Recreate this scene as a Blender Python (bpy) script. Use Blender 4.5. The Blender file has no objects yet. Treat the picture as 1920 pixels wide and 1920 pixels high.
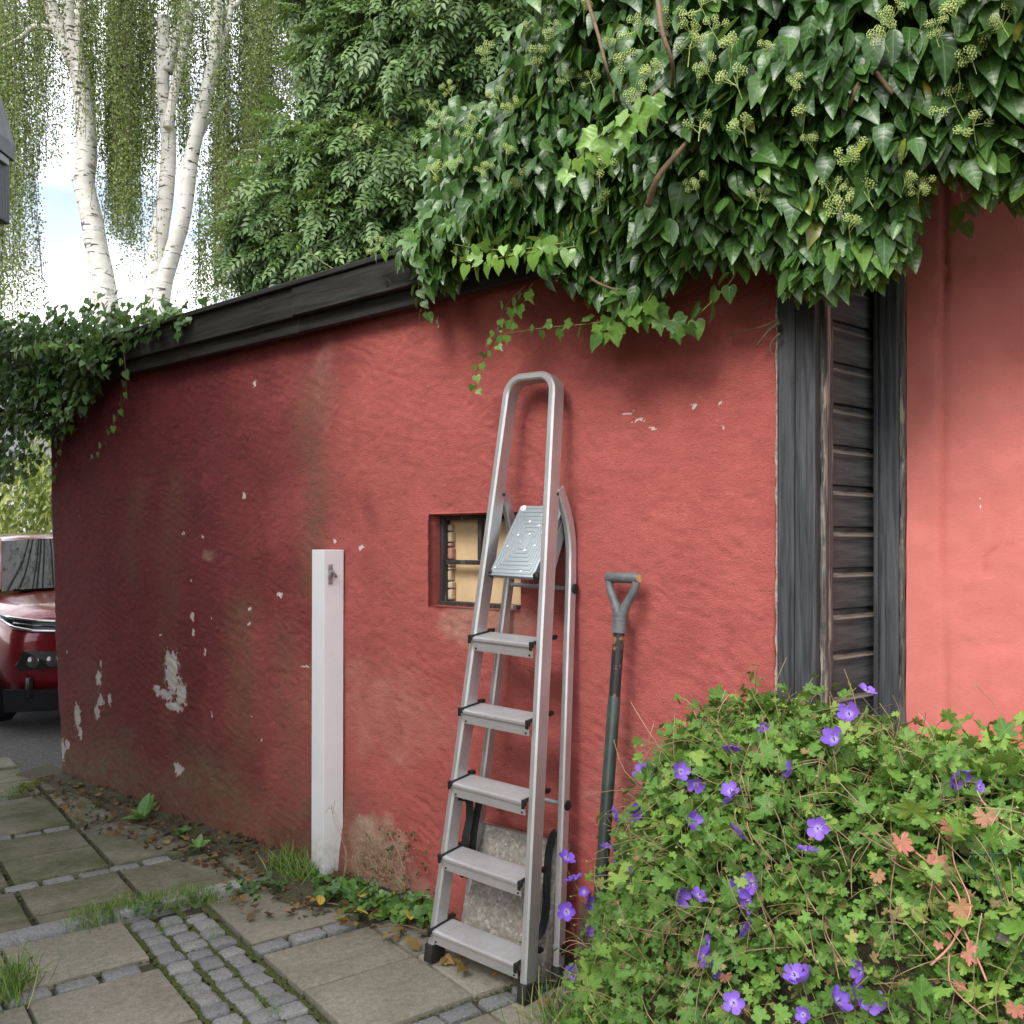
import bpy, bmesh, math, random
import numpy as np
from mathutils import Vector, Matrix, Euler

R = math.radians
random.seed(7)
rng = np.random.default_rng(11)
SC = bpy.context.scene
COL = SC.collection

# ------------------------------------------------------------------ camera
FPX, HOR, CAMZ = 1750.0, 1020.0, 1.45          # focal length in px of a 1920 frame, horizon row, eye height
cam_d = bpy.data.cameras.new('camera')
cam_d.sensor_width = 36.0
cam_d.lens = FPX / 1920 * 36.0
cam_d.shift_y = (HOR - 960) / 1920
cam_d.clip_start = 0.05
cam_d.clip_end = 2000
cam = bpy.data.objects.new('camera', cam_d)
COL.objects.link(cam)
cam.location = (0, 0, CAMZ)
cam.rotation_euler = (R(90), 0, 0)
SC.camera = cam

# ------------------------------------------------------------------ world
SUN_EL, SUN_AZ = R(41), R(219)                  # azimuth clockwise from +Y: the veiled sun stands behind the camera to the left, low over the neighbour's roof
wld = bpy.data.worlds.new('World')
SC.world = wld
wld.use_nodes = True
wn = wld.node_tree.nodes; wl = wld.node_tree.links
for n_ in list(wn): wn.remove(n_)
w_out = wn.new('ShaderNodeOutputWorld')
w_bg = wn.new('ShaderNodeBackground'); w_bg.inputs['Strength'].default_value = 0.15
w_sky = wn.new('ShaderNodeTexSky'); w_sky.sky_type = 'NISHITA'; w_sky.sun_disc = False
w_sky.sun_elevation = SUN_EL; w_sky.sun_rotation = SUN_AZ
w_sky.air_density = 1.0; w_sky.dust_density = 2.0; w_sky.ozone_density = 1.0
w_tc = wn.new('ShaderNodeTexCoord')
w_map = wn.new('ShaderNodeMapping'); w_map.inputs['Scale'].default_value = (1.0, 1.0, 2.2)
w_no = wn.new('ShaderNodeTexNoise'); w_no.inputs['Scale'].default_value = 2.3
w_no.inputs['Detail'].default_value = 6; w_no.inputs['Roughness'].default_value = 0.5
w_rp = wn.new('ShaderNodeValToRGB')
w_rp.color_ramp.elements[0].position = 0.34; w_rp.color_ramp.elements[0].color = (0.25, 0.25, 0.25, 1)
w_rp.color_ramp.elements[1].position = 0.50; w_rp.color_ramp.elements[1].color = (1, 1, 1, 1)
w_mix = wn.new('ShaderNodeMix'); w_mix.data_type = 'RGBA'
w_mix.inputs['B'].default_value = (7.6, 7.7, 7.9, 1)
w_n2 = wn.new('ShaderNodeTexNoise'); w_n2.inputs['Scale'].default_value = 5.0; w_n2.inputs['Detail'].default_value = 5
w_r2 = wn.new('ShaderNodeValToRGB')
w_r2.color_ramp.elements[0].position = 0.36; w_r2.color_ramp.elements[0].color = (2.9, 3.15, 3.5, 1)
w_r2.color_ramp.elements[1].position = 0.52; w_r2.color_ramp.elements[1].color = (7.4, 7.5, 7.6, 1)
wl.new(w_map.outputs['Vector'], w_n2.inputs['Vector']); wl.new(w_n2.outputs['Fac'], w_r2.inputs['Fac']); wl.new(w_r2.outputs['Color'], w_mix.inputs['B'])
wl.new(w_tc.outputs['Generated'], w_map.inputs['Vector'])
wl.new(w_map.outputs['Vector'], w_no.inputs['Vector'])
wl.new(w_no.outputs['Fac'], w_rp.inputs['Fac'])
wl.new(w_rp.outputs['Color'], w_mix.inputs['Factor'])
wl.new(w_sky.outputs['Color'], w_mix.inputs['A'])
wl.new(w_mix.outputs['Result'], w_bg.inputs['Color'])
wl.new(w_bg.outputs['Background'], w_out.inputs['Surface'])

# ------------------------------------------------------------------ sun (veiled by cloud)
sun_d = bpy.data.lights.new('sun', 'SUN')
sun_d.energy = 1.5
sun_d.angle = R(28)
sun_d.color = (1.0, 0.965, 0.91)
sun = bpy.data.objects.new('sun', sun_d)
COL.objects.link(sun)
sd = Vector((math.sin(SUN_AZ) * math.cos(SUN_EL), math.cos(SUN_AZ) * math.cos(SUN_EL), math.sin(SUN_EL)))
sun.rotation_euler = sd.to_track_quat('Z', 'Y').to_euler()

SC.view_settings.view_transform = 'Standard'
SC.view_settings.look = 'None'
SC.view_settings.gamma = 1.0
SC.view_settings.use_curve_mapping = False
SC.view_settings.exposure = 1.22
SC.cycles.max_bounces = 5
SC.cycles.diffuse_bounces = 3
SC.cycles.glossy_bounces = 3
SC.cycles.transmission_bounces = 3
SC.cycles.transparent_max_bounces = 6
SC.cycles.caustics_reflective = False
SC.cycles.caustics_refractive = False

# ------------------------------------------------------------------ coordinates
# the shed wall is a vertical plane; s runs along it to the right, d stands out from it, z is up
DU = Vector((0.762, -0.6475, 0)).normalized()
NN = Vector((DU.y, -DU.x, 0))                    # outward normal, towards the yard
W0 = Vector((0, 3.4155, 0))
WANG = math.atan2(DU.y, DU.x)

def W(s, d, z):
    return W0 + DU * s + NN * d + Vector((0, 0, z))

def wall_at(px, py, d=0.0):
    """(s, z) of the spot on the plane d in front of the wall that the photo shows at px, py"""
    r = Vector(((px - 960) / FPX, 1, -(py - HOR) / FPX))
    o = W0 + NN * d
    t = o.dot(NN) / r.dot(NN)
    p = r * t
    return (p - W0).dot(DU), p.z + CAMZ

def Wp(px, py, d=0.0):
    s, z = wall_at(px, py, d)
    return W(s, d, z)

def ground_at(px, py, z=0.0):
    y = FPX * (CAMZ - z) / (py - HOR)
    return Vector(((px - 960) / FPX * y, y, z))

def at(px, py, y):
    return Vector(((px - 960) / FPX * y, y, CAMZ - (py - HOR) / FPX * y))

# ------------------------------------------------------------------ tags and objects
def tag(o, label=None, cat=None, group=None, kind=None):
    if label: o['label'] = label
    if cat: o['category'] = cat
    if group: o['group'] = group
    if kind: o['kind'] = kind
    return o

def empty(name, loc=(0, 0, 0), rot=(0, 0, 0), parent=None):
    o = bpy.data.objects.new(name, None)
    o.empty_display_size = 0.1
    COL.objects.link(o)
    o.location = loc; o.rotation_euler = rot
    if parent: o.parent = parent
    return o

def link(name, me, parent=None, mat=None):
    o = bpy.data.objects.new(name, me)
    COL.objects.link(o)
    if mat and not me.materials: me.materials.append(mat)
    if parent: o.parent = parent
    return o

class MB:
    """collects shapes for ONE mesh"""
    def __init__(self):
        self.v = []; self.f = []
    def add(self, vs, fs):
        b = len(self.v)
        self.v += [tuple(x) for x in vs]
        self.f += [tuple(i + b for i in f) for f in fs]
        return self
    def box(self, c, size, rot=None, bev=0.0):
        hx, hy, hz = [q / 2 for q in size]
        if bev <= 0:
            vs = [Vector((x, y, z)) for x in (-hx, hx) for y in (-hy, hy) for z in (-hz, hz)]
            fs = [(0, 1, 3, 2), (4, 6, 7, 5), (0, 4, 5, 1), (2, 3, 7, 6), (0, 2, 6, 4), (1, 5, 7, 3)]
        else:
            bm = bmesh.new()
            bmesh.ops.create_cube(bm, size=1.0)
            bmesh.ops.scale(bm, vec=(2 * hx, 2 * hy, 2 * hz), verts=bm.verts)
            bmesh.ops.bevel(bm, geom=bm.edges[:], offset=bev, segments=2, profile=0.6, affect='EDGES', clamp_overlap=True)
            bm.verts.ensure_lookup_table()
            vs = [v.co.copy() for v in bm.verts]
            fs = [tuple(v.index for v in f.verts) for f in bm.faces]
            bm.free()
        M = rot if rot is not None else Matrix.Identity(3)
        c = Vector(c)
        return self.add([M @ v + c for v in vs], fs)
    def tube(self, pts, rad, n=8, cap=True):
        pts = [Vector(p) for p in pts]
        m = len(pts)
        rads = rad if isinstance(rad, (list, tuple)) else [rad] * m
        vs = []; up = None
        for i, p in enumerate(pts):
            t = (pts[min(i + 1, m - 1)] - pts[max(i - 1, 0)])
            if t.length < 1e-9: t = Vector((0, 0, 1))
            t.normalize()
            if up is None:
                up = Vector((0, 0, 1)) if abs(t.z) < 0.9 else Vector((1, 0, 0))
            a = t.cross(up)
            if a.length < 1e-6: a = t.orthogonal()
            a.normalize(); b = a.cross(t); up = b
            for k in range(n):
                w = 2 * math.pi * k / n
                vs.append(p + (a * math.cos(w) + b * math.sin(w)) * rads[i])
        fs = []
        for i in range(m - 1):
            for k in range(n):
                k2 = (k + 1) % n
                fs.append((i * n + k, i * n + k2, (i + 1) * n + k2, (i + 1) * n + k))
        if cap:
            fs.append(tuple(range(n - 1, -1, -1)))
            fs.append(tuple((m - 1) * n + k for k in range(n)))
        return self.add(vs, fs)
    def sweep(self, pts, prof, binormal):
        """planar path, closed profile given as (across, binormal) pairs"""
        pts = [Vector(p) for p in pts]; B = Vector(binormal).normalized()
        m = len(pts); n = len(prof); vs = []
        for i, p in enumerate(pts):
            if i == 0: t = (pts[1] - pts[0]).normalized(); sc = 1
            elif i == m - 1: t = (pts[-1] - pts[-2]).normalized(); sc = 1
            else:
                t1 = (pts[i] - pts[i - 1]).normalized(); t2 = (pts[i + 1] - pts[i]).normalized()
                t = (t1 + t2).normalized(); sc = 1 / max(0.4, t.dot(t1))
            A = t.cross(B).normalized()
            for (u, w) in prof: vs.append(p + A * u * sc + B * w)
        fs = []
        for i in range(m - 1):
            for k in range(n):
                k2 = (k + 1) % n
                fs.append((i * n + k, i * n + k2, (i + 1) * n + k2, (i + 1) * n + k))
        fs.append(tuple(range(n - 1, -1, -1))); fs.append(tuple((m - 1) * n + k for k in range(n)))
        return self.add(vs, fs)
    def lathe(self, prof, n=16, M=None):
        """prof: (radius, height) pairs about z"""
        vs = []; fs = []
        for (r, h) in prof:
            for k in range(n):
                w = 2 * math.pi * k / n
                v = Vector((r * math.cos(w), r * math.sin(w), h))
                vs.append(M @ v if M is not None else v)
        for i in range(len(prof) - 1):
            for k in range(n):
                k2 = (k + 1) % n
                fs.append((i * n + k, i * n + k2, (i + 1) * n + k2, (i + 1) * n + k))
        fs.append(tuple(range(n - 1, -1, -1))); fs.append(tuple((len(prof) - 1) * n + k for k in range(n)))
        return self.add(vs, fs)
    def mesh(self, name, mat=None, smooth=False, fix=True):
        me = bpy.data.meshes.new(name)
        me.from_pydata(self.v, [], self.f)
        if fix:
            bm = bmesh.new(); bm.from_mesh(me)
            bmesh.ops.recalc_face_normals(bm, faces=bm.faces)
            bm.to_mesh(me); bm.free()
        if smooth:
            me.polygons.foreach_set('use_smooth', [True] * len(me.polygons))
            if smooth != 'all':
                me.set_sharp_from_angle(angle=R(smooth if smooth is not True else 40))
        if mat: me.materials.append(mat)
        return me
    def build(self, name, mat=None, parent=None, smooth=False, local=None):
        o = link(name, self.mesh(name, mat, smooth), parent)
        if local is not None: o.matrix_local = local
        return o

def np_mesh(name, verts, tris, mat=None, attrs=None, uv=None, smooth=True):
    me = bpy.data.meshes.new(name)
    verts = np.asarray(verts, np.float32); tris = np.asarray(tris, np.int32)
    k = tris.shape[1]
    me.vertices.add(len(verts)); me.vertices.foreach_set('co', verts.ravel())
    me.loops.add(tris.size); me.loops.foreach_set('vertex_index', tris.ravel())
    me.polygons.add(len(tris))
    me.polygons.foreach_set('loop_start', np.arange(0, tris.size, k, dtype=np.int32))
    me.polygons.foreach_set('loop_total', np.full(len(tris), k, np.int32))
    if smooth: me.polygons.foreach_set('use_smooth', np.ones(len(tris), bool))
    if uv is not None:
        l = me.uv_layers.new(name='UVMap')
        l.data.foreach_set('uv', np.asarray(uv, np.float32)[tris.ravel()].ravel())
    for a, val in (attrs or {}).items():
        at_ = me.attributes.new(a, 'FLOAT', 'POINT')
        at_.data.foreach_set('value', np.asarray(val, np.float32))
    me.update(calc_edges=True)
    me.validate()
    if mat: me.materials.append(mat)
    return me

# ------------------------------------------------------------------ numpy noise
def _hash(ix, iy, seed):
    h = (ix.astype(np.int64) * 374761393 + iy.astype(np.int64) * 668265263 + seed * 1442695041) & 0x7fffffff
    h = ((h ^ (h >> 13)) * 1274126177) & 0x7fffffff
    return ((h ^ (h >> 16)) & 0xffff) / 65535.0
def vnoise(x, y, seed=0):
    x = np.asarray(x, float); y = np.asarray(y, float)
    ix = np.floor(x); iy = np.floor(y); fx = x - ix; fy = y - iy
    fx = fx * fx * fx * (fx * (fx * 6 - 15) + 10); fy = fy * fy * fy * (fy * (fy * 6 - 15) + 10)
    a = _hash(ix, iy, seed); b = _hash(ix + 1, iy, seed); c = _hash(ix, iy + 1, seed); d = _hash(ix + 1, iy + 1, seed)
    return (a + (b - a) * fx) * (1 - fy) + (c + (d - c) * fx) * fy
def fbm(x, y, oct=4, seed=0, gain=0.5):
    t = 0; amp = 1; tot = 0
    for i in range(oct):
        t = t + amp * vnoise(np.asarray(x) * 2 ** i + 17.3 * i, np.asarray(y) * 2 ** i - 9.1 * i, seed + i); tot += amp; amp *= gain
    return t / tot
def sstep(a, b, x):
    t = np.clip((np.asarray(x, float) - a) / (b - a), 0, 1)
    return t * t * (3 - 2 * t)

# ------------------------------------------------------------------ materials
class NT:
    def __init__(self, name, rough=0.6):
        self.m = bpy.data.materials.new(name); self.m.use_nodes = True
        self.t = self.m.node_tree; self.b = self.t.nodes['Principled BSDF']
        self.out = self.t.nodes['Material Output']
        self.b.inputs['Roughness'].default_value = rough
    def n(self, typ, ins=None, **props):
        nd = self.t.nodes.new(typ)
        for k, v in props.items(): setattr(nd, k, v)
        for k, v in (ins or {}).items(): self.put(nd.inputs[k], v)
        return nd
    def put(self, sock, v):
        if isinstance(v, bpy.types.NodeSocket): self.t.links.new(v, sock)
        else:
            if isinstance(v, (tuple, list)) and len(v) == 3 and sock.type == 'RGBA': v = (*v, 1)
            sock.default_value = v
    def set(self, k, v): self.put(self.b.inputs[k], v); return self
    def coord(self, kind='Object', scale=(1, 1, 1), rot=(0, 0, 0)):
        tc = self.n('ShaderNodeTexCoord')
        return self.n('ShaderNodeMapping', {'Vector': tc.outputs[kind], 'Scale': scale, 'Rotation': rot}).outputs[0]
    def noise(self, vec, scale, detail=4, rough=0.5, dist=0.0):
        return self.n('ShaderNodeTexNoise', {'Vector': vec, 'Scale': scale, 'Detail': detail, 'Roughness': rough, 'Distortion': dist}).outputs['Fac']
    def ramp(self, fac, stops):
        nd = self.n('ShaderNodeValToRGB', {'Fac': fac}); e = nd.color_ramp.elements
        while len(e) < len(stops): e.new(0.5)
        for el, (p, c) in zip(e, stops):
            el.position = p; el.color = (c, c, c, 1) if isinstance(c, (int, float)) else (*c, 1)
        return nd.outputs['Color']
    def mix(self, f, a, b, mode='MIX'):
        nd = self.n('ShaderNodeMix', data_type='RGBA', blend_type=mode)
        self.put(nd.inputs['Factor'], f); self.put(nd.inputs['A'], a); self.put(nd.inputs['B'], b)
        return nd.outputs['Result']
    def math(self, op, a, b=0.0, clamp=False):
        nd = self.n('ShaderNodeMath', operation=op, use_clamp=clamp)
        self.put(nd.inputs[0], a); self.put(nd.inputs[1], b)
        return nd.outputs[0]
    def attr(self, name):
        return self.n('ShaderNodeAttribute', attribute_name=name).outputs['Fac']
    def bump(self, h, strength=0.4, dist=0.01, normal=None):
        ins = {'Height': h, 'Strength': strength, 'Distance': dist}
        if normal is not None: ins['Normal'] = normal
        nd = self.n('ShaderNodeBump', ins)
        self.put(self.b.inputs['Normal'], nd.outputs[0]); return nd.outputs[0]

def simple(name, col, rough=0.6, metal=0.0, var=0.15, scale=20, bump=0.0, spec=0.5):
    t = NT(name, rough)
    v = t.coord()
    f = t.noise(v, scale, 5, 0.6)
    c0 = tuple(min(1, x * (1 - var)) for x in col); c1 = tuple(min(1, x * (1 + var)) for x in col)
    t.set('Base Color', t.ramp(f, [(0.3, c0), (0.7, c1)]))
    t.set('Metallic', metal); t.set('Specular IOR Level', spec)
    if bump: t.bump(f, bump, 0.01)
    return t.m
MAT = {}

def leaf_material(name, stops, young, rough=0.42, trans=0.22, rib=(0.25, 0.34, 0.12), rib_w=0.03, spec=0.5):
    """stops: dark-to-light leaf colours picked by the leaf's own random number; attribute young turns a leaf to the young colour"""
    t = NT(name, rough)
    c = t.ramp(t.attr('rnd'), stops)
    c = t.mix(t.attr('young'), c, young)
    uvn = t.n('ShaderNodeUVMap')
    sep = t.n('ShaderNodeSeparateXYZ', {0: uvn.outputs[0]})
    au = t.math('ABSOLUTE', sep.outputs[0])
    ribf = t.math('MULTIPLY', t.math('SUBTRACT', 1.0, t.math('DIVIDE', au, rib_w), True), 0.75)
    # side veins
    vv = t.math('SUBTRACT', sep.outputs[1], t.math('MULTIPLY', au, 0.8))
    wav = t.math('POWER', t.math('ABSOLUTE', t.math('SINE', t.math('MULTIPLY', vv, 16.0))), 0.35)
    vein = t.math('MULTIPLY', t.math('SUBTRACT', 1.0, wav, True), 0.35)
    fac = t.math('MAXIMUM', ribf, vein)
    nz = t.noise(t.coord('Object'), 45, 3, 0.6)
    c = t.mix(0.5, c, t.mix(nz, (0.6, 0.6, 0.6), (1.35, 1.35, 1.35)), 'MULTIPLY')
    c = t.mix(fac, c, rib)
    t.set('Base Color', c)
    t.set('Specular IOR Level', spec)
    t.bump(wav, 0.12, 0.004)
    tr = t.n('ShaderNodeBsdfTranslucent')
    t.put(tr.inputs['Color'], t.mix(0.5, c, (0.35, 0.5, 0.08)))
    mx = t.n('ShaderNodeMixShader', {'Fac': trans})
    t.t.links.new(t.b.outputs[0], mx.inputs[1]); t.t.links.new(tr.outputs[0], mx.inputs[2])
    t.t.links.new(mx.outputs[0], t.out.inputs['Surface'])
    return t.m

# black weathered wood, grain along a given object axis
def wood(name, axis, col0, col1, worn=None, worn_at=0.66, rough=0.6, grain=60, bump=0.5):
    t = NT(name, rough)
    sc = [grain, grain, grain]; sc[axis] = grain * 0.05
    v = t.coord('Object', tuple(sc))
    f = t.noise(v, 1.0, 6, 0.65, 0.6)
    sc2 = [9, 9, 9]; sc2[axis] = 1.2
    g = t.noise(t.coord('Object', tuple(sc2)), 1.0, 4, 0.6, 1.0)
    c = t.ramp(f, [(0.36, tuple(x * 0.7 for x in col0)), (0.66, tuple(x * 1.15 for x in col1))])
    if worn:
        w = t.math('ADD', t.math('MULTIPLY', g, 0.7), t.math('MULTIPLY', f, 0.4))
        c = t.mix(t.ramp(w, [(worn_at, 0.0), (worn_at + 0.07, 1.0)]), c, worn)
    t.set('Base Color', c)
    t.bump(t.math('ADD', f, t.math('MULTIPLY', g, 0.6)), bump, 0.004)
    return t.m
# ================================================================== plaster
def plaster(name, light, mid, deep, smoothness=1.0):
    t = NT(name, 0.85)
    v = t.coord('Object')
    fine = t.noise(v, 170, 6, 0.75)
    mott = t.noise(v, 6.0, 6, 0.65, 0.8)
    c = t.ramp(mott, [(0.28, mid), (0.62, light)])
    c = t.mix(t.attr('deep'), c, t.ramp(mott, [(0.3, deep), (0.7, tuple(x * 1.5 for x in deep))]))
    sp = t.noise(v, 260, 3, 0.6)
    c = t.mix(t.ramp(sp, [(0.62, 0.0), (0.8, 0.35)]), c, (0.62, 0.32, 0.26))
    dk = t.noise(v, 48, 4, 0.7)
    c = t.mix(t.ramp(dk, [(0.2, 0.3), (0.38, 0.0)]), c, (0.16, 0.03, 0.025))
    c = t.mix(t.math('MULTIPLY', t.attr('pale'), t.ramp(mott, [(0.3, 0.3), (0.6, 1.0)])), c, (0.50, 0.34, 0.25))
    mo = t.math('MULTIPLY', t.attr('moss'), t.ramp(t.noise(v, 14, 6, 0.7), [(0.3, 0.25), (0.65, 1.0)]))
    c = t.mix(mo, c, t.ramp(fine, [(0.3, (0.075, 0.06, 0.028)), (0.7, (0.20, 0.14, 0.07))]))
    pn = t.math('ADD', t.attr('peel'), t.math('MULTIPLY', t.math('SUBTRACT', t.noise(v, 30, 6, 0.75), 0.5), 1.7))
    pk = t.ramp(pn, [(0.48, 0.0), (0.54, 1.0)])
    c = t.mix(pk, c, t.ramp(fine, [(0.35, (0.44, 0.41, 0.37)), (0.65, (0.62, 0.60, 0.56))]))
    wn_ = t.math('ADD', t.attr('chip'), t.math('MULTIPLY', t.math('SUBTRACT', t.noise(v, 75, 5, 0.75), 0.5), 1.2))
    wk = t.ramp(wn_, [(0.48, 0.0), (0.54, 1.0)])
    c = t.mix(t.math('MULTIPLY', wk, 0.85), c, (0.74, 0.68, 0.63))
    t.set('Base Color', c)
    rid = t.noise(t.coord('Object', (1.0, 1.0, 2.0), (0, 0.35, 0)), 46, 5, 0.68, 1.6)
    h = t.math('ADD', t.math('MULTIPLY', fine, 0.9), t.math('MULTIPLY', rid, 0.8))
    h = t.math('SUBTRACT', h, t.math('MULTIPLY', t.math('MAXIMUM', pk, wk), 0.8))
    c = t.mix(t.math('MULTIPLY', t.ramp(rid, [(0.28, 1.0), (0.46, 0.0)]), 0.30 * smoothness), c, (0.17, 0.032, 0.026))  # relief shade painted into the colour: dark hollows, then pale crests
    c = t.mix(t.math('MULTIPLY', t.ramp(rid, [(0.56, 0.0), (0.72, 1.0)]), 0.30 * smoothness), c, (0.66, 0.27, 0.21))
    t.set('Base Color', c)
    t.bump(h, 0.62 * smoothness, 0.010)
    return t.m
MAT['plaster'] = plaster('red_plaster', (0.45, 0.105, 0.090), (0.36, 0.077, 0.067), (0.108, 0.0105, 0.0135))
MAT['plaster_right'] = plaster('salmon_plaster', (0.585, 0.172, 0.146), (0.53, 0.147, 0.125), (0.40, 0.085, 0.07), 0.34)

SHED = empty('garden_shed', W0, (0, 0, WANG))
tag(SHED, 'long low red plastered shed with black fascia boards and a tiny window', 'shed')

SL, SR, ZT = -3.86, 1.02, 2.46
ws0 = wall_at(804, 1050)[0]; ws1 = wall_at(977, 1050)[0]
wz0 = wall_at(900, 1142)[1]; wz1 = wall_at(880, 962)[1]
def grid_line(a, cuts, b, step):
    out = []
    ks = [a] + list(cuts) + [b]
    for p, q in zip(ks[:-1], ks[1:]):
        m = max(1, int(round((q - p) / step)))
        out += list(np.linspace(p, q, m, endpoint=False))
    return np.array(out + [b])
S_ = grid_line(SL, (ws0, ws1), SR, 0.0075)
Z_ = grid_line(-0.12, (wz0, wz1), ZT, 0.0075)
GS, GZ = np.meshgrid(S_, Z_)
ns, nz_ = len(S_), len(Z_)
edge = np.interp(Z_, [-0.12, 0.0, 0.10, 0.25, 0.45, 0.9, 1.4, 1.75, 2.0, 2.46], [0.20, 0.19, 0.18, 0.13, 0.10, 0.075, 0.045, 0.01, 0.0, 0.0])
edge = edge + 0.018 * (fbm(Z_ * 6, Z_ * 0 + 3.3, 4, 5) - 0.5)
kx = np.clip((-3.0 - GS) / 0.86, 0, 1)
S2 = GS + edge[:, None] * kx
def plaster_relief(s, z):
    und = (fbm(s * 1.3, z * 1.5, 3, 21) - 0.5) * 0.036
    wx = fbm(s * 3, z * 3, 3, 31) * 1.4; wy = fbm(s * 3 + 9, z * 3, 3, 41) * 1.4
    u = (s * 0.95 - z * 0.32) * 9 + wx * 2; v = (s * 0.32 + z * 0.95) * 30 + wy * 4
    st = 1 - np.abs(2 * fbm(u, v, 3, 51) - 1)
    msk = sstep(0.35, 0.7, fbm(s * 2.2, z * 2.2, 3, 61))
    trow = np.sin((s * 0.35 + z) * 150 + 9 * fbm(s * 4, z * 4, 2, 71)) * 0.0007 * sstep(0.58, 0.75, fbm(s * 2.6 + 5, z * 2.6, 2, 81))
    pits = -0.006 * sstep(0.70, 0.82, fbm(s * 38, z * 46, 2, 91))
    return und + (st - 0.6) * 0.006 * (0.25 + 0.75 * msk) + trow + (fbm(s * 28, z * 34, 3, 95) - 0.5) * 0.0045 + pits * 0.35
D_ = plaster_relief(S2, GZ)
hole_soft = np.minimum(np.minimum(np.abs(GS - ws0), np.abs(GS - ws1)), 9)
# the left end rounds off and the foot of the wall is thicker
t_l = np.clip((S2 - (SL + edge[:, None])) / 0.07, 0, 1)
D_ = D_ - 0.07 * (1 - np.sqrt(1 - (1 - t_l) ** 2)) + 0.03 * sstep(0.35, 0.0, GZ)
# masks: darker red with the left end's shade painted in, algae, lost paint
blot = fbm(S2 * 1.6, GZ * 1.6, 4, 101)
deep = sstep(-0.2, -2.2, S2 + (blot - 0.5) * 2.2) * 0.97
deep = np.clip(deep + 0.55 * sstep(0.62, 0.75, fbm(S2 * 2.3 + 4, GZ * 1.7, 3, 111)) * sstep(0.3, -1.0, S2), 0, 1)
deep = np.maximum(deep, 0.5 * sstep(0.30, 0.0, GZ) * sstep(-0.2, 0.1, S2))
moss = 0.95 * sstep(0.62, 0.05, GZ + (fbm(S2 * 2, GZ * 4, 4, 121) - 0.5) * 0.7) * sstep(-0.55, -1.1, S2)
moss = np.maximum(moss, 0.6 * sstep(0.16, 0.0, GZ) * sstep(0.3, -0.6, S2))
for (px, y0, y1, w_, a_) in ((585, 690, 1120, 0.10, 0.55), (452, 1120, 1420, 0.13, 0.75), (318, 880, 1300, 0.12, 0.38), (545, 1180, 1500, 0.12, 0.5), (180, 1240, 1500, 0.2, 0.35), (255, 900, 1100, .10, .35), (620, 820, 960, .05, .3)):
    sc_, zt_ = wall_at(px, y0); _, zb_ = wall_at(px, y1)
    wob = (fbm(GZ * 3, S2 * 0 + px, 3, 131) - 0.5) * 0.18
    m_ = np.exp(-((S2 - sc_ + wob) / w_) ** 2) * sstep(zt_ + 0.12, zt_ - 0.12, GZ) * sstep(zb_ - 0.12, zb_ + 0.12, GZ)
    moss = np.maximum(moss, a_ * m_ * (0.5 + fbm(S2 * 9, GZ * 4, 3, 141)))
pale = np.zeros_like(S2)
for (px, py, ax, az, a_) in ((905, 1172, 0.24, 0.10, 0.6), (715, 1610, 0.20, 0.17, 1.0), (690, 1545, 0.08, 0.04, 1.0), (745, 1650, .2, .1, .7), (392, 1042, 0.07, 0.035, 0.55), (700, 1330, 0.5, 0.22, 0.22), (1240, 1500, .3, .25, .25), (610, 720, .1, .2, .2)):
    s_c, z_c = wall_at(px, py)
    q = ((S2 - s_c) / ax) ** 2 + ((GZ - z_c) / az) ** 2
    pale = np.maximum(pale, a_ * np.clip(1.25 - q + (fbm(S2 * 12, GZ * 12, 4, 151) - 0.5) * 1.5, 0, 1))
def spots(lst, soft):
    S3 = S2 + (fbm(S2 * 55, GZ * 55, 3, 161) - 0.5) * 0.030; Z3 = GZ + (fbm(S2 * 55 + 7, GZ * 55, 3, 171) - 0.5) * 0.030
    out = np.zeros_like(S2)
    for (px, py, wx_, wy_) in lst:
        s_c, z_c = wall_at(px, py)
        yy = (W0 + DU * s_c).y
        ax = max(0.006, wx_ / FPX * yy / 0.66); az = max(0.006, wy_ / FPX * yy)
        r = np.sqrt(((S3 - s_c) / ax) ** 2 + ((Z3 - z_c) / az) ** 2)
        out = np.maximum(out, np.clip(1.0 - r * 0.5, 0, 1) if soft else np.clip(1.0 - r * 0.6, 0, 1))
    return out
peel = spots([(322, 1262, 16, 40), (338, 1300, 13, 24), (308, 1302, 20, 9), (292, 1292, 9, 6), (325, 1325, 20, 8), (316, 1238, 7, 16), (186, 1272, 7, 14), (145, 1345, 8, 26), (190, 1312, 9, 10), (206, 1312, 4, 10), (183, 1335, 7, 12), (338, 1442, 10, 11), (118, 1410, 9, 22), (126, 1395, 7, 8), (190, 1245, 3, 9), (150, 1375, 5, 12)], True)
chip = spots([(475, 720, 4, 10), (457, 930, 6, 9), (462, 762, 2, 3), (343, 1000, 4, 3), (296, 955, 2, 4), (360, 1155, 6, 10), (361, 1185, 4, 7), (466, 1142, 3, 5), (467, 1168, 5, 5), (382, 1222, 3, 9), (523, 1115, 7, 5), (626, 1016, 4, 4), (675, 1028, 4, 5), (572, 1250, 11, 3), (358, 1088, 2, 2), (395, 1340, 2, 8), (470, 1345, 2, 2), (488, 1385, 3, 2), (128, 1223, 2, 5), (380, 1005, 2, 3), (820, 605, 1, 14), (1175, 775, 12, 2), (1198, 788, 12, 2), (1222, 803, 9, 2), (1300, 762, 6, 2), (1325, 772, 3, 2), (1340, 785, 3, 6), (1354, 800, 3, 6), (1350, 757, 3, 2), (395, 1160, 2, 3), (300, 1190, 4, 3), (405, 1175, 2, 2)], False)
keep = np.ones((nz_ - 1, ns - 1), bool)
cs = 0.5 * (S_[1:] + S_[:-1]); cz = 0.5 * (Z_[1:] + Z_[:-1])
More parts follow.
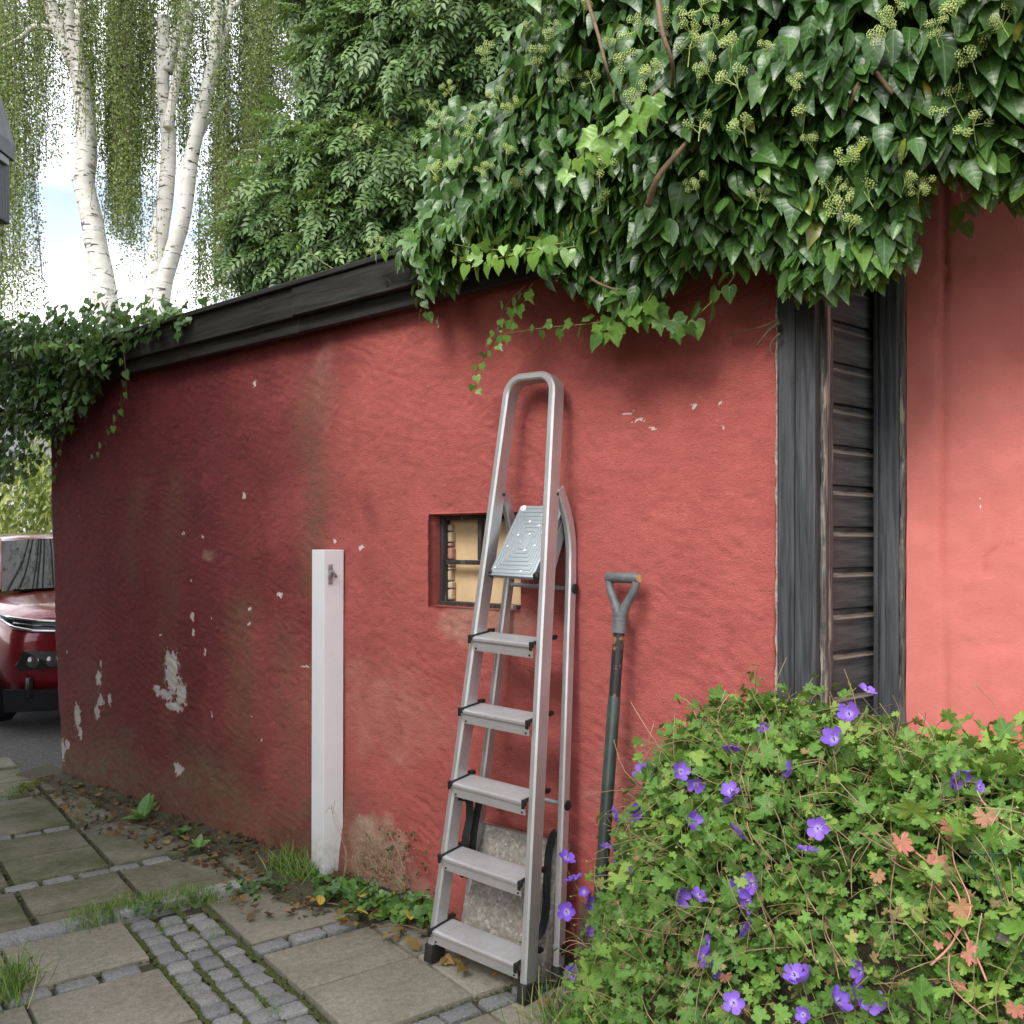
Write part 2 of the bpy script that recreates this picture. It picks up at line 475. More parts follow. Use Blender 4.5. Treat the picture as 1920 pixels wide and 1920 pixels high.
keep[np.ix_((cz > wz0) & (cz < wz1), (cs > ws0) & (cs < ws1))] = False
idx = np.arange(ns * nz_).reshape(nz_, ns)
quads = np.stack([idx[:-1, :-1], idx[:-1, 1:], idx[1:, 1:], idx[1:, :-1]], -1)[keep]
V_ = np.stack([S2, -D_, GZ], -1).reshape(-1, 3)
# window reveal, left return and top: strips pulled back from the sheet
extra_v = []; extra_q = []
base = len(V_)
j0 = int(np.argmin(abs(S_ - ws0))); j1 = int(np.argmin(abs(S_ - ws1))); i0 = int(np.argmin(abs(Z_ - wz0))); i1 = int(np.argmin(abs(Z_ - wz1)))
def strip(ids, depth, flare=(0, 0)):
    global base
    a = list(ids); st = []
    for k in range(1, 4):
        row = []
        for q in a:
            p = V_[q]; jit = 0.004 * (random.random() - 0.5)
            row.append(base); base += 1
            extra_v.append((p[0] + flare[0] * k / 3 + jit, p[1] * (1 - k / 3) + depth * k / 3, p[2] + flare[1] * k / 3 + jit))
        st.append(row)
    prev = a
    for row in st:
        for m in range(len(a) - 1): extra_q.append((prev[m], prev[m + 1], row[m + 1], row[m]))
        prev = row
strip(idx[i0:i1 + 1, j0], 0.085, (0.006, 0)); strip(idx[i0:i1 + 1, j1][::-1], 0.085, (-0.006, 0))
strip(idx[i0, j0:j1 + 1][::-1], 0.085, (0, 0.006)); strip(idx[i1, j0:j1 + 1], 0.085, (0, -0.01))
strip(idx[:, 0], 0.55); strip(idx[:, -1][::-1], 0.10)
VA = np.concatenate([V_, np.array(extra_v)])
QA = np.concatenate([quads, np.array(extra_q)])
ne = len(extra_v)
def ext(a, v=0.0): return np.concatenate([a.reshape(-1), np.full(ne, v)])
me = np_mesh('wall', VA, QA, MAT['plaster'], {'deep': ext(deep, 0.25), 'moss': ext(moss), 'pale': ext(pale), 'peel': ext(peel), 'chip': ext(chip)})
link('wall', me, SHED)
# plain back walls of the shed
MAT['dark_inside'] = simple('dark_boards', (0.05, 0.045, 0.04), 0.8)
MB().box(((SL + 1.1) / 2 + 0.05, 1.25, 1.2), (4.7, 1.35, 2.3)).build('back_wall', MAT['dark_inside'], SHED)

# ------------------------------------------------------------------ fascia, roof
MAT['black_x'] = wood('black_board_lengthwise', 0, (0.012, 0.012, 0.011), (0.030, 0.030, 0.027), (0.06, 0.062, 0.035), 0.70, 0.55, 60, 0.35)
MAT['black_z'] = wood('black_post', 2, (0.020, 0.022, 0.026), (0.060, 0.064, 0.072), (0.13, 0.13, 0.13), 0.74, 0.6, 70, 0.6)
MAT['worn_z'] = wood('worn_black_edge', 2, (0.035, 0.034, 0.033), (0.13, 0.12, 0.11), (0.36, 0.31, 0.24), 0.58, 0.75, 80, 0.9)
MAT['clap'] = wood('black_clapboard', 0, (0.032, 0.031, 0.033), (0.090, 0.087, 0.090), (0.20, 0.18, 0.165), 0.69, 0.65, 60, 0.5)
def board(name, s0, s1, d0, d1, z0, z1, mat, parent=SHED, bev=0.004):
    c = ((s0 + s1) / 2, -(d0 + d1) / 2, (z0 + z1) / 2)
    o = MB().box((0, 0, 0), (abs(s1 - s0), abs(d1 - d0), abs(z1 - z0)), None, bev).build(name, mat, parent)
    o.location = c
    return o
z_fb = wall_at(560, 622, 0.07)[1]; z_fm = wall_at(560, 592, 0.10)[1]; z_ft = wall_at(560, 532, 0.11)[1]
sj = wall_at(548, 565, 0.11)[0]
board('fascia_board', -4.05, sj - 0.004, 0.075, 0.105, z_fm, z_ft - 0.008, MAT['black_x'])
board('fascia_board', sj + 0.003, 1.25, 0.080, 0.116, z_fm + 0.002, z_ft - 0.010, MAT['black_x'])
sj2 = wall_at(562, 605, 0.07)[0]
board('fascia_board', -4.05, sj2 - 0.002, 0.03, 0.072, z_fb - 0.004, z_fm + 0.02, MAT['black_x'])
board('fascia_board', sj2 + 0.002, 1.22, 0.03, 0.072, z_fb - 0.002, z_fm + 0.02, MAT['black_x'])
board('roof_trim', -4.08, 1.27, 0.02, 0.128, z_ft - 0.006, z_ft + 0.016, MAT['black_x'])
board('soffit', -4.0, 1.0, -0.10, 0.03, z_fb + 0.03, z_fb + 0.05, MAT['black_x'])
bolt = MB().lathe([(0.018, 0), (0.018, 0.004), (0.013, 0.009)], 14).build('bolt', simple('iron', (0.03, 0.03, 0.03), 0.5, 0.6), SHED, 40)
sb_, zb_ = wall_at(728, 532, 0.112)
bolt.location = (sb_, -0.109, zb_); bolt.rotation_euler = (R(90), 0, 0)
MAT['roof'] = simple('roofing_felt', (0.05, 0.052, 0.05), 0.9, 0, 0.3, 12, 0.4)
rf = MB()
rf.add([(-4.02, -0.02, z_ft - 0.03), (1.22, -0.02, z_ft - 0.03), (1.22, 2.3, z_ft + 0.14), (-4.02, 2.3, z_ft + 0.14),
        (-4.02, -0.02, z_ft - 0.10), (1.22, -0.02, z_ft - 0.10), (1.22, 2.3, z_ft + 0.06), (-4.02, 2.3, z_ft + 0.06)],
       [(0, 1, 2, 3), (7, 6, 5, 4), (0, 4, 5, 1), (1, 5, 6, 2), (2, 6, 7, 3), (3, 7, 4, 0)])
rf.build('roof', MAT['roof'], SHED)

# ------------------------------------------------------------------ the tiny window, boarded up behind
MAT['frame'] = wood('flaking_window_paint', 2, (0.02, 0.018, 0.018), (0.06, 0.05, 0.05), (0.42, 0.40, 0.36), 0.63, 0.6, 90, 0.6)
MAT['ply'] = simple('plywood', (0.72, 0.52, 0.30), 0.7, 0, 0.14, 7, 0.1)
MAT['oldbrick'] = simple('old_brick', (0.55, 0.42, 0.30), 0.9, 0, 0.3, 30, 0.6)
MAT['oldbrick_pink'] = simple('old_pink_brick', (0.42, 0.22, 0.17), 0.9, 0, 0.3, 30, 0.6)
MAT['dark_iron'] = simple('dark_iron', (0.02, 0.02, 0.02), 0.6)
WIN = empty('window', ((ws0 + ws1) / 2, 0.07, (wz0 + wz1) / 2), (0, 0, 0), SHED)
ww, wh = (ws1 - ws0), (wz1 - wz0)
def wbox(name, x, y, z, sx, sy, sz, mat, bev=0.003):
    o = MB().box((0, 0, 0), (sx, sy, sz), None, bev).build(name, mat, WIN); o.location = (x, y, z); return o
wbox('frame', -ww / 2 + 0.016, 0.0, 0, 0.018, 0.03, wh - 0.004, MAT['frame'])
wbox('frame', ww / 2 - 0.022, 0.0, 0, 0.030, 0.03, wh - 0.004, MAT['frame'])
wbox('frame', 0, 0.001, wh / 2 - 0.016, ww - 0.075, 0.028, 0.014, MAT['frame'])
wbox('sill', 0, -0.004, -wh / 2 + 0.010, ww - 0.01, 0.045, 0.016, MAT['frame'])
zb2 = wall_at(740, 1052, -0.07)[1] - (wz0 + wz1) / 2
wbox('muntin', 0, -0.002, zb2, ww - 0.078, 0.022, 0.018, MAT['frame'])
sm_ = wall_at(902, 1050, -0.07)[0] - (ws0 + ws1) / 2
wbox('muntin', sm_, -0.0005, zb2 + (wh / 2 - 0.022 - zb2) / 2 + 0.004, 0.018, 0.022, wh / 2 - 0.026 - zb2 - 0.008, MAT['frame'])
wbox('plywood_sheet', 0.03, 0.046, 0, ww + 0.05, 0.008, wh + 0.05, MAT['ply'], 0.0)
sbr = wall_at(843, 1050, -0.09)[0] - (ws0 + ws1) / 2
zz = -wh / 2 + 0.02; k = 0
for hgt in (0.046, 0.03, 0.045, 0.012, 0.03, 0.05, 0.018, 0.045, 0.03):
    if zz + hgt > wh / 2 - 0.015: break
    o = wbox('brick', sbr + random.uniform(-0.003, 0.003), 0.026, zz + hgt / 2, 0.030 + random.uniform(-.006, .006), 0.026, hgt - 0.004, MAT['oldbrick_pink' if k in (5, 6) else 'oldbrick'], 0.006)
    zz += hgt; k += 1
g = NT('dusty_glass', 0.12)
g.set('Base Color', (0.9, 0.92, 0.9)); g.set('Alpha', 0.10)
MAT['glass'] = g.m

# ------------------------------------------------------------------ corner post and clapboarded return
sp0 = wall_at(1457, 1000, 0.02)[0]; sp1 = wall_at(1529, 1000, 0.02)[0]
zlow, ztop = -0.05, 2.50
board('corner_post', sp0, sp1, -0.10, 0.022, zlow, ztop, MAT['black_z'], SHED, 0.006)
crk = MB()
pts = []
for k in range(60):
    z = zlow + (ztop - zlow) * k / 59
    pts.append((sp0 + (sp1 - sp0) * (0.47 + 0.10 * (fbm(z * 1.3, 2.0, 3, 3) - 0.5)), -0.0215, z))
vs = []
for k, p in enumerate(pts):
    w_ = 0.0012 + 0.002 * fbm(k * 0.3, 7, 2, 9)
    vs += [(p[0] - w_, p[1] - 0.0009, p[2]), (p[0] + w_, p[1] - 0.0009, p[2]), (p[0], p[1] + 0.001, p[2])]
fs = []
for k in range(59):
    for a, b in ((0, 1), (1, 2), (2, 0)): fs.append((3 * k + a, 3 * k + b, 3 * k + 3 + b, 3 * k + 3 + a))
crk.add(vs, fs).build('crack', simple('crack_dark', (0.006, 0.006, 0.006), 0.9), SHED)
# pale mortar line between plaster and post
def ragged_strip(name, s0, s1, d, z0, z1, mat, parent, amp, seed, n=150, back=0.03):
    m = MB(); vs = []; fs = []
    for k in range(n + 1):
        z = z0 + (z1 - z0) * k / n
        j = (fbm(z * 22, seed, 3, seed) - 0.5) * amp; j2 = (fbm(z * 30, seed + 5, 3, seed + 2) - 0.5) * amp
        dd = d + (fbm(z * 40, seed + 3, 2, seed) - 0.5) * 0.006
        vs += [(s0 + j2, -dd, z), (s1 + j, -dd, z), (s1 + j, -(d - back), z), (s0 + j2, -(d - back), z)]
        if k:
            b = 4 * (k - 1)
            for q in range(4): fs.append((b + q, b + (q + 1) % 4, b + 4 + (q + 1) % 4, b + 4 + q))
    fs += [(3, 2, 1, 0), tuple(4 * n + q for q in range(4))]
    return m.add(vs, fs).build(name, mat, parent)
MAT['mortar'] = simple('pale_mortar', (0.33, 0.27, 0.23), 0.9, 0, 0.45, 60, 0.6)
ragged_strip('mortar_edge', sp0 - 0.008, sp0 - 0.001, 0.012, zlow, 2.4, MAT['mortar'], SHED, 0.010, 3)
# worn corner edge and the boards turning back to the right
worn = ragged_strip('worn_corner_edge', sp1 + 0.001, sp1 + 0.017, -0.012, zlow, ztop, MAT['worn_z'], SHED, 0.005, 8, 150, 0.055)
PA = Vector((0.905, 2.72, 0)); PB = Vector((1.095, 2.875, 0))
pang = math.atan2(PB.y - PA.y, PB.x - PA.x); plen = (PB - PA).length + 0.16
def to_shed(p):
    q = p - W0
    return Vector((q.dot(DU), -q.dot(NN), q.z))
clp = MB()
for zc_ in (0,):
    # one shiplap board: chamfered lit top edge, dark groove above it
    prof = [(0.0, 0.0), (0.0, 0.094), (0.010, 0.103), (0.014, 0.122), (0.034, 0.122), (0.034, 0.0)]
    n = len(prof)
    vs = [(x, y, z) for x in (0, plen) for (y, z) in prof]
    fs = [tuple(range(n)), tuple(range(2 * n - 1, n - 1, -1))] + [(k, (k + 1) % n, n + (k + 1) % n, n + k) for k in range(n)]
    clp.add(vs, fs)
clap_me = clp.mesh('clapboard', MAT['clap'])
MAT['lip_highlight'] = wood('painted_lip_highlight', 0, (0.14, 0.115, 0.09), (0.34, 0.285, 0.225), (0.05, 0.045, 0.04), 0.60, 0.8, 60, 0.5)  # pale wood colour paints the light caught on each board's chamfer
lip_me = MB().add([(0.0, -0.0012, 0.0925), (plen, -0.0012, 0.0925), (plen, 0.0095, 0.1045), (0.0, 0.0095, 0.1045), (0.0, 0.003, 0.0925), (plen, 0.003, 0.0925), (plen, 0.012, 0.102), (0.0, 0.012, 0.102)], [(0, 1, 2, 3), (4, 7, 6, 5), (0, 4, 5, 1), (3, 2, 6, 7), (0, 3, 7, 4), (1, 5, 6, 2)]).mesh('highlight_lip', MAT['lip_highlight'])
pl = to_shed(PA + (PB - PA).normalized() * -0.02)
for k in range(-12, 9):
    o = link('clapboard', clap_me, SHED)
    o.location = (pl.x + random.uniform(-.001, .001), pl.y + random.uniform(-.002, .002), 1.502 + k * 0.1225 + random.uniform(-.002, .002))
    o.rotation_euler = (random.uniform(-.008, .008), 0, pang - WANG + random.uniform(-.006, .006))
    link('highlight_lip', lip_me, o)
MB().box((0, 0, 0), (plen, 0.02, 2.5)).build('board_backing', MAT['dark_inside'], SHED, False,
    Matrix.Translation((pl.x, pl.y, 1.25)) @ Matrix.Rotation(pang - WANG, 4, 'Z') @ Matrix.Translation((plen / 2, 0.046, 0)))

# ------------------------------------------------------------------ the taller house to the right
HOUSE = empty('red_house', W(1.3, -0.3, 0), (0, 0, WANG))
tag(HOUSE, 'smooth salmon red plastered house wall right of the black clapboards', 'house')
RD = -0.30
hx = to_shed(PB).x - 1.3
s2 = grid_line(0.0, (), 2.4, 0.012); z2 = grid_line(-0.1, (), 3.0, 0.012)
G2, H2 = np.meshgrid(s2, z2)
dd = (fbm(G2 * 1.7, H2 * 1.7, 3, 201) - 0.5) * 0.018 + (fbm(G2 * 7, H2 * 9, 3, 211) - 0.5) * 0.008 + 0.5 * (fbm(G2 * 20, H2 * 20, 2, 215) - 0.5) * 0.006
crx = 0.105 + 0.012 * (fbm(H2 * 2, H2 * 0, 3, 221) - 0.5)
dd -= 0.006 * np.exp(-((G2 - crx) / 0.006) ** 2)
st2 = 0.55 * np.exp(-((G2 - crx) / 0.010) ** 2) * sstep(0.3, 0.6, fbm(H2 * 3, G2 * 0, 3, 223)) + 0.5 * sstep(0.55, 0.75, fbm(G2 * 3, H2 * 2, 4, 225))
ck2 = np.abs(fbm(G2 * 3.2, H2 * 3.2, 4, 227) - 0.5); st2 = np.clip(st2 + 0.6 * sstep(0.010, 0.0, ck2) * sstep(0.5, 0.6, fbm(G2 * 2, H2 * 2, 2, 229)), 0, 1)
dd -= 0.003 * sstep(0.012, 0.0, ck2)
sill_z = wall_at(1850, 1402, RD)[1]
dd += 0.03 * sstep(sill_z + 0.01, sill_z - 0.01, H2)
ix2 = np.arange(G2.size).reshape(G2.shape)
q2 = np.stack([ix2[:-1, :-1], ix2[:-1, 1:], ix2[1:, 1:], ix2[1:, :-1]], -1).reshape(-1, 4)
hw0 = hx + 0.115
zr = np.zeros(G2.size)
ch2 = np.zeros(G2.shape)
for (px, py, a_, b_) in ((1835, 945, 0.004, 0.045), (1908, 1130, .003, .004), (1745, 1250, .003, .004)):
    s_c, z_c = wall_at(px, py, RD); s_c -= 1.3 + hw0
    ch2 = np.maximum(ch2, np.clip(1.15 - 0.6 * np.sqrt(((G2 - s_c) / a_) ** 2 + ((H2 - z_c) / b_) ** 2), 0, 1))
me = np_mesh('wall', np.stack([G2 + hw0, -dd, H2], -1).reshape(-1, 3), q2, MAT['plaster_right'],
             {'deep': st2.reshape(-1), 'moss': zr, 'pale': zr, 'peel': zr, 'chip': ch2.reshape(-1)})
link('wall', me, HOUSE)
def hboard(name, x0, x1, y0, y1, z0, z1, mat, bev=0.004):
    o = MB().box((0, 0, 0), (x1 - x0, y1 - y0, z1 - z0), None, bev).build(name, mat, HOUSE)
    o.location = ((x0 + x1) / 2, (y0 + y1) / 2, (z0 + z1) / 2); return o
hboard('corner_board', hx + 0.020, hx + 0.036, -0.012, 0.06, -0.05, 2.6, MAT['black_z'])
hboard('corner_board', hx + 0.0385, hx + 0.100, -0.022, 0.05, -0.05, 2.6, MAT['black_z'], 0.007)
ragged_strip('worn_edge', hx + 0.1005, hx + 0.113, 0.016, -0.05, 2.6, MAT['worn_z'], HOUSE, 0.008, 14)
hboard('back_wall', hx + 0.1, hw0 + 2.4, 0.08, 2.5, -0.05, 2.95, MAT['dark_inside'], 0)
hboard('roof', hx - 0.05, hw0 + 2.5, -0.12, 2.6, 2.96, 3.06, MAT['roof'], 0.01)
MAT['plank_dark'] = MAT['black_x']
# ================================================================== ground and paving
def soil_mat():
    t = NT('soil', 0.95)
    v = t.coord('Object')
    a = t.noise(v, 14, 8, 0.7); b = t.noise(v, 90, 5, 0.7); m = t.noise(v, 3.2, 5, 0.65)
    c = t.ramp(b, [(0.3, (0.035, 0.026, 0.017)), (0.7, (0.115, 0.088, 0.06))])
    c = t.mix(t.ramp(a, [(0.45, 0.0), (0.62, 0.85)]), c, t.ramp(b, [(0.3, (0.03, 0.05, 0.012)), (0.7, (0.085, 0.115, 0.03))]))
    c = t.mix(t.ramp(m, [(0.5, 0.0), (0.7, 0.5)]), c, (0.09, 0.07, 0.05))
    t.set('Base Color', c); t.bump(t.math('ADD', a, b), 0.7, 0.02)
    return t.m
MAT['soil'] = soil_mat()
g = MB()
gn = 60
gv = []; gf = []
xs = np.concatenate([np.linspace(-300, -12, 12), np.linspace(-10, 10, 50), np.linspace(12, 300, 12)])
ys = np.concatenate([np.linspace(-300, -6, 10), np.linspace(-4, 16, 50), np.linspace(18, 400, 14)])
GX, GY = np.meshgrid(xs, ys)
dwall = (GX * NN.x + (GY - W0.y) * NN.y)
Zg = -0.022 + (fbm(GX * 1.2, GY * 1.2, 3, 301) - 0.5) * 0.012
ii = np.arange(GX.size).reshape(GX.shape)
link('ground', np_mesh('ground', np.stack([GX, GY, Zg], -1).reshape(-1, 3), np.stack([ii[:-1, :-1], ii[:-1, 1:], ii[1:, 1:], ii[1:, :-1]], -1).reshape(-1, 4), MAT['soil']))['kind'] = 'structure'

def slab_mat(name, light, dark, moss_amt):
    t = NT(name, 0.9)
    v = t.coord('Object')
    info = t.n('ShaderNodeObjectInfo')
    off = t.n('ShaderNodeVectorMath', {0: v, 1: info.outputs['Location']}, operation='ADD').outputs[0]
    sp = t.noise(off, 220, 3, 0.6); md = t.noise(off, 38, 5, 0.7); bg = t.noise(off, 3.5, 5, 0.6)
    c = t.ramp(md, [(0.3, dark), (0.72, light)])
    c = t.mix(t.ramp(sp, [(0.57, 0.0), (0.68, 0.8)]), c, (0.46, 0.44, 0.39))
    c = t.mix(t.ramp(sp, [(0.27, 0.6), (0.4, 0.0)]), c, (0.08, 0.07, 0.06))
    mo = t.math('MULTIPLY', t.ramp(bg, [(0.36, 0.0), (0.68, 1.0)]), moss_amt)
    c = t.mix(mo, c, t.ramp(md, [(0.3, (0.045, 0.058, 0.018)), (0.7, (0.11, 0.12, 0.05))]))
    c = t.mix(t.math('MULTIPLY', info.outputs['Random'], 0.3), c, (0.10, 0.09, 0.075))
    t.set('Base Color', c); t.bump(t.math('ADD', sp, md), 0.5, 0.006)
    return t.m
MAT['slab'] = slab_mat('concrete_slab', (0.345, 0.320, 0.258), (0.190, 0.175, 0.136), 0.38)
MAT['slab_moss'] = slab_mat('mossy_slab', (0.235, 0.225, 0.165), (0.130, 0.124, 0.082), 1.0)
def granite(name, lo, hi):
    t = NT(name, 0.8)
    v = t.coord('Object'); info = t.n('ShaderNodeObjectInfo')
    off = t.n('ShaderNodeVectorMath', {0: v, 1: info.outputs['Location']}, operation='ADD').outputs[0]
    a = t.noise(off, 130, 4, 0.7); b = t.noise(off, 22, 4, 0.6)
    c = t.ramp(a, [(0.3, lo), (0.7, hi)])
    c = t.mix(0.6, c, t.mix(info.outputs['Random'], (0.65, 0.65, 0.68), (1.25, 1.22, 1.15)), 'MULTIPLY')
    c = t.mix(t.ramp(b, [(0.62, 0), (0.8, 0.6)]), c, (0.07, 0.085, 0.04))
    t.set('Base Color', c); t.bump(t.math('ADD', a, t.math('MULTIPLY', b, 2)), 0.6, 0.008)
    return t.m
MAT['sett'] = granite('granite_sett', (0.125, 0.128, 0.128), (0.30, 0.305, 0.305))
MAT['kerbstone'] = granite('granite_kerb', (0.17, 0.175, 0.18), (0.38, 0.385, 0.39))

AX = Vector((0.60, -0.80, 0)); BX = Vector((0.80, 0.60, 0))   # the two directions of the paving
PANG = math.atan2(BX.y, BX.x)
PAVE = empty('courtyard_paving', (0, 0, 0), (0, 0, PANG))       # local x = q (along BX), local y = -p
PAVE['kind'] = 'structure'
def stone_mesh(name, sx, sy, h, mat, jit, bev, seg=2, dome=0.0, seed=0):
    r = random.Random(seed)
    bm = bmesh.new()
    bmesh.ops.create_cube(bm, size=1.0)
    bmesh.ops.scale(bm, vec=(sx, sy, h), verts=bm.verts)
    for v in bm.verts:
        v.co.x += r.uniform(-jit, jit); v.co.y += r.uniform(-jit, jit)
    bmesh.ops.delete(bm, geom=[f for f in bm.faces if f.normal.z < -0.5], context='FACES_ONLY')
    ed = [e for e in bm.edges if all(v.co.z > 0 for v in e.verts) or abs(e.verts[0].co.z - e.verts[1].co.z) > 0.5 * h]
    bmesh.ops.bevel(bm, geom=ed, offset=bev, segments=seg, profile=0.55, affect='EDGES', clamp_overlap=True)
    if dome or jit > 0.002:
        for v in bm.verts:
            if v.co.z > 0:
                v.co.z += dome * (1 - (2 * v.co.x / sx) ** 2) * (1 - (2 * v.co.y / sy) ** 2) + r.uniform(-1, 1) * jit * 0.3
                v.co.x += r.uniform(-1, 1) * jit * 0.35; v.co.y += r.uniform(-1, 1) * jit * 0.35
    for v in bm.verts: v.co.z -= h / 2
    me = bpy.data.meshes.new(name); bm.to_mesh(me); bm.free()
    me.polygons.foreach_set('use_smooth', [True] * len(me.polygons)); me.set_sharp_from_angle(angle=R(50))
    me.materials.append(mat)
    return me
def wall_q(p, margin=0.02):
    """largest q still in front of the wall foot on the paving line p"""
    o = AX * p - W0; o.z = 0
    o2 = (AX * p - Vector((W0.x, W0.y, 0)))
    return (margin - o2.dot(NN)) / BX.dot(NN)
def put_stone(name, me, p, q, h=0.0, tilt=0.008, rz=0.0):
    o = link(name, me, PAVE)
    o.location = (q, -p, h); o.rotation_euler = (random.uniform(-tilt, tilt), random.uniform(-tilt, tilt), rz)
    return o
slab_cache = {}
def slab(p0, p1, q0, q1, moss, h=0.0, gap=0.006):
    sx, sy = q1 - q0 - 2 * gap, p1 - p0 - 2 * gap
    if sx < 0.05 or sy < 0.05: return
    key = (round(sx, 3), round(sy, 3), moss)
    if key not in slab_cache:
        slab_cache[key] = stone_mesh('paving_slab', sx, sy, 0.05, MAT['slab_moss' if moss else 'slab'], 0.002, 0.006, 2, 0.0, len(slab_cache))
    put_stone('paving_slab', slab_cache[key], (p0 + p1) / 2, (q0 + q1) / 2, h + random.uniform(-.003, .003), 0.006)
setts = [stone_mesh('cobblestone', 0.086, 0.079, 0.07, MAT['sett'], 0.007, 0.014, 2, 0.007, 50 + k) for k in range(8)]
setts_long = [stone_mesh('cobblestone', 0.125, 0.072, 0.07, MAT['sett'], 0.006, 0.012, 2, 0.005, 70 + k) for k in range(6)]
def sett_row_b(p, q0, q1, h=0.002):        # single row along BX
    q = q0
    while q < q1 - 0.06:
        put_stone('cobblestone', random.choice(setts_long), p + random.uniform(-.006, .006), q + 0.068, h + random.uniform(-.005, .003), 0.03, random.uniform(-.05, .05) + random.choice((0, math.pi)))
        q += 0.136 + random.uniform(-.004, .008)
# lower yard -------------------------------------------------------
q = 0.97
for j in range(3):
    p = -3.70 + j * 0.03
    while p < -2.2:
        put_stone('cobblestone', random.choice(setts), p, 1.012 + j * 0.094 + random.uniform(-.006, .006), random.uniform(-.006, .004), 0.035, random.uniform(-.08, .08) + random.choice((0, math.pi / 2, math.pi)))
        p += 0.0885 + random.uniform(-.004, .007)
sett_row_b(-3.225, 1.265, wall_q(-3.225) - 0.25)
sett_row_b(-2.415, 1.27, 2.02)
sett_row_b(-3.325, -0.2, 0.95)
# right cells
slab(-3.775, -3.275, 1.27, 1.72, False)
slab(-3.175, -2.835, 1.27, 1.70, False); slab(-2.835, -2.465, 1.27, 1.70, False)
slab(-3.175, -2.835, 1.70, 2.10, False); slab(-2.835, -2.465, 1.70, 2.16, False)
slab(-2.365, -1.90, 1.27, 1.68, False); slab(-2.365, -1.90, 1.68, 2.09, False)
slab(-1.90, -1.45, 1.27, 1.68, False); slab(-1.90, -1.45, 1.68, 2.09, False)
# left cells
for (a, b) in ((-0.26, 0.135), (0.135, 0.54), (0.54, 0.955)):
    slab(-3.775, -3.375, a, b, False); slab(-3.28, -2.86, a, b, False); slab(-2.86, -2.44, a, b, False); slab(-2.44, -2.02, a, b, False)
for p in np.arange(-2.15, -1.4, 0.09):
    for j in range(3): put_stone('cobblestone', random.choice(setts), p, 1.012 + j * 0.094, random.uniform(-.006, .004), 0.03, random.uniform(-.08, .08))
# rough kerb between the two levels
q = -0.3
kq = 0
for ln in (0.42, 0.36, 0.45, 0.30, 0.22, 0.34, 0.26):
    o = put_stone('kerb_stone', stone_mesh('kerb_stone', ln - 0.012, 0.085, 0.12, MAT['kerbstone'], 0.010, 0.014, 2, 0.004, 90 + kq), -3.83 + random.uniform(-.008, .008), q + ln / 2, 0.022 + random.uniform(-.006, .006), 0.02)
    q += ln; kq += 1
# upper yard, mossier slabs, single rows of setts every second slab
rows_p = [-4.38, -5.16, -5.94, -6.72]
def upper_cell(p0, p1):
    h = 0.012
    for a in np.arange(-1.34 + 0.02, 2.0, 0.40):
        b = a + 0.39
        lim = min(wall_q(p0), wall_q(p1)) - 0.06
        if a > lim: continue
        slab(p0, p1, a, min(b, max(a, lim + 0.2)), True, h)
q_off = 0
upper_cell(-4.335, -3.985); upper_cell(-3.985, -3.875)
for rp in rows_p:
    sett_row_b(rp, -1.3, wall_q(rp) - 0.35, 0.010)
for a, b in ((-4.77, -4.425), (-5.115, -4.77), (-5.55, -5.205), (-5.895, -5.55), (-6.33, -5.985), (-6.675, -6.33), (-7.1, -6.765)):
    upper_cell(a, b)
# drive under the car: gravel
t = NT('gravel_drive', 0.95); v = t.coord('Object')
a = t.noise(v, 60, 4, 0.7)
t.set('Base Color', t.ramp(a, [(0.3, (0.03, 0.03, 0.03)), (0.75, (0.20, 0.19, 0.18))])); t.bump(a, 0.9, 0.03)
m = MB()
m.add([(-9, 6.2, -0.012), (-3.2, 5.9, -0.012), (-2.2, 5.6, -0.012), (-1.2, 9.5, -0.012), (-2, 14, -0.012), (-9, 14, -0.012)], [(0, 1, 2, 3, 4, 5)])
m.build('driveway', t.m)['kind'] = 'structure'

# ================================================================== ladder
def metal(name, col, rough, dirt=0.25, stretch=2):
    t = NT(name, rough)
    sc = [60, 60, 60]; sc[stretch] = 4
    f = t.noise(t.coord('Object', tuple(sc)), 1, 5, 0.6); b = t.noise(t.coord('Object'), 9, 5, 0.65)
    s = t.noise(t.coord('Object'), 75, 3, 0.6)
    c = t.mix(t.ramp(b, [(0.35, 0), (0.75, dirt)]), col, (0.40, 0.38, 0.36))
    c = t.mix(t.ramp(s, [(0.70, 0), (0.76, 0.8)]), c, (0.78, 0.78, 0.78))
    t.set('Base Color', c); t.set('Metallic', 0.70)
    t.set('Roughness', t.ramp(f, [(0.2, rough - 0.08), (0.8, rough + 0.14)]))
    t.bump(f, 0.06, 0.002)
    return t.m
MAT['alu'] = metal('aluminium', (0.62, 0.62, 0.63), 0.40, 0.45)
MAT['alu_tread'] = metal('aluminium_tread', (0.70, 0.70, 0.72), 0.42, 0.4, 0)
MAT['zinc'] = metal('galvanised_steel', (0.36, 0.41, 0.44), 0.55, 0.15, 0)
MAT['black_plastic'] = simple('black_plastic', (0.014, 0.014, 0.015), 0.45, 0, 0.3, 30)
MAT['rubber'] = simple('black_rubber', (0.016, 0.016, 0.016), 0.75, 0, 0.4, 20, 0.3)
MAT['strap'] = simple('black_webbing', (0.012, 0.012, 0.013), 0.8, 0, 0.3, 120, 0.4)
MAT['paint_white'] = simple('white_paint_drops', (0.80, 0.80, 0.80), 0.5, 0, 0.04)
LAD = empty('stepladder', W(0.121, 0.315, 0.0), (R(-6.6), R(1.4), WANG))
tag(LAD, 'folded aluminium stepladder with six treads leaning against the red wall', 'stepladder')
LZ = 2.055
hw_b, hw_t = 0.210, 0.103
def rail_x(z): return hw_b + (hw_t - hw_b) * min(1, max(0, (z - 0.0) / 1.93))
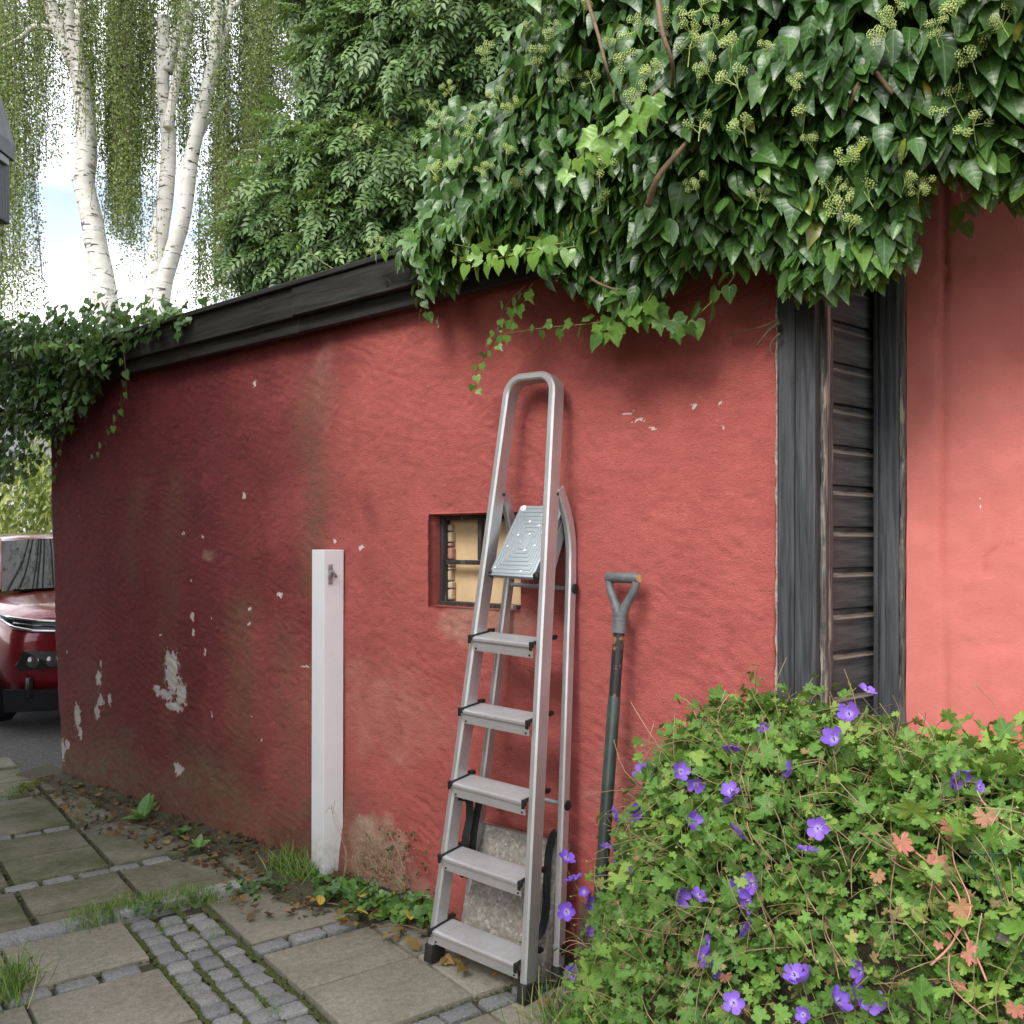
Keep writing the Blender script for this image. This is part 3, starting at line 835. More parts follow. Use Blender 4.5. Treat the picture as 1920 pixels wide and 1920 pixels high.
def rprof(w, d, r=0.005):
    hw, hd = w / 2, d / 2
    return [(-hw + r, -hd), (hw - r, -hd), (hw, -hd + r), (hw, hd - r), (hw - r, hd), (-hw + r, hd), (-hw, hd - r), (-hw, -hd + r)]
path = []
path.append((-rail_x(0.035), 0, 0.035)); path.append((-rail_x(1.0), 0, 1.0)); 
rad_ = 0.062; zc = LZ - 0.014 - rad_; xt = rail_x(zc)
for k in range(0, 9):
    a = math.pi - k / 8 * math.pi / 2
    path.append((-xt + rad_ + rad_ * math.cos(a), 0, zc + rad_ * math.sin(a)))
for k in range(0, 9):
    a = math.pi / 2 - k / 8 * math.pi / 2
    path.append((xt - rad_ + rad_ * math.cos(a), 0, zc + rad_ * math.sin(a)))
path.append((rail_x(1.0), 0, 1.0)); path.append((rail_x(0.035), 0, 0.035))
MB().sweep(path, rprof(0.027, 0.062, 0.006), (0, 1, 0)).build('front_frame', MAT['alu'], LAD, 30)
for s_ in (-1, 1):
    rp = [(s_ * (rail_x(0.05) + 0.004), 0.155, 0.05), (s_ * (rail_x(1.35) + 0.002), 0.128, 1.37)]
    for k in range(1, 9):
        u = k / 8
        rp.append((s_ * (rail_x(1.4) + 0.001 - 0.006 * u), 0.128 - 0.100 * u ** 2.2 + 0.004 * math.sin(u * 3.1), 1.37 + 0.285 * u))
    m = MB().sweep(rp, rprof(0.040, 0.024, 0.005), (1, 0, 0))
    m.build('rear_rail', MAT['alu'], LAD, 30)
    # feet
    o = MB().box((0, 0, 0), (0.036, 0.071, 0.062), None, 0.006).build('foot', MAT['rubber'], LAD, 30); o.location = (s_ * rail_x(0.02), 0, 0.034)
    o = MB().box((0, 0, 0), (0.034, 0.050, 0.062), None, 0.006).build('foot', MAT['rubber'], LAD, 30); o.location = (s_ * (rail_x(0.03) + 0.004), 0.155, 0.052)
    o = MB().lathe([(0.006, 0), (0.006, 0.003), (0.003, 0.004)], 10).build('rivet', MAT['dark_iron'], LAD, 40)
    o.location = (s_ * rail_x(1.63) + 0.0135, 0.018, 1.635); o.rotation_euler = (0, R(90), 0)
# six treads
TR = R(13)
for i, z in enumerate((0.128, 0.380, 0.632, 0.884, 1.136)):
    hl = rail_x(z) - 0.0155
    m = MB()
    m.box((0, 0, 0), (2 * hl, 0.098, 0.006), None, 0.002)
    m.box((0, -0.0465, -0.022), (2 * hl, 0.004, 0.046), None, 0.0015)
    m.box((0, 0.0465, -0.015), (2 * hl, 0.004, 0.03), None, 0.0015)
    m.box((0, -0.0505, -0.004), (2 * hl, 0.008, 0.012), None, 0.003)
    for q in range(13):
        m.box((0, -0.041 + q * 0.0068, 0.0038), (2 * hl - 0.004, 0.0026, 0.002))
    tr = m.build('tread', MAT['alu_tread'], LAD)
    tr.location = (0, 0.004, z); tr.rotation_euler = (TR, 0, 0)
    for s_ in (-1, 1):
        c = MB()
        c.box((0, 0, 0.002), (0.006, 0.112, 0.013), None, 0.002)
        c.box((s_ * 0.004, -0.056, 0.0), (0.016, 0.013, 0.020), None, 0.004)
        c.box((s_ * 0.004, -0.062, -0.012), (0.010, 0.009, 0.014), None, 0.003)
        c.box((s_ * 0.008, 0.058, 0.004), (0.020, 0.022, 0.014), None, 0.004)
        o = c.build('end_cap', MAT['black_plastic'], tr, 40); o.location = (s_ * (hl + 0.001), 0, 0.002)
        o = MB().lathe([(0.004, 0), (0.004, 0.002)], 8).build('rivet', MAT['dark_iron'], tr); o.location = (s_ * (hl - 0.012), -0.0485, -0.036); o.rotation_euler = (R(90), 0, 0)
# platform folded up
PLW = 0.198
plat = empty('platform', (0.010, -0.036, 1.342), (R(90 - 28), 0, 0), LAD)
o = MB().box((0, 0.148, 0), (PLW, 0.296, 0.018), None, 0.004).build('plate', MAT['zinc'], plat, 40)
m = MB()
for k in range(7):
    hx_, hy_ = 0.086 - 0.0112 * k, 0.136 - 0.0165 * k
    for (cx, cy, sx, sy) in ((0, hy_, 2 * hx_, 0.004), (0, -hy_, 2 * hx_, 0.004), (hx_, 0, 0.004, 2 * hy_ - 0.006), (-hx_, 0, 0.004, 2 * hy_ - 0.006)):
        m.box((cx, 0.148 + cy, 0.0095), (sx * 1.0, sy, 0.0028), None, 0.0010)
m.build('tread_ridges', MAT['zinc'], plat)
for (x, y, r_) in ((-0.080, 0.284, 0.013), (-0.075, 0.280, 0.010), (0.082, 0.262, .008), (-0.02, 0.225, .006), (0.03, .208, .006), (0.062, .185, .006), (0.058, .178, .005), (-.045, .168, .005), (.005, .172, .005), (.05, .125, .005), (.015, .105, .006), (-.07, .12, .004), (-.08, .03, .004), (.04, .02, .005), (.075, .22, .004), (-.02, .14, .003), (.07, .05, .003), (.02, .25, .003)):
    MB().lathe([(r_, 0.0), (r_ * 0.8, 0.0028)], 9, Matrix.Translation((x, y, 0.0098))).build('paint_drop', MAT['paint_white'], plat, 50)
m = MB().add([(PLW / 2 + .001, 0.02, -0.009), (PLW / 2 + .004, 0.02, -0.009), (PLW / 2 + .004, 0.26, -0.009), (PLW / 2 + .001, 0.26, -0.009), (PLW / 2 + .001, 0.03, -0.085), (PLW / 2 + .004, 0.03, -0.085), (PLW / 2 + .004, 0.2, -0.05), (PLW / 2 + .001, 0.2, -0.05)],
             [(0, 3, 2, 1), (0, 1, 5, 4), (1, 2, 6, 5), (2, 3, 7, 6), (3, 0, 4, 7), (4, 5, 6, 7)])
m.build('bracket', MAT['zinc'], plat)
for s_ in (-1, 1):
    o = MB().lathe([(0.012, 0), (0.0145, 0.004), (0.0145, 0.016), (0.010, 0.02)], 14).build('end_cap', MAT['black_plastic'], plat, 40)
    o.location = (s_ * (PLW / 2 + 0.0) - 0.004, 0.012, -0.002); o.rotation_euler = (0, R(90), 0)
# cross rods with caps
for (y, z) in ((0.137, 1.325), (0.148, 0.60), (0.155, 0.135)):
    hxr = rail_x(z) + 0.004
    rod = MB().tube([(-hxr, y, z), (hxr, y, z)], 0.0075, 10).build('cross_rod', MAT['zinc'], LAD, 40)
    for s_ in (-1, 1):
        M = Matrix.Translation((s_ * (hxr + 0.011), y, z)) @ Matrix.Rotation(R(90) * s_, 4, 'Y')
        MB().lathe([(0.0175, 0), (0.0175, 0.005), (0.012, 0.008)], 14, M).build('rod_cap', MAT['black_plastic'], rod, 40)
# straps
def strap(name, pts, wdir, width=0.026, th=0.002):
    m = MB(); pts = [Vector(p) for p in pts]; n = len(pts); vs = []; fs = []
    for i, p in enumerate(pts):
        t_ = (pts[min(i + 1, n - 1)] - pts[max(i - 1, 0)]).normalized()
        w_ = Vector(wdir(i / (n - 1))).normalized(); w_ = (w_ - t_ * w_.dot(t_)).normalized(); nn = t_.cross(w_)
        for (a, b) in ((-1, -1), (1, -1), (1, 1), (-1, 1)): vs.append(p + w_ * a * width / 2 + nn * b * th)
    for i in range(n - 1):
        for q in range(4): fs.append((4 * i + q, 4 * i + (q + 1) % 4, 4 * i + 4 + (q + 1) % 4, 4 * i + 4 + q))
    fs += [(3, 2, 1, 0), tuple(4 * n - 4 + q for q in range(4))]
    return m.add(vs, fs).build(name, MAT['strap'], LAD, 50)
def catmull(pts, n=8):
    pts = [Vector(p) for p in pts]; out = []
    for i in range(len(pts) - 1):
        p0 = pts[max(i - 1, 0)]; p1 = pts[i]; p2 = pts[i + 1]; p3 = pts[min(i + 2, len(pts) - 1)]
        for k in range(n):
            t_ = k / n
            out.append(0.5 * ((2 * p1) + (p2 - p0) * t_ + (2 * p0 - 5 * p1 + 4 * p2 - p3) * t_ ** 2 + (3 * p1 - p0 - 3 * p2 + p3) * t_ ** 3))
    out.append(pts[-1]); return out
xl = -rail_x(0.56)
strap('strap', catmull([(xl + 0.016, 0.012, 0.572), (xl + 0.022, 0.045, 0.555), (xl + 0.02, 0.058, 0.49), (xl + 0.018, 0.05, 0.43), (xl + 0.012, 0.062, 0.37), (xl - 0.0, 0.075, 0.30), (xl + .0, 0.09, 0.285), (xl + 0.01, 0.10, 0.33), (xl + 0.015, 0.095, 0.44), (xl + 0.018, 0.105, 0.54), (xl + 0.022, 0.130, 0.575), (xl + 0.022, 0.150, 0.578)]), lambda u: (0.75, 0.65, 0.1))
xr = rail_x(0.4)
strap('strap', catmull([(xr - 0.014, 0.142, 0.505), (xr - 0.026, 0.128, 0.50), (xr - 0.034, 0.120, 0.44), (xr - 0.030, 0.118, 0.34), (xr - 0.022, 0.115, 0.25), (xr - 0.024, 0.10, 0.185), (xr - 0.034, 0.06, 0.160), (xr - 0.036, 0.02, 0.165)]), lambda u: (0.8, 0.6, 0))
for (y, z) in ((0.012, 0.572), (0.150, 0.578)):
    o = MB().lathe([(0.009, 0), (0.009, 0.003), (0.005, 0.005)], 12).build('rivet', MAT['alu'], LAD, 40); o.location = (xl + 0.0255, y, z); o.rotation_euler = (0, R(90), 0)
    o = MB().box((0, 0, 0), (0.006, 0.036, 0.030), None, 0.002).build('strap_end', MAT['black_plastic'], LAD); o.location = (xl + 0.021, y, z); o.rotation_euler = (R(-12), 0, 0)

# ================================================================== concrete slab leaning on the wall
s_a = wall_at(912, 1538, 0.05)[0]; s_b = wall_at(1072, 1580, 0.05)[0]; z_a = wall_at(912, 1538, 0.05)[1]
th_ = 0.055; d_bot = 0.15
t = NT('exposed_aggregate', 0.9); v = t.coord('Object')
vor = t.n('ShaderNodeTexVoronoi', {'Vector': v, 'Scale': 95.0}).outputs['Color']; nn_ = t.noise(v, 60, 5, 0.7)
sepc = t.n('ShaderNodeSeparateColor', {0: vor}).outputs[0]
c = t.ramp(sepc, [(0.0, (0.24, 0.215, 0.185)), (0.55, (0.36, 0.335, 0.30)), (0.9, (0.44, 0.41, 0.37)), (1.0, (0.60, 0.55, 0.47))])
c = t.mix(t.ramp(nn_, [(0.4, 0), (0.65, 0.6)]), c, (0.25, 0.23, 0.20))
t.set('Base Color', c); t.bump(t.math('ADD', sepc, nn_), 0.5, 0.008)
L_ = math.hypot(z_a, d_bot - 0.045)
ang = math.atan2(d_bot - 0.045, z_a)
m = MB().box((0, 0, L_ / 2), (s_b - s_a, th_, L_), None, 0.006)
sl = m.build('concrete_slab', t.m, None, 30)
sl.location = W((s_a + s_b) / 2 - 0.005, d_bot + 0.03, 0.0); sl.rotation_euler = (-ang, 0, WANG)
tag(sl, 'square exposed aggregate concrete slab propped on the wall behind the stepladder', 'slab')

# ================================================================== white post
t = NT('white_gloss_paint', 0.40); v = t.coord('Object')
sep = t.n('ShaderNodeSeparateXYZ', {0: v})
spk = t.noise(v, 55, 4, 0.7); big_ = t.noise(v, 6, 5, 0.7)
c = t.ramp(big_, [(0.3, (0.74, 0.765, 0.79)), (0.7, (0.82, 0.83, 0.84))])
c = t.mix(t.ramp(spk, [(0.73, 0), (0.76, 0.7)]), c, (0.22, 0.20, 0.18))
low_ = t.math('MULTIPLY', t.math('SUBTRACT', 1.0, t.math('MULTIPLY', sep.outputs[2], 4.5), True), t.ramp(t.noise(v, 28, 5, 0.7), [(0.35, 0.1), (0.6, 0.9)]))
c = t.mix(low_, c, (0.34, 0.31, 0.25))
t.set('Base Color', c); t.bump(big_, 0.05, 0.01); MAT['white_post'] = t.m
pf = ground_at(606, 1647, 0.03)
POST = empty('white_post', pf, (0, R(0.25), WANG - R(7)))
tag(POST, 'square white painted post standing against the dark end of the red wall', 'post')
PW = 0.098
PH = CAMZ - 0.03 - (1031 - HOR) / FPX * pf.y + 0.0
o = MB().box((-PW / 2, PW / 2, PH / 2 - 0.02), (PW, PW, PH + 0.04), None, 0.0025).build('shaft', MAT['white_post'], POST, False)
o = MB().box((0, 0, 0), (0.004, 0.022, 0.085), None, 0.002).build('latch_plate', simple('grey_steel', (0.40, 0.41, 0.42), 0.45, 0.6, 0.3, 60), POST, 30)
o.location = (0.002, 0.030, PH - 0.105)
lk = MB(); lk.tube([(0, 0, 0.014), (0.016, 0.004, 0.012), (0.02, 0.012, 0.0), (0.018, 0.02, -0.012)], 0.005, 8)
lk.box((0.006, 0.0, 0.0), (0.012, 0.018, 0.022), None, 0.002)
lk.build('latch_bolt', simple('grey_steel_b', (0.33, 0.34, 0.36), 0.4, 0.7, 0.3, 60), o, 40)

# ================================================================== spade
MAT['spade_grip'] = simple('grey_plastic', (0.12, 0.125, 0.135), 0.55, 0, 0.25, 40, 0.1)
MAT['spade_shaft_low'] = simple('dark_green_tube', (0.045, 0.062, 0.055), 0.35, 0.2, 0.25, 12)
t = NT('black_tube_rust', 0.45); v = t.coord('Object')
rs = t.noise(v, 26, 5, 0.6)
t.set('Base Color', t.mix(t.ramp(rs, [(0.60, 0), (0.66, 1)]), (0.02, 0.021, 0.022), (0.26, 0.12, 0.07)))
MAT['spade_shaft_up'] = t.m
MAT['endwood'] = simple('wood_end', (0.55, 0.33, 0.15), 0.7, 0, 0.25, 60)
p_top = Wp(1161, 1180, 0.085); p_mid = Wp(1152, 1306, 0.105); p_bot0 = Wp(1133, 1575, 0.16)
dirv = (p_bot0 - p_top).normalized()
p_end = p_top + dirv * ((p_top.z - 0.30) / -dirv.z)
SPADE = empty('spade', (p_end.x, p_end.y, 0.0), (0, 0, 0))
tag(SPADE, 'spade with grey D-grip and dark metal shaft leaning right of the ladder', 'spade')
inv = Matrix.Translation(-SPADE.location)
def sl_(p): return inv @ Vector(p)
MB().tube([sl_(p_top - dirv * 0.02), sl_(p_mid)], 0.0185, 16).build('upper_shaft', MAT['spade_shaft_up'], SPADE, 40)
MB().tube([sl_(p_mid), sl_(p_mid + dirv * 0.004), sl_(p_end)], [0.0195, 0.0205, 0.0205], 16).build('lower_shaft', MAT['spade_shaft_low'], SPADE, 40)
up_ = -dirv
side = (DU + NN * 0.10).normalized(); side = (side - up_ * side.dot(up_)).normalized()
gm = MB()
soc0 = p_top + dirv * 0.012; soc1 = p_top + up_ * 0.055
gm.tube([sl_(soc0), sl_(soc1)], [0.0235, 0.0225], 16)
hg = 0.165
for s_ in (-1, 1):
    pts = [soc1 - up_ * 0.02 + side * s_ * 0.006, soc1 + up_ * 0.02 + side * s_ * 0.019, soc1 + up_ * 0.065 + side * s_ * 0.046, soc1 + up_ * 0.088 + side * s_ * 0.054, soc1 + up_ * 0.112 + side * s_ * 0.052]
    gm.tube([sl_(p) for p in catmull(pts, 4)], [0.0165] * 5 + [0.0135] * 12, 10)
for q in (0.004, 0.018): gm.tube([sl_(soc1 - up_ * (0.008 + q)), sl_(soc1 - up_ * (q + 0.0))], [0.0245, 0.0245], 16)
gm.build('d_grip', MAT['spade_grip'], SPADE, 50)
gtop = soc1 + up_ * 0.112
MB().tube([sl_(gtop - side * 0.066), sl_(gtop - side * 0.062), sl_(gtop + side * 0.062), sl_(gtop + side * 0.066)], [0.015, 0.0175, 0.0175, 0.015], 16).build('grip_bar', MAT['spade_grip'], SPADE, 50)
MB().tube([sl_(gtop + side * 0.060), sl_(gtop + side * 0.0675)], 0.0135, 14).build('dowel_end', MAT['endwood'], SPADE, 50)
bl = MB()
vs = []; fs = []
nb = 8
back = NN
for i in range(nb + 1):
    u = i / nb
    for j in range(5):
        w_ = (j - 2) / 2
        p = p_end + dirv * (0.0 + 0.26 * u) + side * w_ * 0.085 * (0.95 if u < 0.8 else 0.95 - 0.3 * (u - 0.8)) + NN * (0.012 * (1 - w_ * w_))
        vs += [sl_(p), sl_(p - NN * 0.004)]
for i in range(nb):
    for j in range(4):
        a = (i * 5 + j) * 2; b = a + 2; c_ = ((i + 1) * 5 + j) * 2; d_ = c_ + 2
        fs += [(a, b, d_, c_), (a + 1, c_ + 1, d_ + 1, b + 1)]
bl.add(vs, fs).build('blade', simple('rusty_blade', (0.12, 0.09, 0.07), 0.6, 0.5, 0.4, 20), SPADE, 50)
# ================================================================== foliage tools
def blade_tpl(ts, ws, fold=0.25, droop=0.2, curl=0.0):
    V = []; UV = []
    for t_, w_ in zip(ts, ws):
        z = -droop * t_ * t_
        for j in (-1, 0, 1):
            V.append((j * w_, t_, z + fold * abs(j) * w_ + curl * j * w_ * t_)); UV.append((j * w_, t_))
    T = []
    for i in range(len(ts) - 1):
        a = 3 * i
        for j in (0, 1):
            T += [(a + j, a + j + 1, a + j + 4), (a + j, a + j + 4, a + j + 3)]
    return np.array(V, float), np.array(T), np.array(UV, float)
def fan_tpl(outline, centre, cup=0.15, droop=0.15, mirror=True, rib='mid'):
    pts = list(outline)
    if mirror: pts = pts + [(-x, y) for (x, y) in reversed(pts) if abs(x) > 1e-6]
    V = [(centre[0], centre[1], 0)] + [(x, y, cup * abs(x) * (1 - abs(x)) - droop * y * y + 0.04 * math.sin(9 * x + 5 * y)) for (x, y) in pts]
    n = len(pts)
    T = [(0, 1 + k, 1 + (k + 1) % n) for k in range(n)]
    UV = [(v[0], v[1]) for v in V]
    return np.array(V, float), np.array(T), np.array(UV, float)
TPL = {}
TPL['ivy_a'] = blade_tpl([0, .08, .2, .36, .55, .75, .9, 1], [.03, .17, .26, .29, .25, .16, .07, .0], 0.34, 0.20)
TPL['ivy_b'] = blade_tpl([0, .06, .16, .3, .5, .72, .9, 1], [.03, .21, .33, .35, .28, .16, .07, .0], 0.26, 0.32, 0.2)
TPL['ivy_c'] = blade_tpl([0, .1, .24, .42, .62, .8, .92, 1], [.03, .15, .22, .25, .22, .14, .06, .0], 0.42, 0.15, -0.25)
TPL['ivy_d'] = blade_tpl([0, .08, .2, .36, .55, .75, .9, 1], [.03, .17, .30, .28, .28, .15, .06, .0], 0.36, 0.50, 0.45)
TPL['ivy_e'] = blade_tpl([0, .1, .25, .45, .65, .82, .93, 1], [.03, .17, .24, .25, .21, .13, .06, .0], 0.15, -0.2, -0.5)
TPL['ivy_l'] = fan_tpl([(0, 0.03), (.20, -.07), (.40, -.02), (.50, .14), (.44, .30), (.50, .46), (.30, .50), (.20, .62), (.10, .82), (0, 1.0)], (0, 0.3), 0.3, 0.2)
TPL['ivy_h'] = fan_tpl([(0, 0.06), (.16, -.06), (.36, -.03), (.46, .14), (.44, .34), (.33, .56), (.17, .80), (0, 1.0)], (0, 0.32), 0.25, 0.18)
def geranium_tpl(lobes, cup):
    V = [(0, 0, 0)]; UV = [(0, 0)]
    a0 = R(-152); a1 = R(152)
    for k in range(lobes):
        c = a0 + (a1 - a0) * (k + 0.5) / lobes; hwid = (a1 - a0) / lobes / 2
        sc_ = 1.0 - 0.16 * abs((k + 0.5) / lobes - 0.5) * 2
        for (u, r_) in ((-0.95, 0.60), (-0.66, 0.86), (-0.40, 0.82), (-0.20, 1.0), (0.0, 0.92), (0.20, 1.0), (0.40, 0.82), (0.66, 0.86)):
            a = c + u * hwid; r2 = r_ * sc_
            V.append((r2 * math.sin(a), r2 * math.cos(a), cup * r2 * r2 - 0.10 * r2 * math.cos(2 * math.pi * u * 0.5) ** 2 + 0.05 * math.sin(5 * a)))
            UV.append((u * r2 * 0.5, r2))
    V.append((0.06 * math.sin(a1), -0.1, 0)); UV.append((0.3, 0.1))
    n = len(V) - 1
    return np.array(V, float), np.array([(0, 1 + k, 1 + (k + 1) % n) for k in range(n)]), np.array(UV, float)
TPL['ger_7'] = geranium_tpl(7, 0.22); TPL['ger_5'] = geranium_tpl(5, -0.15); TPL['ger_5b'] = geranium_tpl(5, 0.35)

def unit(a): return a / np.maximum(1e-9, np.linalg.norm(a, axis=-1, keepdims=True))
def basis(tip, nrm, size):
    y = unit(tip); z = unit(nrm - (nrm * y).sum(-1, keepdims=True) * y); x = np.cross(y, z)
    return np.stack([x, y, z], -1) * np.asarray(size)[:, None, None]
def mass_mesh(name, keys, which, P, M, rnd, young, mat, bump=None):
    Vs, Ts, Us, Rs, Ys = [], [], [], [], []; b = 0
    for ki, key in enumerate(keys):
        sel = np.where(which == ki)[0]
        if len(sel) == 0: continue
        V, T, U = TPL[key]
        X = np.einsum('nij,vj->nvi', M[sel], V) + P[sel][:, None, :]
        n = len(sel); nv = len(V)
        Vs.append(X.reshape(-1, 3)); Ts.append((T[None] + (np.arange(n) * nv)[:, None, None] + b).reshape(-1, 3))
        Us.append(np.tile(U, (n, 1))); Rs.append(np.repeat(rnd[sel], nv)); Ys.append(np.repeat(young[sel], nv)); b += n * nv
    return np_mesh(name, np.concatenate(Vs), np.concatenate(Ts), mat, {'rnd': np.concatenate(Rs), 'young': np.concatenate(Ys)}, np.concatenate(Us))
_lm = {}
def leaf_mesh(key, r_, y_, mat):
    k = (key, round(r_ * 8), round(y_ * 4), mat.name)
    if k not in _lm:
        V, T, U = TPL[key]
        _lm[k] = np_mesh('leaf', V, T, mat, {'rnd': np.full(len(V), k[1] / 8), 'young': np.full(len(V), k[2] / 4)}, U)
    return _lm[k]
def project(P):
    Y = np.maximum(P[:, 1], 0.05)
    return 960 + FPX * P[:, 0] / Y, HOR - FPX * (P[:, 2] - CAMZ) / Y
def pick_shown(P, M, size, limit=300, cell=22):
    """indices of the leaves that show largest in the photograph"""
    px, py = project(P); dist = np.linalg.norm(P - np.array([0, 0, CAMZ]), axis=1)
    inside = (px > 5) & (px < 1915) & (py > 5) & (py < 1915)
    view = unit(np.array([0, 0, CAMZ]) - P)
    face = np.abs((unit(M[:, :, 2]) * view).sum(1))
    cx = np.clip(px // cell, -1, 100).astype(int); cy = np.clip(py // cell, -1, 100).astype(int)
    key = cx * 1000 + cy; near = {}
    for k, d_, ins in zip(key, dist, inside):
        if ins and (k not in near or d_ < near[k]): near[k] = d_
    front = np.array([ins and d_ < near.get(k, 0) + 0.03 for k, d_, ins in zip(key, dist, inside)])
    score = np.where(front, size ** 2 * (0.15 + face) / dist ** 2, -1)
    order = np.argsort(-score)[:limit]
    return order[score[order] > 0]
def foliage(root, P, M, size, which, keys, rnd, young, mat, limit=300, part='leaf', rest='foliage'):
    sel = pick_shown(P, M, size, limit) if limit else np.array([], int)
    loc = np.array(root.location)
    for i in sel:
        o = link(part, leaf_mesh(keys[which[i]], rnd[i], young[i], mat), root)
        m4 = Matrix.Identity(4)
        for a in range(3):
            for b in range(3): m4[a][b] = M[i, a, b]
            m4[a][3] = P[i, a] - loc[a]
        o.matrix_local = m4
    mask = np.ones(len(P), bool); mask[sel] = False
    if mask.any():
        o = link(rest, mass_mesh(rest, keys, which[mask], P[mask] - loc, M[mask], rnd[mask], young[mask], mat), root)
        o['kind'] = 'stuff'
def inside_poly(x, y, poly):
    r = np.zeros(len(x), bool); n = len(poly); j = n - 1
    for i in range(n):
        xi, yi = poly[i]; xj, yj = poly[j]
        c = ((yi > y) != (yj > y)) & (x < (xj - xi) * (y - yi) / (yj - yi + 1e-12) + xi)
        r ^= c; j = i
    return r
DUn, NNn, W0n = np.array(DU), np.array(NN), np.array(W0)
def Wn(s, d, z):
    return W0n + np.outer(s, DUn) + np.outer(d, NNn) + np.outer(z, [0, 0, 1])

MAT['ivy'] = leaf_material('ivy_leaf', [(0.0, (0.016, 0.054, 0.013)), (0.5, (0.048, 0.130, 0.027)), (0.86, (0.125, 0.255, 0.048)), (0.96, (0.20, 0.24, 0.03)), (1.0, (0.45, 0.36, 0.04))], (0.22, 0.40, 0.06), 0.31, 0.22, (0.20, 0.33, 0.12), 0.030, 0.52)
MAT['ivy_small'] = leaf_material('small_ivy_leaf', [(0.0, (0.026, 0.062, 0.020)), (0.5, (0.064, 0.138, 0.038)), (1.0, (0.135, 0.245, 0.058))], (0.20, 0.36, 0.05), 0.45, 0.18, (0.12, 0.2, 0.08), 0.03)
MAT['twig'] = simple('ivy_twig', (0.17, 0.11, 0.065), 0.8, 0, 0.3, 40, 0.3)
MAT['greenstem'] = simple('green_stem', (0.24, 0.27, 0.08), 0.6, 0, 0.25, 30)
MAT['umbel'] = simple('ivy_flower', (0.42, 0.52, 0.17), 0.6, 0, 0.35, 60)

# ================================================================== the big flowering ivy over the roof edge
IVY = empty('ivy_bush', W(0.9, -0.3, 2.5))
tag(IVY, 'big glossy flowering ivy bush hanging over the roof edge and black clapboards', 'ivy')
ivy_px = [(700, 445), (735, 460), (775, 475), (800, 520), (812, 460), (860, 445), (940, 455), (1000, 475), (1060, 520), (1110, 515), (1180, 525), (1230, 480), (1300, 455), (1385, 430), (1420, 485), (1465, 505), (1540, 495), (1610, 455), (1655, 415), (1695, 350), (1735, 285), (1800, 270), (1850, 315), (1925, 290), (2150, 400), (2150, -420), (1010, -420), (1010, -20), (960, 70), (900, 140), (770, 195), (775, 300), (795, 400), (745, 440)]
ivy_poly = [wall_at(x, y, 0.3) for (x, y) in ivy_px]
sx_ = [p[0] for p in ivy_poly]; sz_ = [p[1] for p in ivy_poly]
def ivy_front(s, z):
    return 0.20 + 0.20 * sstep(-0.3, 0.9, s) * sstep(2.2, 2.7, z) + 0.30 * (fbm(np.asarray(s) * 2.2, np.asarray(z) * 2.2, 3, 401) - 0.45) + 0.10 * (fbm(np.asarray(s) * 6, np.asarray(z) * 6, 2, 411) - 0.5)
n_iv = 21000
s = rng.uniform(min(sx_), max(sx_), n_iv * 2); z = rng.uniform(min(sz_), max(sz_), n_iv * 2)
ok = inside_poly(s + (fbm(s * 9, z * 9, 2, 421) - 0.5) * 0.10, z + (fbm(s * 9 + 5, z * 9, 2, 431) - 0.5) * 0.12, ivy_poly)
s, z = s[ok][:n_iv], z[ok][:n_iv]; n = len(s)
lay = rng.uniform(0, 1, n) ** 1.3
d = ivy_front(s, z) - lay * np.where(z > 2.62, 0.65, np.minimum(0.45, ivy_front(s, z) - 0.13)) + rng.normal(0, 0.02, n)
d = np.maximum(d, np.where(z > 2.62, -0.5, 0.12))
P = Wn(s, d, z)
clump = fbm(s * 5, z * 5, 3, 441)
tip = np.array([0, 0, -1.0]) * 0.9 + NNn * rng.normal(0.35, 0.22, (n, 1)) + DUn * (1.1 * (fbm(s * 4.5, z * 4.5, 2, 451) - 0.5)[:, None] + rng.normal(0, 0.20, (n, 1))) + rng.normal(0, 0.16, (n, 3))
nrm = NNn * rng.normal(0.8, 0.2, (n, 1)) + np.array([0, 0, 1]) * rng.normal(0.5, 0.25, (n, 1)) + DUn * (1.5 * (fbm(s * 4.5 + 9, z * 4.5, 2, 461) - 0.5)[:, None]) + rng.normal(0, 0.32, (n, 3))
low = sstep(0.5, -0.5, s)
size = (0.046 + 0.052 * rng.uniform(0, 1, n) ** 1.2) * (1 - 0.20 * low)
rnd = np.clip(0.15 + 0.55 * clump + rng.normal(0, 0.17, n), 0, 0.88); ylw = rng.uniform(0, 1, n) > 0.991; rnd[ylw] = rng.uniform(0.95, 1.0, ylw.sum())
young = np.clip(rng.normal(-0.05, 0.10, n), 0, 1)
which = np.where(rng.uniform(0, 1, n) < 0.45 * low + 0.03, 3, np.array([0, 1, 2, 5, 6])[rng.integers(0, 5, n)])
LP, LM, LS, LW, LR, LY = [P], [basis(tip, nrm, size)], [size], [which], [rnd], [young]
stems = []
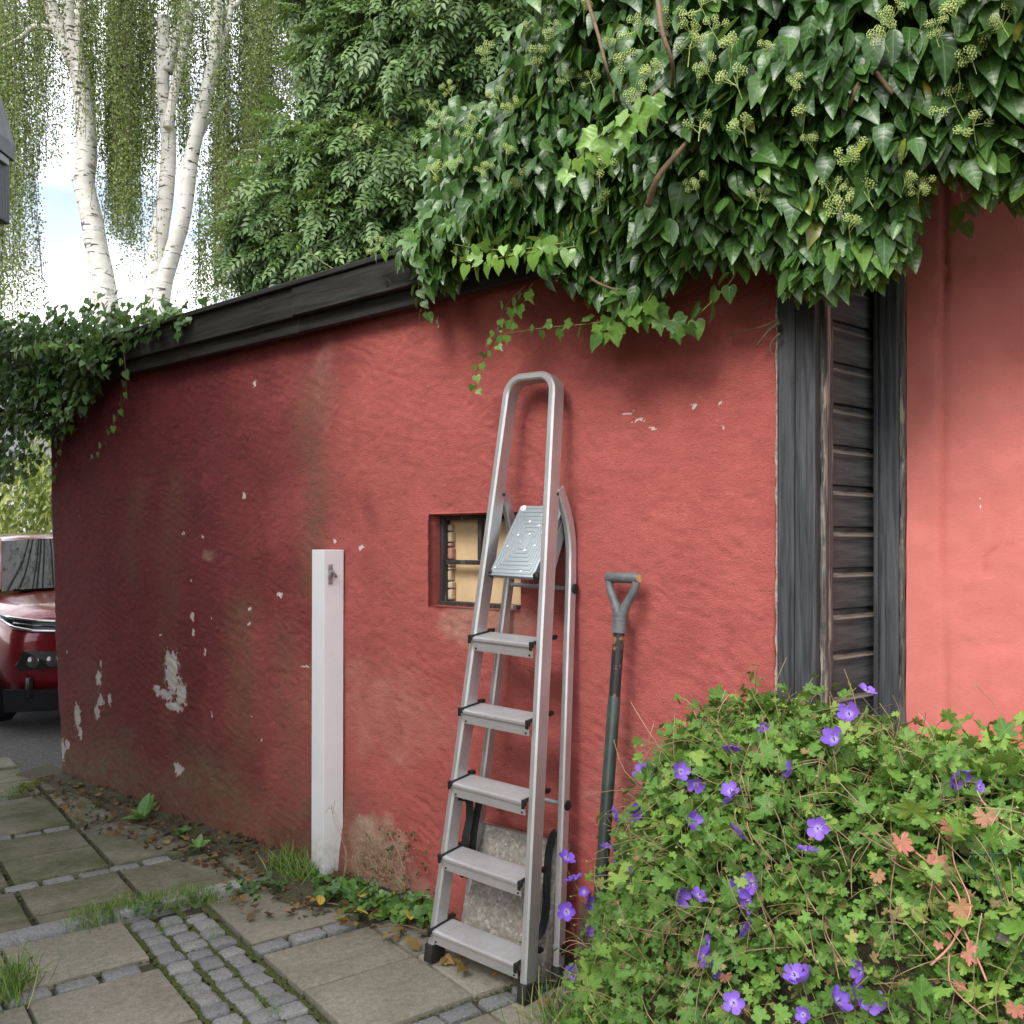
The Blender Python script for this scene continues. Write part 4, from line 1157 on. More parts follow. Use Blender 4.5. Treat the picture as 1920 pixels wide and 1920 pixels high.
def vine(pts, sz0, sz1, yg, keyi, spacing, rad=0.0022, jitter=0.35):
    """a trailing stem with leaves on alternating sides"""
    path = catmull(pts, 10); acc = 0; sgn = 1; L = sum((b - a).length for a, b in zip(path, path[1:])); run = 0
    Ps, Ts, Ns, Ss = [], [], [], []
    for a, b in zip(path, path[1:]):
        seg = (b - a).length; acc += seg; run += seg
        if acc > spacing:
            acc = 0; sgn = -sgn; t_ = (b - a).normalized(); sd_ = t_.cross(NN).normalized() * sgn
            szv = (sz0 + (sz1 - sz0) * run / L) * random.uniform(0.8, 1.15)
            Ps.append(np.array(b + sd_ * 0.010 + NN * 0.008)); Ss.append(szv)
            Ts.append(np.array(Vector((0, 0, -0.8)) + sd_ * 0.7 + t_ * 0.3 + Vector([random.gauss(0, jitter * 0.5) for _ in range(3)])))
            Ns.append(np.array(NN * 0.9 + Vector((0, 0, 0.35)) + Vector([random.gauss(0, jitter) for _ in range(3)])))
    if not Ps: return path, None
    k = len(Ps)
    return path, (np.array(Ps), basis(np.array(Ts), np.array(Ns), np.array(Ss)), np.array(Ss), np.full(k, keyi), np.clip(rng.normal(0.6, 0.12, k), 0, 0.85), np.clip(rng.normal(yg, 0.15, k), 0, 1))
def add_vine(root, bins, pts, sz0, sz1, yg, keyi, spacing, rad=0.0022, mat='greenstem'):
    path, lv = vine(pts, sz0, sz1, yg, keyi, spacing)
    m = MB().tube([p - root.location for p in path], [rad * (1 - 0.6 * i / len(path)) for i in range(len(path))], 5)
    m.build('stem', MAT[mat], root, 'all')
    if lv:
        for b_, v_ in zip(bins, lv): b_.append(v_)
BI = (LP, LM, LS, LW, LR, LY)
add_vine(IVY, BI, [Wp(1080, 462, 0.33), Wp(1020, 470, 0.40), Wp(940, 482, 0.40), Wp(890, 495, 0.38), Wp(845, 470, 0.36)], 0.060, 0.045, 0.7, 4, 0.022)
add_vine(IVY, BI, [Wp(1060, 455, 0.34), Wp(970, 468, 0.39), Wp(900, 466, 0.38), Wp(852, 458, 0.36)], 0.050, 0.035, 0.75, 4, 0.024)
add_vine(IVY, BI, [Wp(1000, 530, 0.20), Wp(960, 590, 0.17), Wp(915, 660, 0.14), Wp(893, 700, 0.13), Wp(895, 735, 0.13)], 0.050, 0.028, 0.55, 3, 0.026, 0.002, 'twig')
add_vine(IVY, BI, [Wp(985, 535, 0.20), Wp(945, 580, 0.18), Wp(930, 640, 0.16), Wp(940, 668, 0.16)], 0.044, 0.028, 0.6, 3, 0.045, 0.0018, 'twig')
add_vine(IVY, BI, [Wp(1225, 545, 0.22), Wp(1190, 590, 0.22), Wp(1110, 606, 0.2), Wp(1020, 615, 0.18), Wp(945, 626, 0.16)], 0.066, 0.028, 0.45, 3, 0.026, 0.003)
add_vine(IVY, BI, [Wp(1150, 540, 0.22), Wp(1170, 575, 0.22), Wp(1140, 630, 0.2), Wp(1120, 600, 0.2)], 0.07, 0.055, 0.2, 4, 0.026, 0.003)
add_vine(IVY, BI, [Wp(1090, 510, 0.18), Wp(1140, 545, 0.2), Wp(1210, 575, 0.2), Wp(1270, 610, 0.18), Wp(1300, 615, 0.17)], 0.07, 0.06, 0.08, 3, 0.026, 0.004, 'twig')
add_vine(IVY, BI, [Wp(1390, 470, 0.2), Wp(1375, 520, 0.17), Wp(1340, 560, 0.16), Wp(1300, 600, 0.15), Wp(1285, 625, 0.15)], 0.06, 0.065, 0.0, 4, 0.03, 0.003)
add_vine(IVY, BI, [Wp(1235, 165, 0.52), Wp(1180, 225, 0.55), Wp(1120, 265, 0.56), Wp(1060, 315, 0.55)], 0.075, 0.055, 0.75, 3, 0.02, 0.004, 'twig')
add_vine(IVY, BI, [Wp(800, 455, 0.2), Wp(740, 460, 0.2), Wp(700, 475, 0.2)], 0.05, 0.042, 0.3, 4, 0.02)
add_vine(IVY, BI, [Wp(790, 490, 0.18), Wp(785, 540, 0.16), Wp(800, 590, 0.14)], 0.05, 0.042, 0.05, 4, 0.02)
add_vine(IVY, BI, [Wp(660, 520, 0.02), Wp(610, 495, 0.02), Wp(560, 455, 0.04)], 0.032, 0.026, 0.75, 4, 0.03)
add_vine(IVY, BI, [Wp(1800, 360, 0.1), Wp(1810, 400, 0.02), Wp(1800, 430, -0.05)], 0.06, 0.06, 0.0, 4, 0.03)
for pts, r0 in (([Wp(1095, -20, 0.5), Wp(1120, 60, 0.53), Wp(1140, 135, 0.53), Wp(1165, 200, 0.4)], 0.006), ([Wp(1232, -20, 0.5), Wp(1242, 60, 0.54), Wp(1262, 130, 0.5), Wp(1250, 220, 0.35)], 0.008),
                ([Wp(1215, 385, 0.42), Wp(1235, 330, 0.46), Wp(1285, 270, 0.42), Wp(1330, 210, 0.3)], 0.010), ([Wp(1090, 505, 0.2), Wp(1120, 530, 0.25), Wp(1160, 545, 0.24)], 0.006),
                ([Wp(1460, 600, 0.05), Wp(1430, 612, 0.05), Wp(1395, 622, 0.04), Wp(1362, 632, 0.035)], 0.004), ([Wp(1462, 605, 0.05), Wp(1440, 622, 0.05), Wp(1418, 650, 0.04)], 0.006),
                ([Wp(1462, 625, 0.05), Wp(1445, 645, 0.05), Wp(1448, 668, 0.04)], 0.004), ([Wp(1440, 560, 0.04), Wp(1425, 568, 0.035), Wp(1408, 580, 0.03)], 0.003), ([Wp(1430, 598, 0.04), Wp(1410, 600, 0.035), Wp(1390, 598, 0.03)], 0.002)):
    pp = catmull(pts, 6)
    MB().tube([p - IVY.location for p in pp], [r0 * (1 - 0.55 * i / len(pp)) for i in range(len(pp))], 7).build('stem', MAT['twig'], IVY, 'all')
# woody limbs inside the bush
for k in range(9):
    s_ = 0.25 + 0.22 * k
    pts = [W(s_ + random.uniform(-.1, .1), -0.25, 2.62), W(s_ + random.uniform(-.2, .2), -0.05, 2.85 + random.uniform(0, .2)), W(s_ + random.uniform(-.25, .25), 0.18, 2.75 + random.uniform(0, .3)), W(s_ + random.uniform(-.3, .3), 0.25, 2.5)]
    if s_ > 1.1: pts = [p + NN * 0.12 for p in pts]
    pp = catmull(pts, 6)
    MB().tube([p - IVY.location for p in pp], [0.016 * (1 - 0.7 * i / len(pp)) for i in range(len(pp))], 7).build('stem', MAT['twig'], IVY, 'all')
cat_ = [np.concatenate(b) for b in BI]
foliage(IVY, cat_[0], cat_[1], cat_[2], cat_[3], ['ivy_a', 'ivy_b', 'ivy_c', 'ivy_l', 'ivy_h', 'ivy_d', 'ivy_e'], cat_[4], cat_[5], MAT['ivy'], 300)
# flower clusters: stalk, six round umbels of tiny buds
def octa(m, c, r_):
    c = Vector(c); o_ = [Vector(q) * r_ for q in ((1, 0, 0), (0, 1, 0), (-1, 0, 0), (0, -1, 0), (0, 0, 1), (0, 0, -1))]
    m.add([c + q for q in o_], [(0, 1, 4), (1, 2, 4), (2, 3, 4), (3, 0, 4), (1, 0, 5), (2, 1, 5), (3, 2, 5), (0, 3, 5)])
def stick(m, a, b, r_):
    a = Vector(a); b = Vector(b); t_ = (b - a).normalized(); u = t_.orthogonal().normalized(); w_ = t_.cross(u)
    pts = [u, -0.5 * u + 0.87 * w_, -0.5 * u - 0.87 * w_]
    m.add([a + q * r_ for q in pts] + [b + q * r_ for q in pts], [(0, 1, 4, 3), (1, 2, 5, 4), (2, 0, 3, 5)])
cl_me = []
for q in range(5):
    rr = random.Random(300 + q); m = MB()
    top = Vector((0, 0, 0.055)); stick(m, (0, 0, -0.005), top, 0.0013)
    for k in range(rr.randint(5, 7)):
        dv = Vector((rr.gauss(0, 1), rr.gauss(0, 1), rr.uniform(0.2, 1.2))).normalized(); c = top * rr.uniform(0.35, 1) + dv * rr.uniform(0.026, 0.05)
        stick(m, top * rr.uniform(0.3, 0.9), c, 0.0011)
        for b in range(19):
            ph = b * 2.399; zz_ = 1 - 2 * (b + 0.5) / 19
            e = Vector((math.sqrt(1 - zz_ * zz_) * math.cos(ph), math.sqrt(1 - zz_ * zz_) * math.sin(ph), zz_))
            octa(m, c + e * 0.0105, 0.0026)
            if b % 2: stick(m, c, c + e * 0.010, 0.0005)
        octa(m, c, 0.0045)
    cl_me.append(m.mesh('flower_cluster', MAT['umbel'], False, False))
clus = [(800, 200), (850, 170), (905, 215), (940, 180), (985, 60), (1045, 65), (920, 110), (965, 205), (860, 310), (905, 325), (880, 260), (985, 350), (1140, 380), (1125, 330), (1150, 95), (1075, 150), (1115, 150), (1230, 150), (1200, 185), (1300, 60), (1330, 20), (1370, 100), (1335, 130), (1440, 95), (1310, 240), (1400, 250), (1480, 160), (1505, 230), (1530, 265), (1310, 350), (1420, 370), (1600, 300), (1550, 360), (1610, 345), (1580, 400), (1640, 370), (1595, 430), (1690, 340), (1722, 355), (1680, 30), (1665, 70), (1790, 35), (1830, 110), (1800, 130), (1805, 200), (1830, 245), (1760, 60), (1890, 40), (1095, 20), (1205, 60), (835, 235), (820, 330), (950, 290), (1010, 120), (1270, 40), (1290, 100), (1350, 60), (1390, 160), (720, 460), (1180, 130)]
for (x, y) in clus:
    s_, z_ = wall_at(x, y, 0.35)
    f_ = float(ivy_front(s_, z_)) + 0.05
    s_, z_ = wall_at(x, y, f_)
    o = link('flower_cluster', random.choice(cl_me), IVY)
    up = Vector((random.gauss(0, 0.35), random.gauss(0, 0.35), 1)) + NN * 0.55
    o.location = W(s_, f_, z_ - 0.03) - IVY.location; q = up.to_track_quat('Z', 'Y'); o.rotation_euler = q.to_euler(); o.scale = (random.uniform(0.65, 1.0),) * 3

# ================================================================== small leaved ivy on the left end of the roof
IVL = empty('ivy_curtain', W(-3.6, 0.0, 2.5))
tag(IVL, 'small leaved dark ivy spilling over the left end of the shed roof', 'ivy')
pl_px = [(-120, 625), (-40, 612), (60, 604), (150, 590), (240, 570), (335, 574), (338, 580), (285, 590), (235, 604), (215, 635), (185, 665), (165, 695), (150, 730), (120, 790), (95, 800), (78, 832), (55, 850), (38, 892), (-120, 905)]
pl_ = [wall_at(x, y, 0.2) for (x, y) in pl_px]
sx_ = [p[0] for p in pl_]; sz_ = [p[1] for p in pl_]
n0 = 26000
s = rng.uniform(min(sx_), max(sx_), n0); z = rng.uniform(min(sz_), max(sz_), n0)
ok = inside_poly(s + rng.normal(0, 0.05, n0), z + rng.normal(0, 0.045, n0), pl_) & (rng.uniform(0, 1, n0) < np.where(fbm(s * 4, z * 5, 2, 505) > 0.42, 1, 0.25) * (0.30 + 0.70 * sstep(2.05, 2.5, z))); s, z = s[ok], z[ok]; n = len(s)
print('left ivy', n)
d = 0.14 + 0.16 * fbm(s * 3, z * 3, 2, 511) + 0.05 * (fbm(s * 9, z * 9, 2, 521)) - rng.uniform(0, 1, n) ** 1.4 * np.where(z > 2.5, 0.7, 0.2)
d = np.maximum(d, np.where(z > 2.58, -0.8, np.where(s < -4.1, -0.35, 0.125)))
P = Wn(s, d, z)
tip = np.array([0, 0, -0.8]) + NNn * rng.normal(0.45, 0.25, (n, 1)) + rng.normal(0, 0.35, (n, 3))
nrm = NNn * 0.7 + np.array([0, 0, 1]) * rng.normal(0.75, 0.3, (n, 1)) + rng.normal(0, 0.4, (n, 3))
size = rng.uniform(0.034, 0.058, n)
LB = ([P], [basis(tip, nrm, size)], [size], [rng.integers(0, 2, n)], [np.clip(0.1 + 0.7 * fbm(s * 4, z * 4, 3, 531) + rng.normal(0, 0.15, n), 0, 1)], [np.clip(rng.normal(-0.12, 0.2, n), 0, 1) * (d > 0.1)])
for pts, a, b, yg in (([Wp(228, 625, 0.15), Wp(234, 680, 0.14), Wp(236, 730, 0.11), Wp(225, 770, 0.09), Wp(205, 815, 0.07), Wp(175, 860, 0.06)], 0.055, 0.035, 0.25),
                      ([Wp(150, 740, 0.12), Wp(125, 790, 0.08), Wp(116, 830, 0.07), Wp(108, 860, 0.06), Wp(100, 895, 0.05)], 0.055, 0.04, 0.0),
                      ([Wp(50, 850, 0.2), Wp(50, 900, 0.2), Wp(48, 950, 0.2)], 0.05, 0.04, 0.0), ([Wp(10, 850, 0.2), Wp(12, 890, 0.2), Wp(6, 930, 0.2)], 0.05, 0.05, 0.0),
                      ([Wp(200, 640, 0.16), Wp(260, 605, 0.1), Wp(300, 590, 0.08), Wp(345, 590, 0.05)], 0.055, 0.045, 0.35), ([Wp(60, 640, 0.25), Wp(130, 640, 0.27), Wp(190, 620, 0.2), Wp(250, 600, 0.14)], 0.05, 0.045, 0.4),
                      ([Wp(20, 660, 0.3), Wp(80, 650, 0.3), Wp(150, 650, 0.25)], 0.05, 0.045, 0.45)):
    add_vine(IVL, LB, pts, a, b, yg, 1, 0.055 if len(pts) == 6 else 0.04, 0.0025, 'twig')
cat_ = [np.concatenate(b) for b in LB]
foliage(IVL, cat_[0], cat_[1], cat_[2], cat_[3], ['ivy_l', 'ivy_h'], cat_[4], cat_[5], MAT['ivy_small'], 300)

# ================================================================== geraniums in the bed
MAT['ger'] = leaf_material('geranium_leaf', [(0.0, (0.035, 0.095, 0.018)), (0.45, (0.095, 0.215, 0.038)), (0.80, (0.165, 0.32, 0.05)), (0.90, (0.27, 0.38, 0.075)), (0.96, (0.20, 0.12, 0.06)), (1.0, (0.32, 0.20, 0.11))], (0.66, 0.22, 0.19), 0.55, 0.25, (0.20, 0.33, 0.08), 0.03, 0.35)
t = NT('geranium_petal', 0.55)
uvn = t.n('ShaderNodeUVMap'); sep = t.n('ShaderNodeSeparateXYZ', {0: uvn.outputs[0]})
oi = t.n('ShaderNodeObjectInfo')
cc = t.mix(oi.outputs['Random'], (0.15, 0.085, 0.60), (0.30, 0.17, 0.72))
cc = t.mix(t.ramp(sep.outputs[1], [(0.10, 1.0), (0.42, 0.0)]), cc, (0.72, 0.66, 0.86))
vs_ = t.math('POWER', t.math('ABSOLUTE', t.math('SINE', t.math('MULTIPLY', sep.outputs[0], 26.0))), 6.0)
cc = t.mix(t.math('MULTIPLY', vs_, 0.4), cc, (0.06, 0.015, 0.30))
cc = t.mix(t.math('MULTIPLY', t.noise(t.coord('Object'), 1.3, 3, 0.6), 0.55), cc, (0.36, 0.13, 0.70))
t.set('Base Color', cc)
trn = t.n('ShaderNodeBsdfTranslucent'); t.put(trn.inputs['Color'], cc); mxs = t.n('ShaderNodeMixShader', {'Fac': 0.25})
t.t.links.new(t.b.outputs[0], mxs.inputs[1]); t.t.links.new(trn.outputs[0], mxs.inputs[2]); t.t.links.new(mxs.outputs[0], t.out.inputs['Surface'])
MAT['petal'] = t.m
MAT['stamen'] = simple('stamen', (0.10, 0.05, 0.20), 0.6)
MAT['ger_stem'] = simple('geranium_stem', (0.20, 0.17, 0.06), 0.6, 0, 0.4, 15)
MAT['red_stem'] = simple('red_stem', (0.48, 0.20, 0.16), 0.6, 0, 0.3, 15)
MAT['dead'] = leaf_material('dead_leaf', [(0.0, (0.04, 0.025, 0.016)), (0.5, (0.10, 0.058, 0.034)), (0.85, (0.22, 0.125, 0.07)), (1.0, (0.36, 0.22, 0.11))], (0.55, 0.40, 0.05), 0.8, 0.1, (0.1, 0.06, 0.03), 0.02, 0.2)
GER = empty('geranium_bush', W(1.2, 0.5, 0))
tag(GER, 'wide mound of purple flowering geraniums in front of the black clapboards', 'geranium')
def ger_h(s, d):
    s = np.asarray(s, float); d = np.asarray(d, float)
    se = s - 0.78 * np.maximum(0, d - 0.22)
    H = np.interp(se, [0.42, 0.50, 0.57, 0.65, 0.74, 0.88, 1.05, 1.35, 1.60, 1.80, 2.6], [0.0, 0.12, 0.28, 0.55, 0.80, 0.93, 0.97, 0.99, 0.94, 0.86, 0.84])
    g_ = sstep(1.30, 0.42, d - 0.10 * (fbm(s * 3, d * 3, 2, 611) - 0.5)) * (0.90 + 0.10 * sstep(-0.05, 0.25, d))
    return H * g_ + (0.17 * (fbm(s * 4, d * 4, 3, 601) - 0.5) + 0.09 * (fbm(s * 13, d * 13, 2, 603) - 0.5)) * np.minimum(1, H * 2)
def ger_norm(s, d):
    e = 0.03
    hs = (ger_h(s + e, d) - ger_h(s - e, d)) / (2 * e); hd = (ger_h(s, d + e) - ger_h(s, d - e)) / (2 * e)
    nn = -np.outer(hs, DUn) - np.outer(hd, NNn) + np.array([0, 0, 1.0])
    return unit(nn)
# sample the mound evenly by its surface area
n0 = 90000
s = rng.uniform(0.40, 2.35, n0); d = rng.uniform(-0.24, 1.32, n0)
dmin = np.where(s < 1.02, 0.03, np.where(s < 1.3, 0.03 - (s - 1.02) * 1.1, -0.26))
h = ger_h(s, d); nn = ger_norm(s, d)
acc = (s - 0.78 * np.maximum(0, d - 0.22) > 0.41) & (rng.uniform(0, 1, n0) < np.minimum(1, 0.22 / np.maximum(0.15, nn[:, 2]))) & (h > 0.05) & (d > dmin)
s, d, h, nn = s[acc], d[acc], h[acc], nn[acc]; n = len(s)
depth = rng.uniform(0, 1, n) ** 1.7 * 0.19 - 0.05 * (rng.uniform(0, 1, n) > 0.93)
P = Wn(s, d, h) - nn * depth[:, None] + nn * rng.uniform(0, 0.03, (n, 1))
print('geranium leaves', n)
camv = unit(np.array([0, 0, CAMZ]) - P)
nrm = nn * 0.55 + np.array([0, 0, 0.75]) + camv * 0.25 + rng.normal(0, 0.36, (n, 3))
tip = rng.normal(0, 1, (n, 3)) + np.array([0, 0, -0.35])
big = sstep(1.35, 1.75, s) * sstep(0.55, 0.2, d)
size = (0.010 + 0.026 * rng.uniform(0, 1, n) ** 1.4) * (1 + 0.9 * big) * (0.75 + 0.55 * fbm(s * 5 + 3, d * 5, 2, 641)) * (1 - 0.38 * sstep(0.45, 0.95, d)) * np.where(rng.uniform(0, 1, n) > 0.9, 1.35, 1.0)
rnd = np.clip(-0.05 + 0.95 * fbm(s * 5, d * 5, 3, 621) + rng.normal(0, 0.17, n) + 0.06 * big, 0, 0.86)
dry = 0.07 + 0.26 * sstep(0.6, 0.9, d) * sstep(0.62, 0.40, big + 0.4 * fbm(s * 4, d * 4, 2, 631))
dd_ = rng.uniform(0, 1, n) < dry; rnd[dd_] = rng.uniform(0.93, 1.0, dd_.sum()); size[dd_] *= 0.6
lim = rng.uniform(0, 1, n) < 0.03; rnd[lim] = rng.uniform(0.85, 0.90, lim.sum())
P[:, 2] = np.maximum(P[:, 2], 0.015)
# sprigs that stand out of the mound, each carrying a few leaves
spr = MB(); eP, eN, eT, eS, eR = [], [], [], [], []
for k in range(330):
    s_ = random.uniform(0.47, 2.0); d_ = random.uniform(0.0, 1.1)
    if s_ - 0.78 * max(0, d_ - 0.22) < 0.45 or (s_ < 1.0 and d_ < 0.08): continue
    p0 = Vector(Wn([s_], [d_], [float(ger_h(s_, d_)) - 0.04])[0]); nv = Vector(ger_norm(np.array([s_]), np.array([d_]))[0])
    L = random.uniform(0.07, 0.17); dv = (nv * 0.8 + Vector((0, 0, 0.5)) + Vector([random.gauss(0, 0.45) for _ in range(3)])).normalized()
    p1 = p0 + dv * L * 0.6; p2 = p1 + (dv + Vector((random.gauss(0, .4), random.gauss(0, .4), -0.3))).normalized() * L * 0.5
    pts = catmull([p0, p1, p2], 4); spr.tube([q - GER.location for q in pts], [0.0011] * len(pts), 4, False)
    for q in range(random.randint(1, 4)):
        pp = pts[-1 - 2 * q if q < 3 else -1] + Vector([random.gauss(0, 0.012) for _ in range(3)])
        eP.append(list(pp)); eN.append(list(nv * 0.4 + Vector((0, 0, 0.8)) + Vector([random.gauss(0, 0.4) for _ in range(3)]))); eT.append(list(dv + Vector([random.gauss(0, 0.7) for _ in range(3)])))
        eS.append(random.uniform(0.010, 0.024) * (1 + 0.7 * float(sstep(1.35, 1.75, s_)))); eR.append(random.choice((random.uniform(0.3, 0.85), random.uniform(0.5, 0.9), random.uniform(0.2, 0.95))))
P = np.concatenate([P, np.array(eP)]); nrm = np.concatenate([nrm, np.array(eN)]); tip = np.concatenate([tip, np.array(eT)]); size = np.concatenate([size, np.array(eS)]); rnd = np.concatenate([rnd, np.array(eR)]); n = len(P)
foliage(GER, P, basis(tip, nrm, size), size, rng.integers(0, 3, n), ['ger_7', 'ger_5', 'ger_5b'], rnd, np.zeros(n), MAT['ger'], 300)
# flowers
def flower_mesh(cup, seed):
    rr = random.Random(seed); V = []; T = []; U = []; b = 0
    for k in range(5):
        a = 2 * math.pi * k / 5 + rr.uniform(-.08, .08); ca, sa = math.cos(a), math.sin(a); tw = rr.uniform(-.1, .1)
        rows = [(0.05, 0.03), (0.3, 0.20), (0.6, 0.40), (0.85, 0.40), (1.0, 0.22)]
        for (r_, w_) in rows:
            for j in (-1, -0.5, 0, 0.5, 1):
                x = r_ - 0.06 * abs(j) ** 2 * r_ + (0.03 if r_ > 0.95 and abs(j) == 0.5 else 0); y = j * w_; zz_ = cup * r_ ** 1.6 + 0.10 * (abs(j) - 0.4) * r_ + tw * y + rr.uniform(-.02, .02)
                V.append((x * ca - y * sa, x * sa + y * ca, zz_)); U.append((j * 0.5, r_))
        for i in range(4):
            for j in range(4):
                q = b + i * 5 + j; T += [(q, q + 1, q + 6), (q, q + 6, q + 5)]
        b += 25
    return np_mesh('petals', np.array(V), np.array(T), MAT['petal'], None, np.array(U))
fl_me = [flower_mesh(c, 40 + k) for k, c in enumerate((0.3, 0.55, 0.8, 0.2, 0.45))]
sm = MB()
for k in range(7):
    a = k * 0.9; stick(sm, (0, 0, 0), (0.07 * math.cos(a), 0.07 * math.sin(a), 0.34), 0.018); octa(sm, (0.07 * math.cos(a), 0.07 * math.sin(a), 0.36), 0.035)
st_me = sm.mesh('stamens', MAT['stamen'], False, False)
def march(px, py, off=0.0):
    r_ = np.array([(px - 960) / FPX, 1, -(py - HOR) / FPX]); o = np.array([0, 0, CAMZ])
    for t_ in np.arange(1.3, 3.4, 0.01):
        p = o + r_ * t_; q = p - W0n; s_ = q @ DUn; d_ = q @ NNn
        if d_ < 0.02 or (0.4 < s_ - 0.78 * max(0, d_ - 0.22) and p[2] < float(ger_h(s_, d_)) + off): return p, s_, d_
    return p, s_, d_
fl_px = [(1625, 1296), (1593, 1340), (1565, 1388), (1373, 1398), (1275, 1447), (1305, 1470), (1485, 1447), (1790, 1450), (1835, 1475), (1372, 1500), (1293, 1540), (1380, 1563), (1534, 1553), (1514, 1595), (1270, 1680), (1310, 1680), (1385, 1665), (1412, 1655), (1405, 1690), (1393, 1740), (1330, 1770), (1318, 1795), (1337, 1812), (1490, 1830), (1615, 1820), (1570, 1878), (1607, 1865), (1375, 1880), (1150, 1530), (1205, 1525), (1190, 1545), (1140, 1590), (1165, 1605), (1187, 1640), (1062, 1610), (1077, 1650), (1100, 1690), (1063, 1710), (1100, 1745), (1074, 1825), (1205, 1450), (1222, 1445), (1095, 1672), (1430, 1362), (1507, 1902), (1370, 1485), (1640, 1880), (1510, 1840)]
small_fl = {(1430, 1362), (1222, 1445), (1095, 1672), (1100, 1745), (1507, 1902), (1835, 1475)}
for (x, y) in fl_px:
    p, s_, d_ = march(x, y, 0.085)
    if d_ < 0.03:                      # stands out left of the mound, in front of the ladder
        dd = 0.42 if x < 1110 else 0.30
        s_, z_ = wall_at(x, y, dd); p = np.array(W(s_, dd, z_)); d_ = dd
    to_c = unit(np.array([0, 0, CAMZ]) - p)
    nv = Vector(to_c * 0.55) + Vector((0, 0, 0.3)) + Vector([random.gauss(0, 0.75) for _ in range(3)])
    if nv.dot(Vector(to_c)) < (0.55 if x < 1240 else 0.2): nv += Vector(to_c) * 0.8
    sz = random.uniform(0.0225, 0.027) * (1.1 if x < 1240 else 1.0) * (0.6 if (x, y) in small_fl else 1)
    f_ = empty('flower', Vector(p) - GER.location, nv.to_track_quat('Z', 'Y').to_euler(), GER); f_.scale = (sz,) * 3
    link('petals', random.choice(fl_me), f_); link('stamens', st_me, f_)
    root = Vector(p) - Vector(nv).normalized() * 0.03 + DU * random.uniform(0.02, 0.09) - Vector((0, 0, random.uniform(0.04, 0.12)))
    pp = catmull([Vector(p) - GER.location, Vector(p) - Vector(nv).normalized() * 0.02 - GER.location, root - GER.location, root + DU * 0.05 - Vector((0, 0, 0.05)) - GER.location], 5)
    MB().tube(pp, [0.0007] * len(pp), 4, False).build('stem', MAT['ger_stem'], GER, 'all')
# wiry stems and buds over the mound, joined: too fine to pick apart
m = MB(); mb = MB()
for k in range(1100):
    s_ = random.uniform(0.45, 2.0); d_ = random.uniform(0.05, 1.15)
    p0 = Vector(Wn([s_], [d_], [float(ger_h(s_, d_)) - 0.05])[0]); nv = Vector(ger_norm(np.array([s_]), np.array([d_]))[0])
    L = random.uniform(0.06, 0.16); dv = (nv * random.uniform(0.3, 0.9) + Vector([random.gauss(0, 0.6) for _ in range(3)])).normalized()
    p1 = p0 + dv * L * 0.6; p2 = p1 + (dv + Vector((random.gauss(0, .3), random.gauss(0, .3), -0.5))).normalized() * L * 0.5
    pts = [q - GER.location for q in catmull([p0, p1, p2], 4)]
    m.tube(pts, [0.0010] * len(pts), 3, False)
    if random.random() < 0.35: octa(mb, pts[-1], 0.004)
m.add(spr.v, spr.f)
o = m.build('wiry_stems', MAT['ger_stem'], GER); o['kind'] = 'stuff'
md_ = MB()
for k in range(900):
    s_ = random.uniform(0.7, 2.0); d_ = random.uniform(0.25, 1.15)
    if s_ - 0.78 * max(0, d_ - 0.22) < 0.55: continue
    p0 = Vector(Wn([s_], [d_], [float(ger_h(s_, d_)) - 0.02])[0]); nv = Vector(ger_norm(np.array([s_]), np.array([d_]))[0])
    L = random.uniform(0.05, 0.20); dv = (Vector((0, 0, random.choice((-0.5, 0.6)))) + nv * 0.25 + Vector([random.gauss(0, 0.7) for _ in range(3)])).normalized()
    pts = [q - GER.location for q in catmull([p0, p0 + dv * L * 0.5 + nv * 0.03, p0 + dv * L + Vector([random.gauss(0, 0.02) for _ in range(3)])], 3)]
    md_.tube(pts, [0.0010] * len(pts), 3, False)
o = md_.build('dry_stems', simple('dry_geranium_stem', (0.30, 0.20, 0.12), 0.8, 0, 0.5, 9), GER); o['kind'] = 'stuff'
o = mb.build('flower_buds', MAT['greenstem'], GER); o['kind'] = 'stuff'
# dark earth under the leaves
s = np.linspace(0.42, 2.5, 50); d = np.linspace(0.03, 1.3, 40); A_, B_ = np.meshgrid(s, d); A_ = A_ + 0.78 * np.maximum(0, B_ - 0.22)
Pm = Wn(A_.ravel(), B_.ravel(), np.maximum(-0.03, ger_h(A_.ravel(), B_.ravel()) - 0.20)); ii = np.arange(A_.size).reshape(A_.shape)
o = link('soil_bank', np_mesh('soil_bank', Pm, np.stack([ii[:-1, :-1], ii[:-1, 1:], ii[1:, 1:], ii[1:, :-1]], -1).reshape(-1, 4), MAT['soil'])); o['kind'] = 'structure'

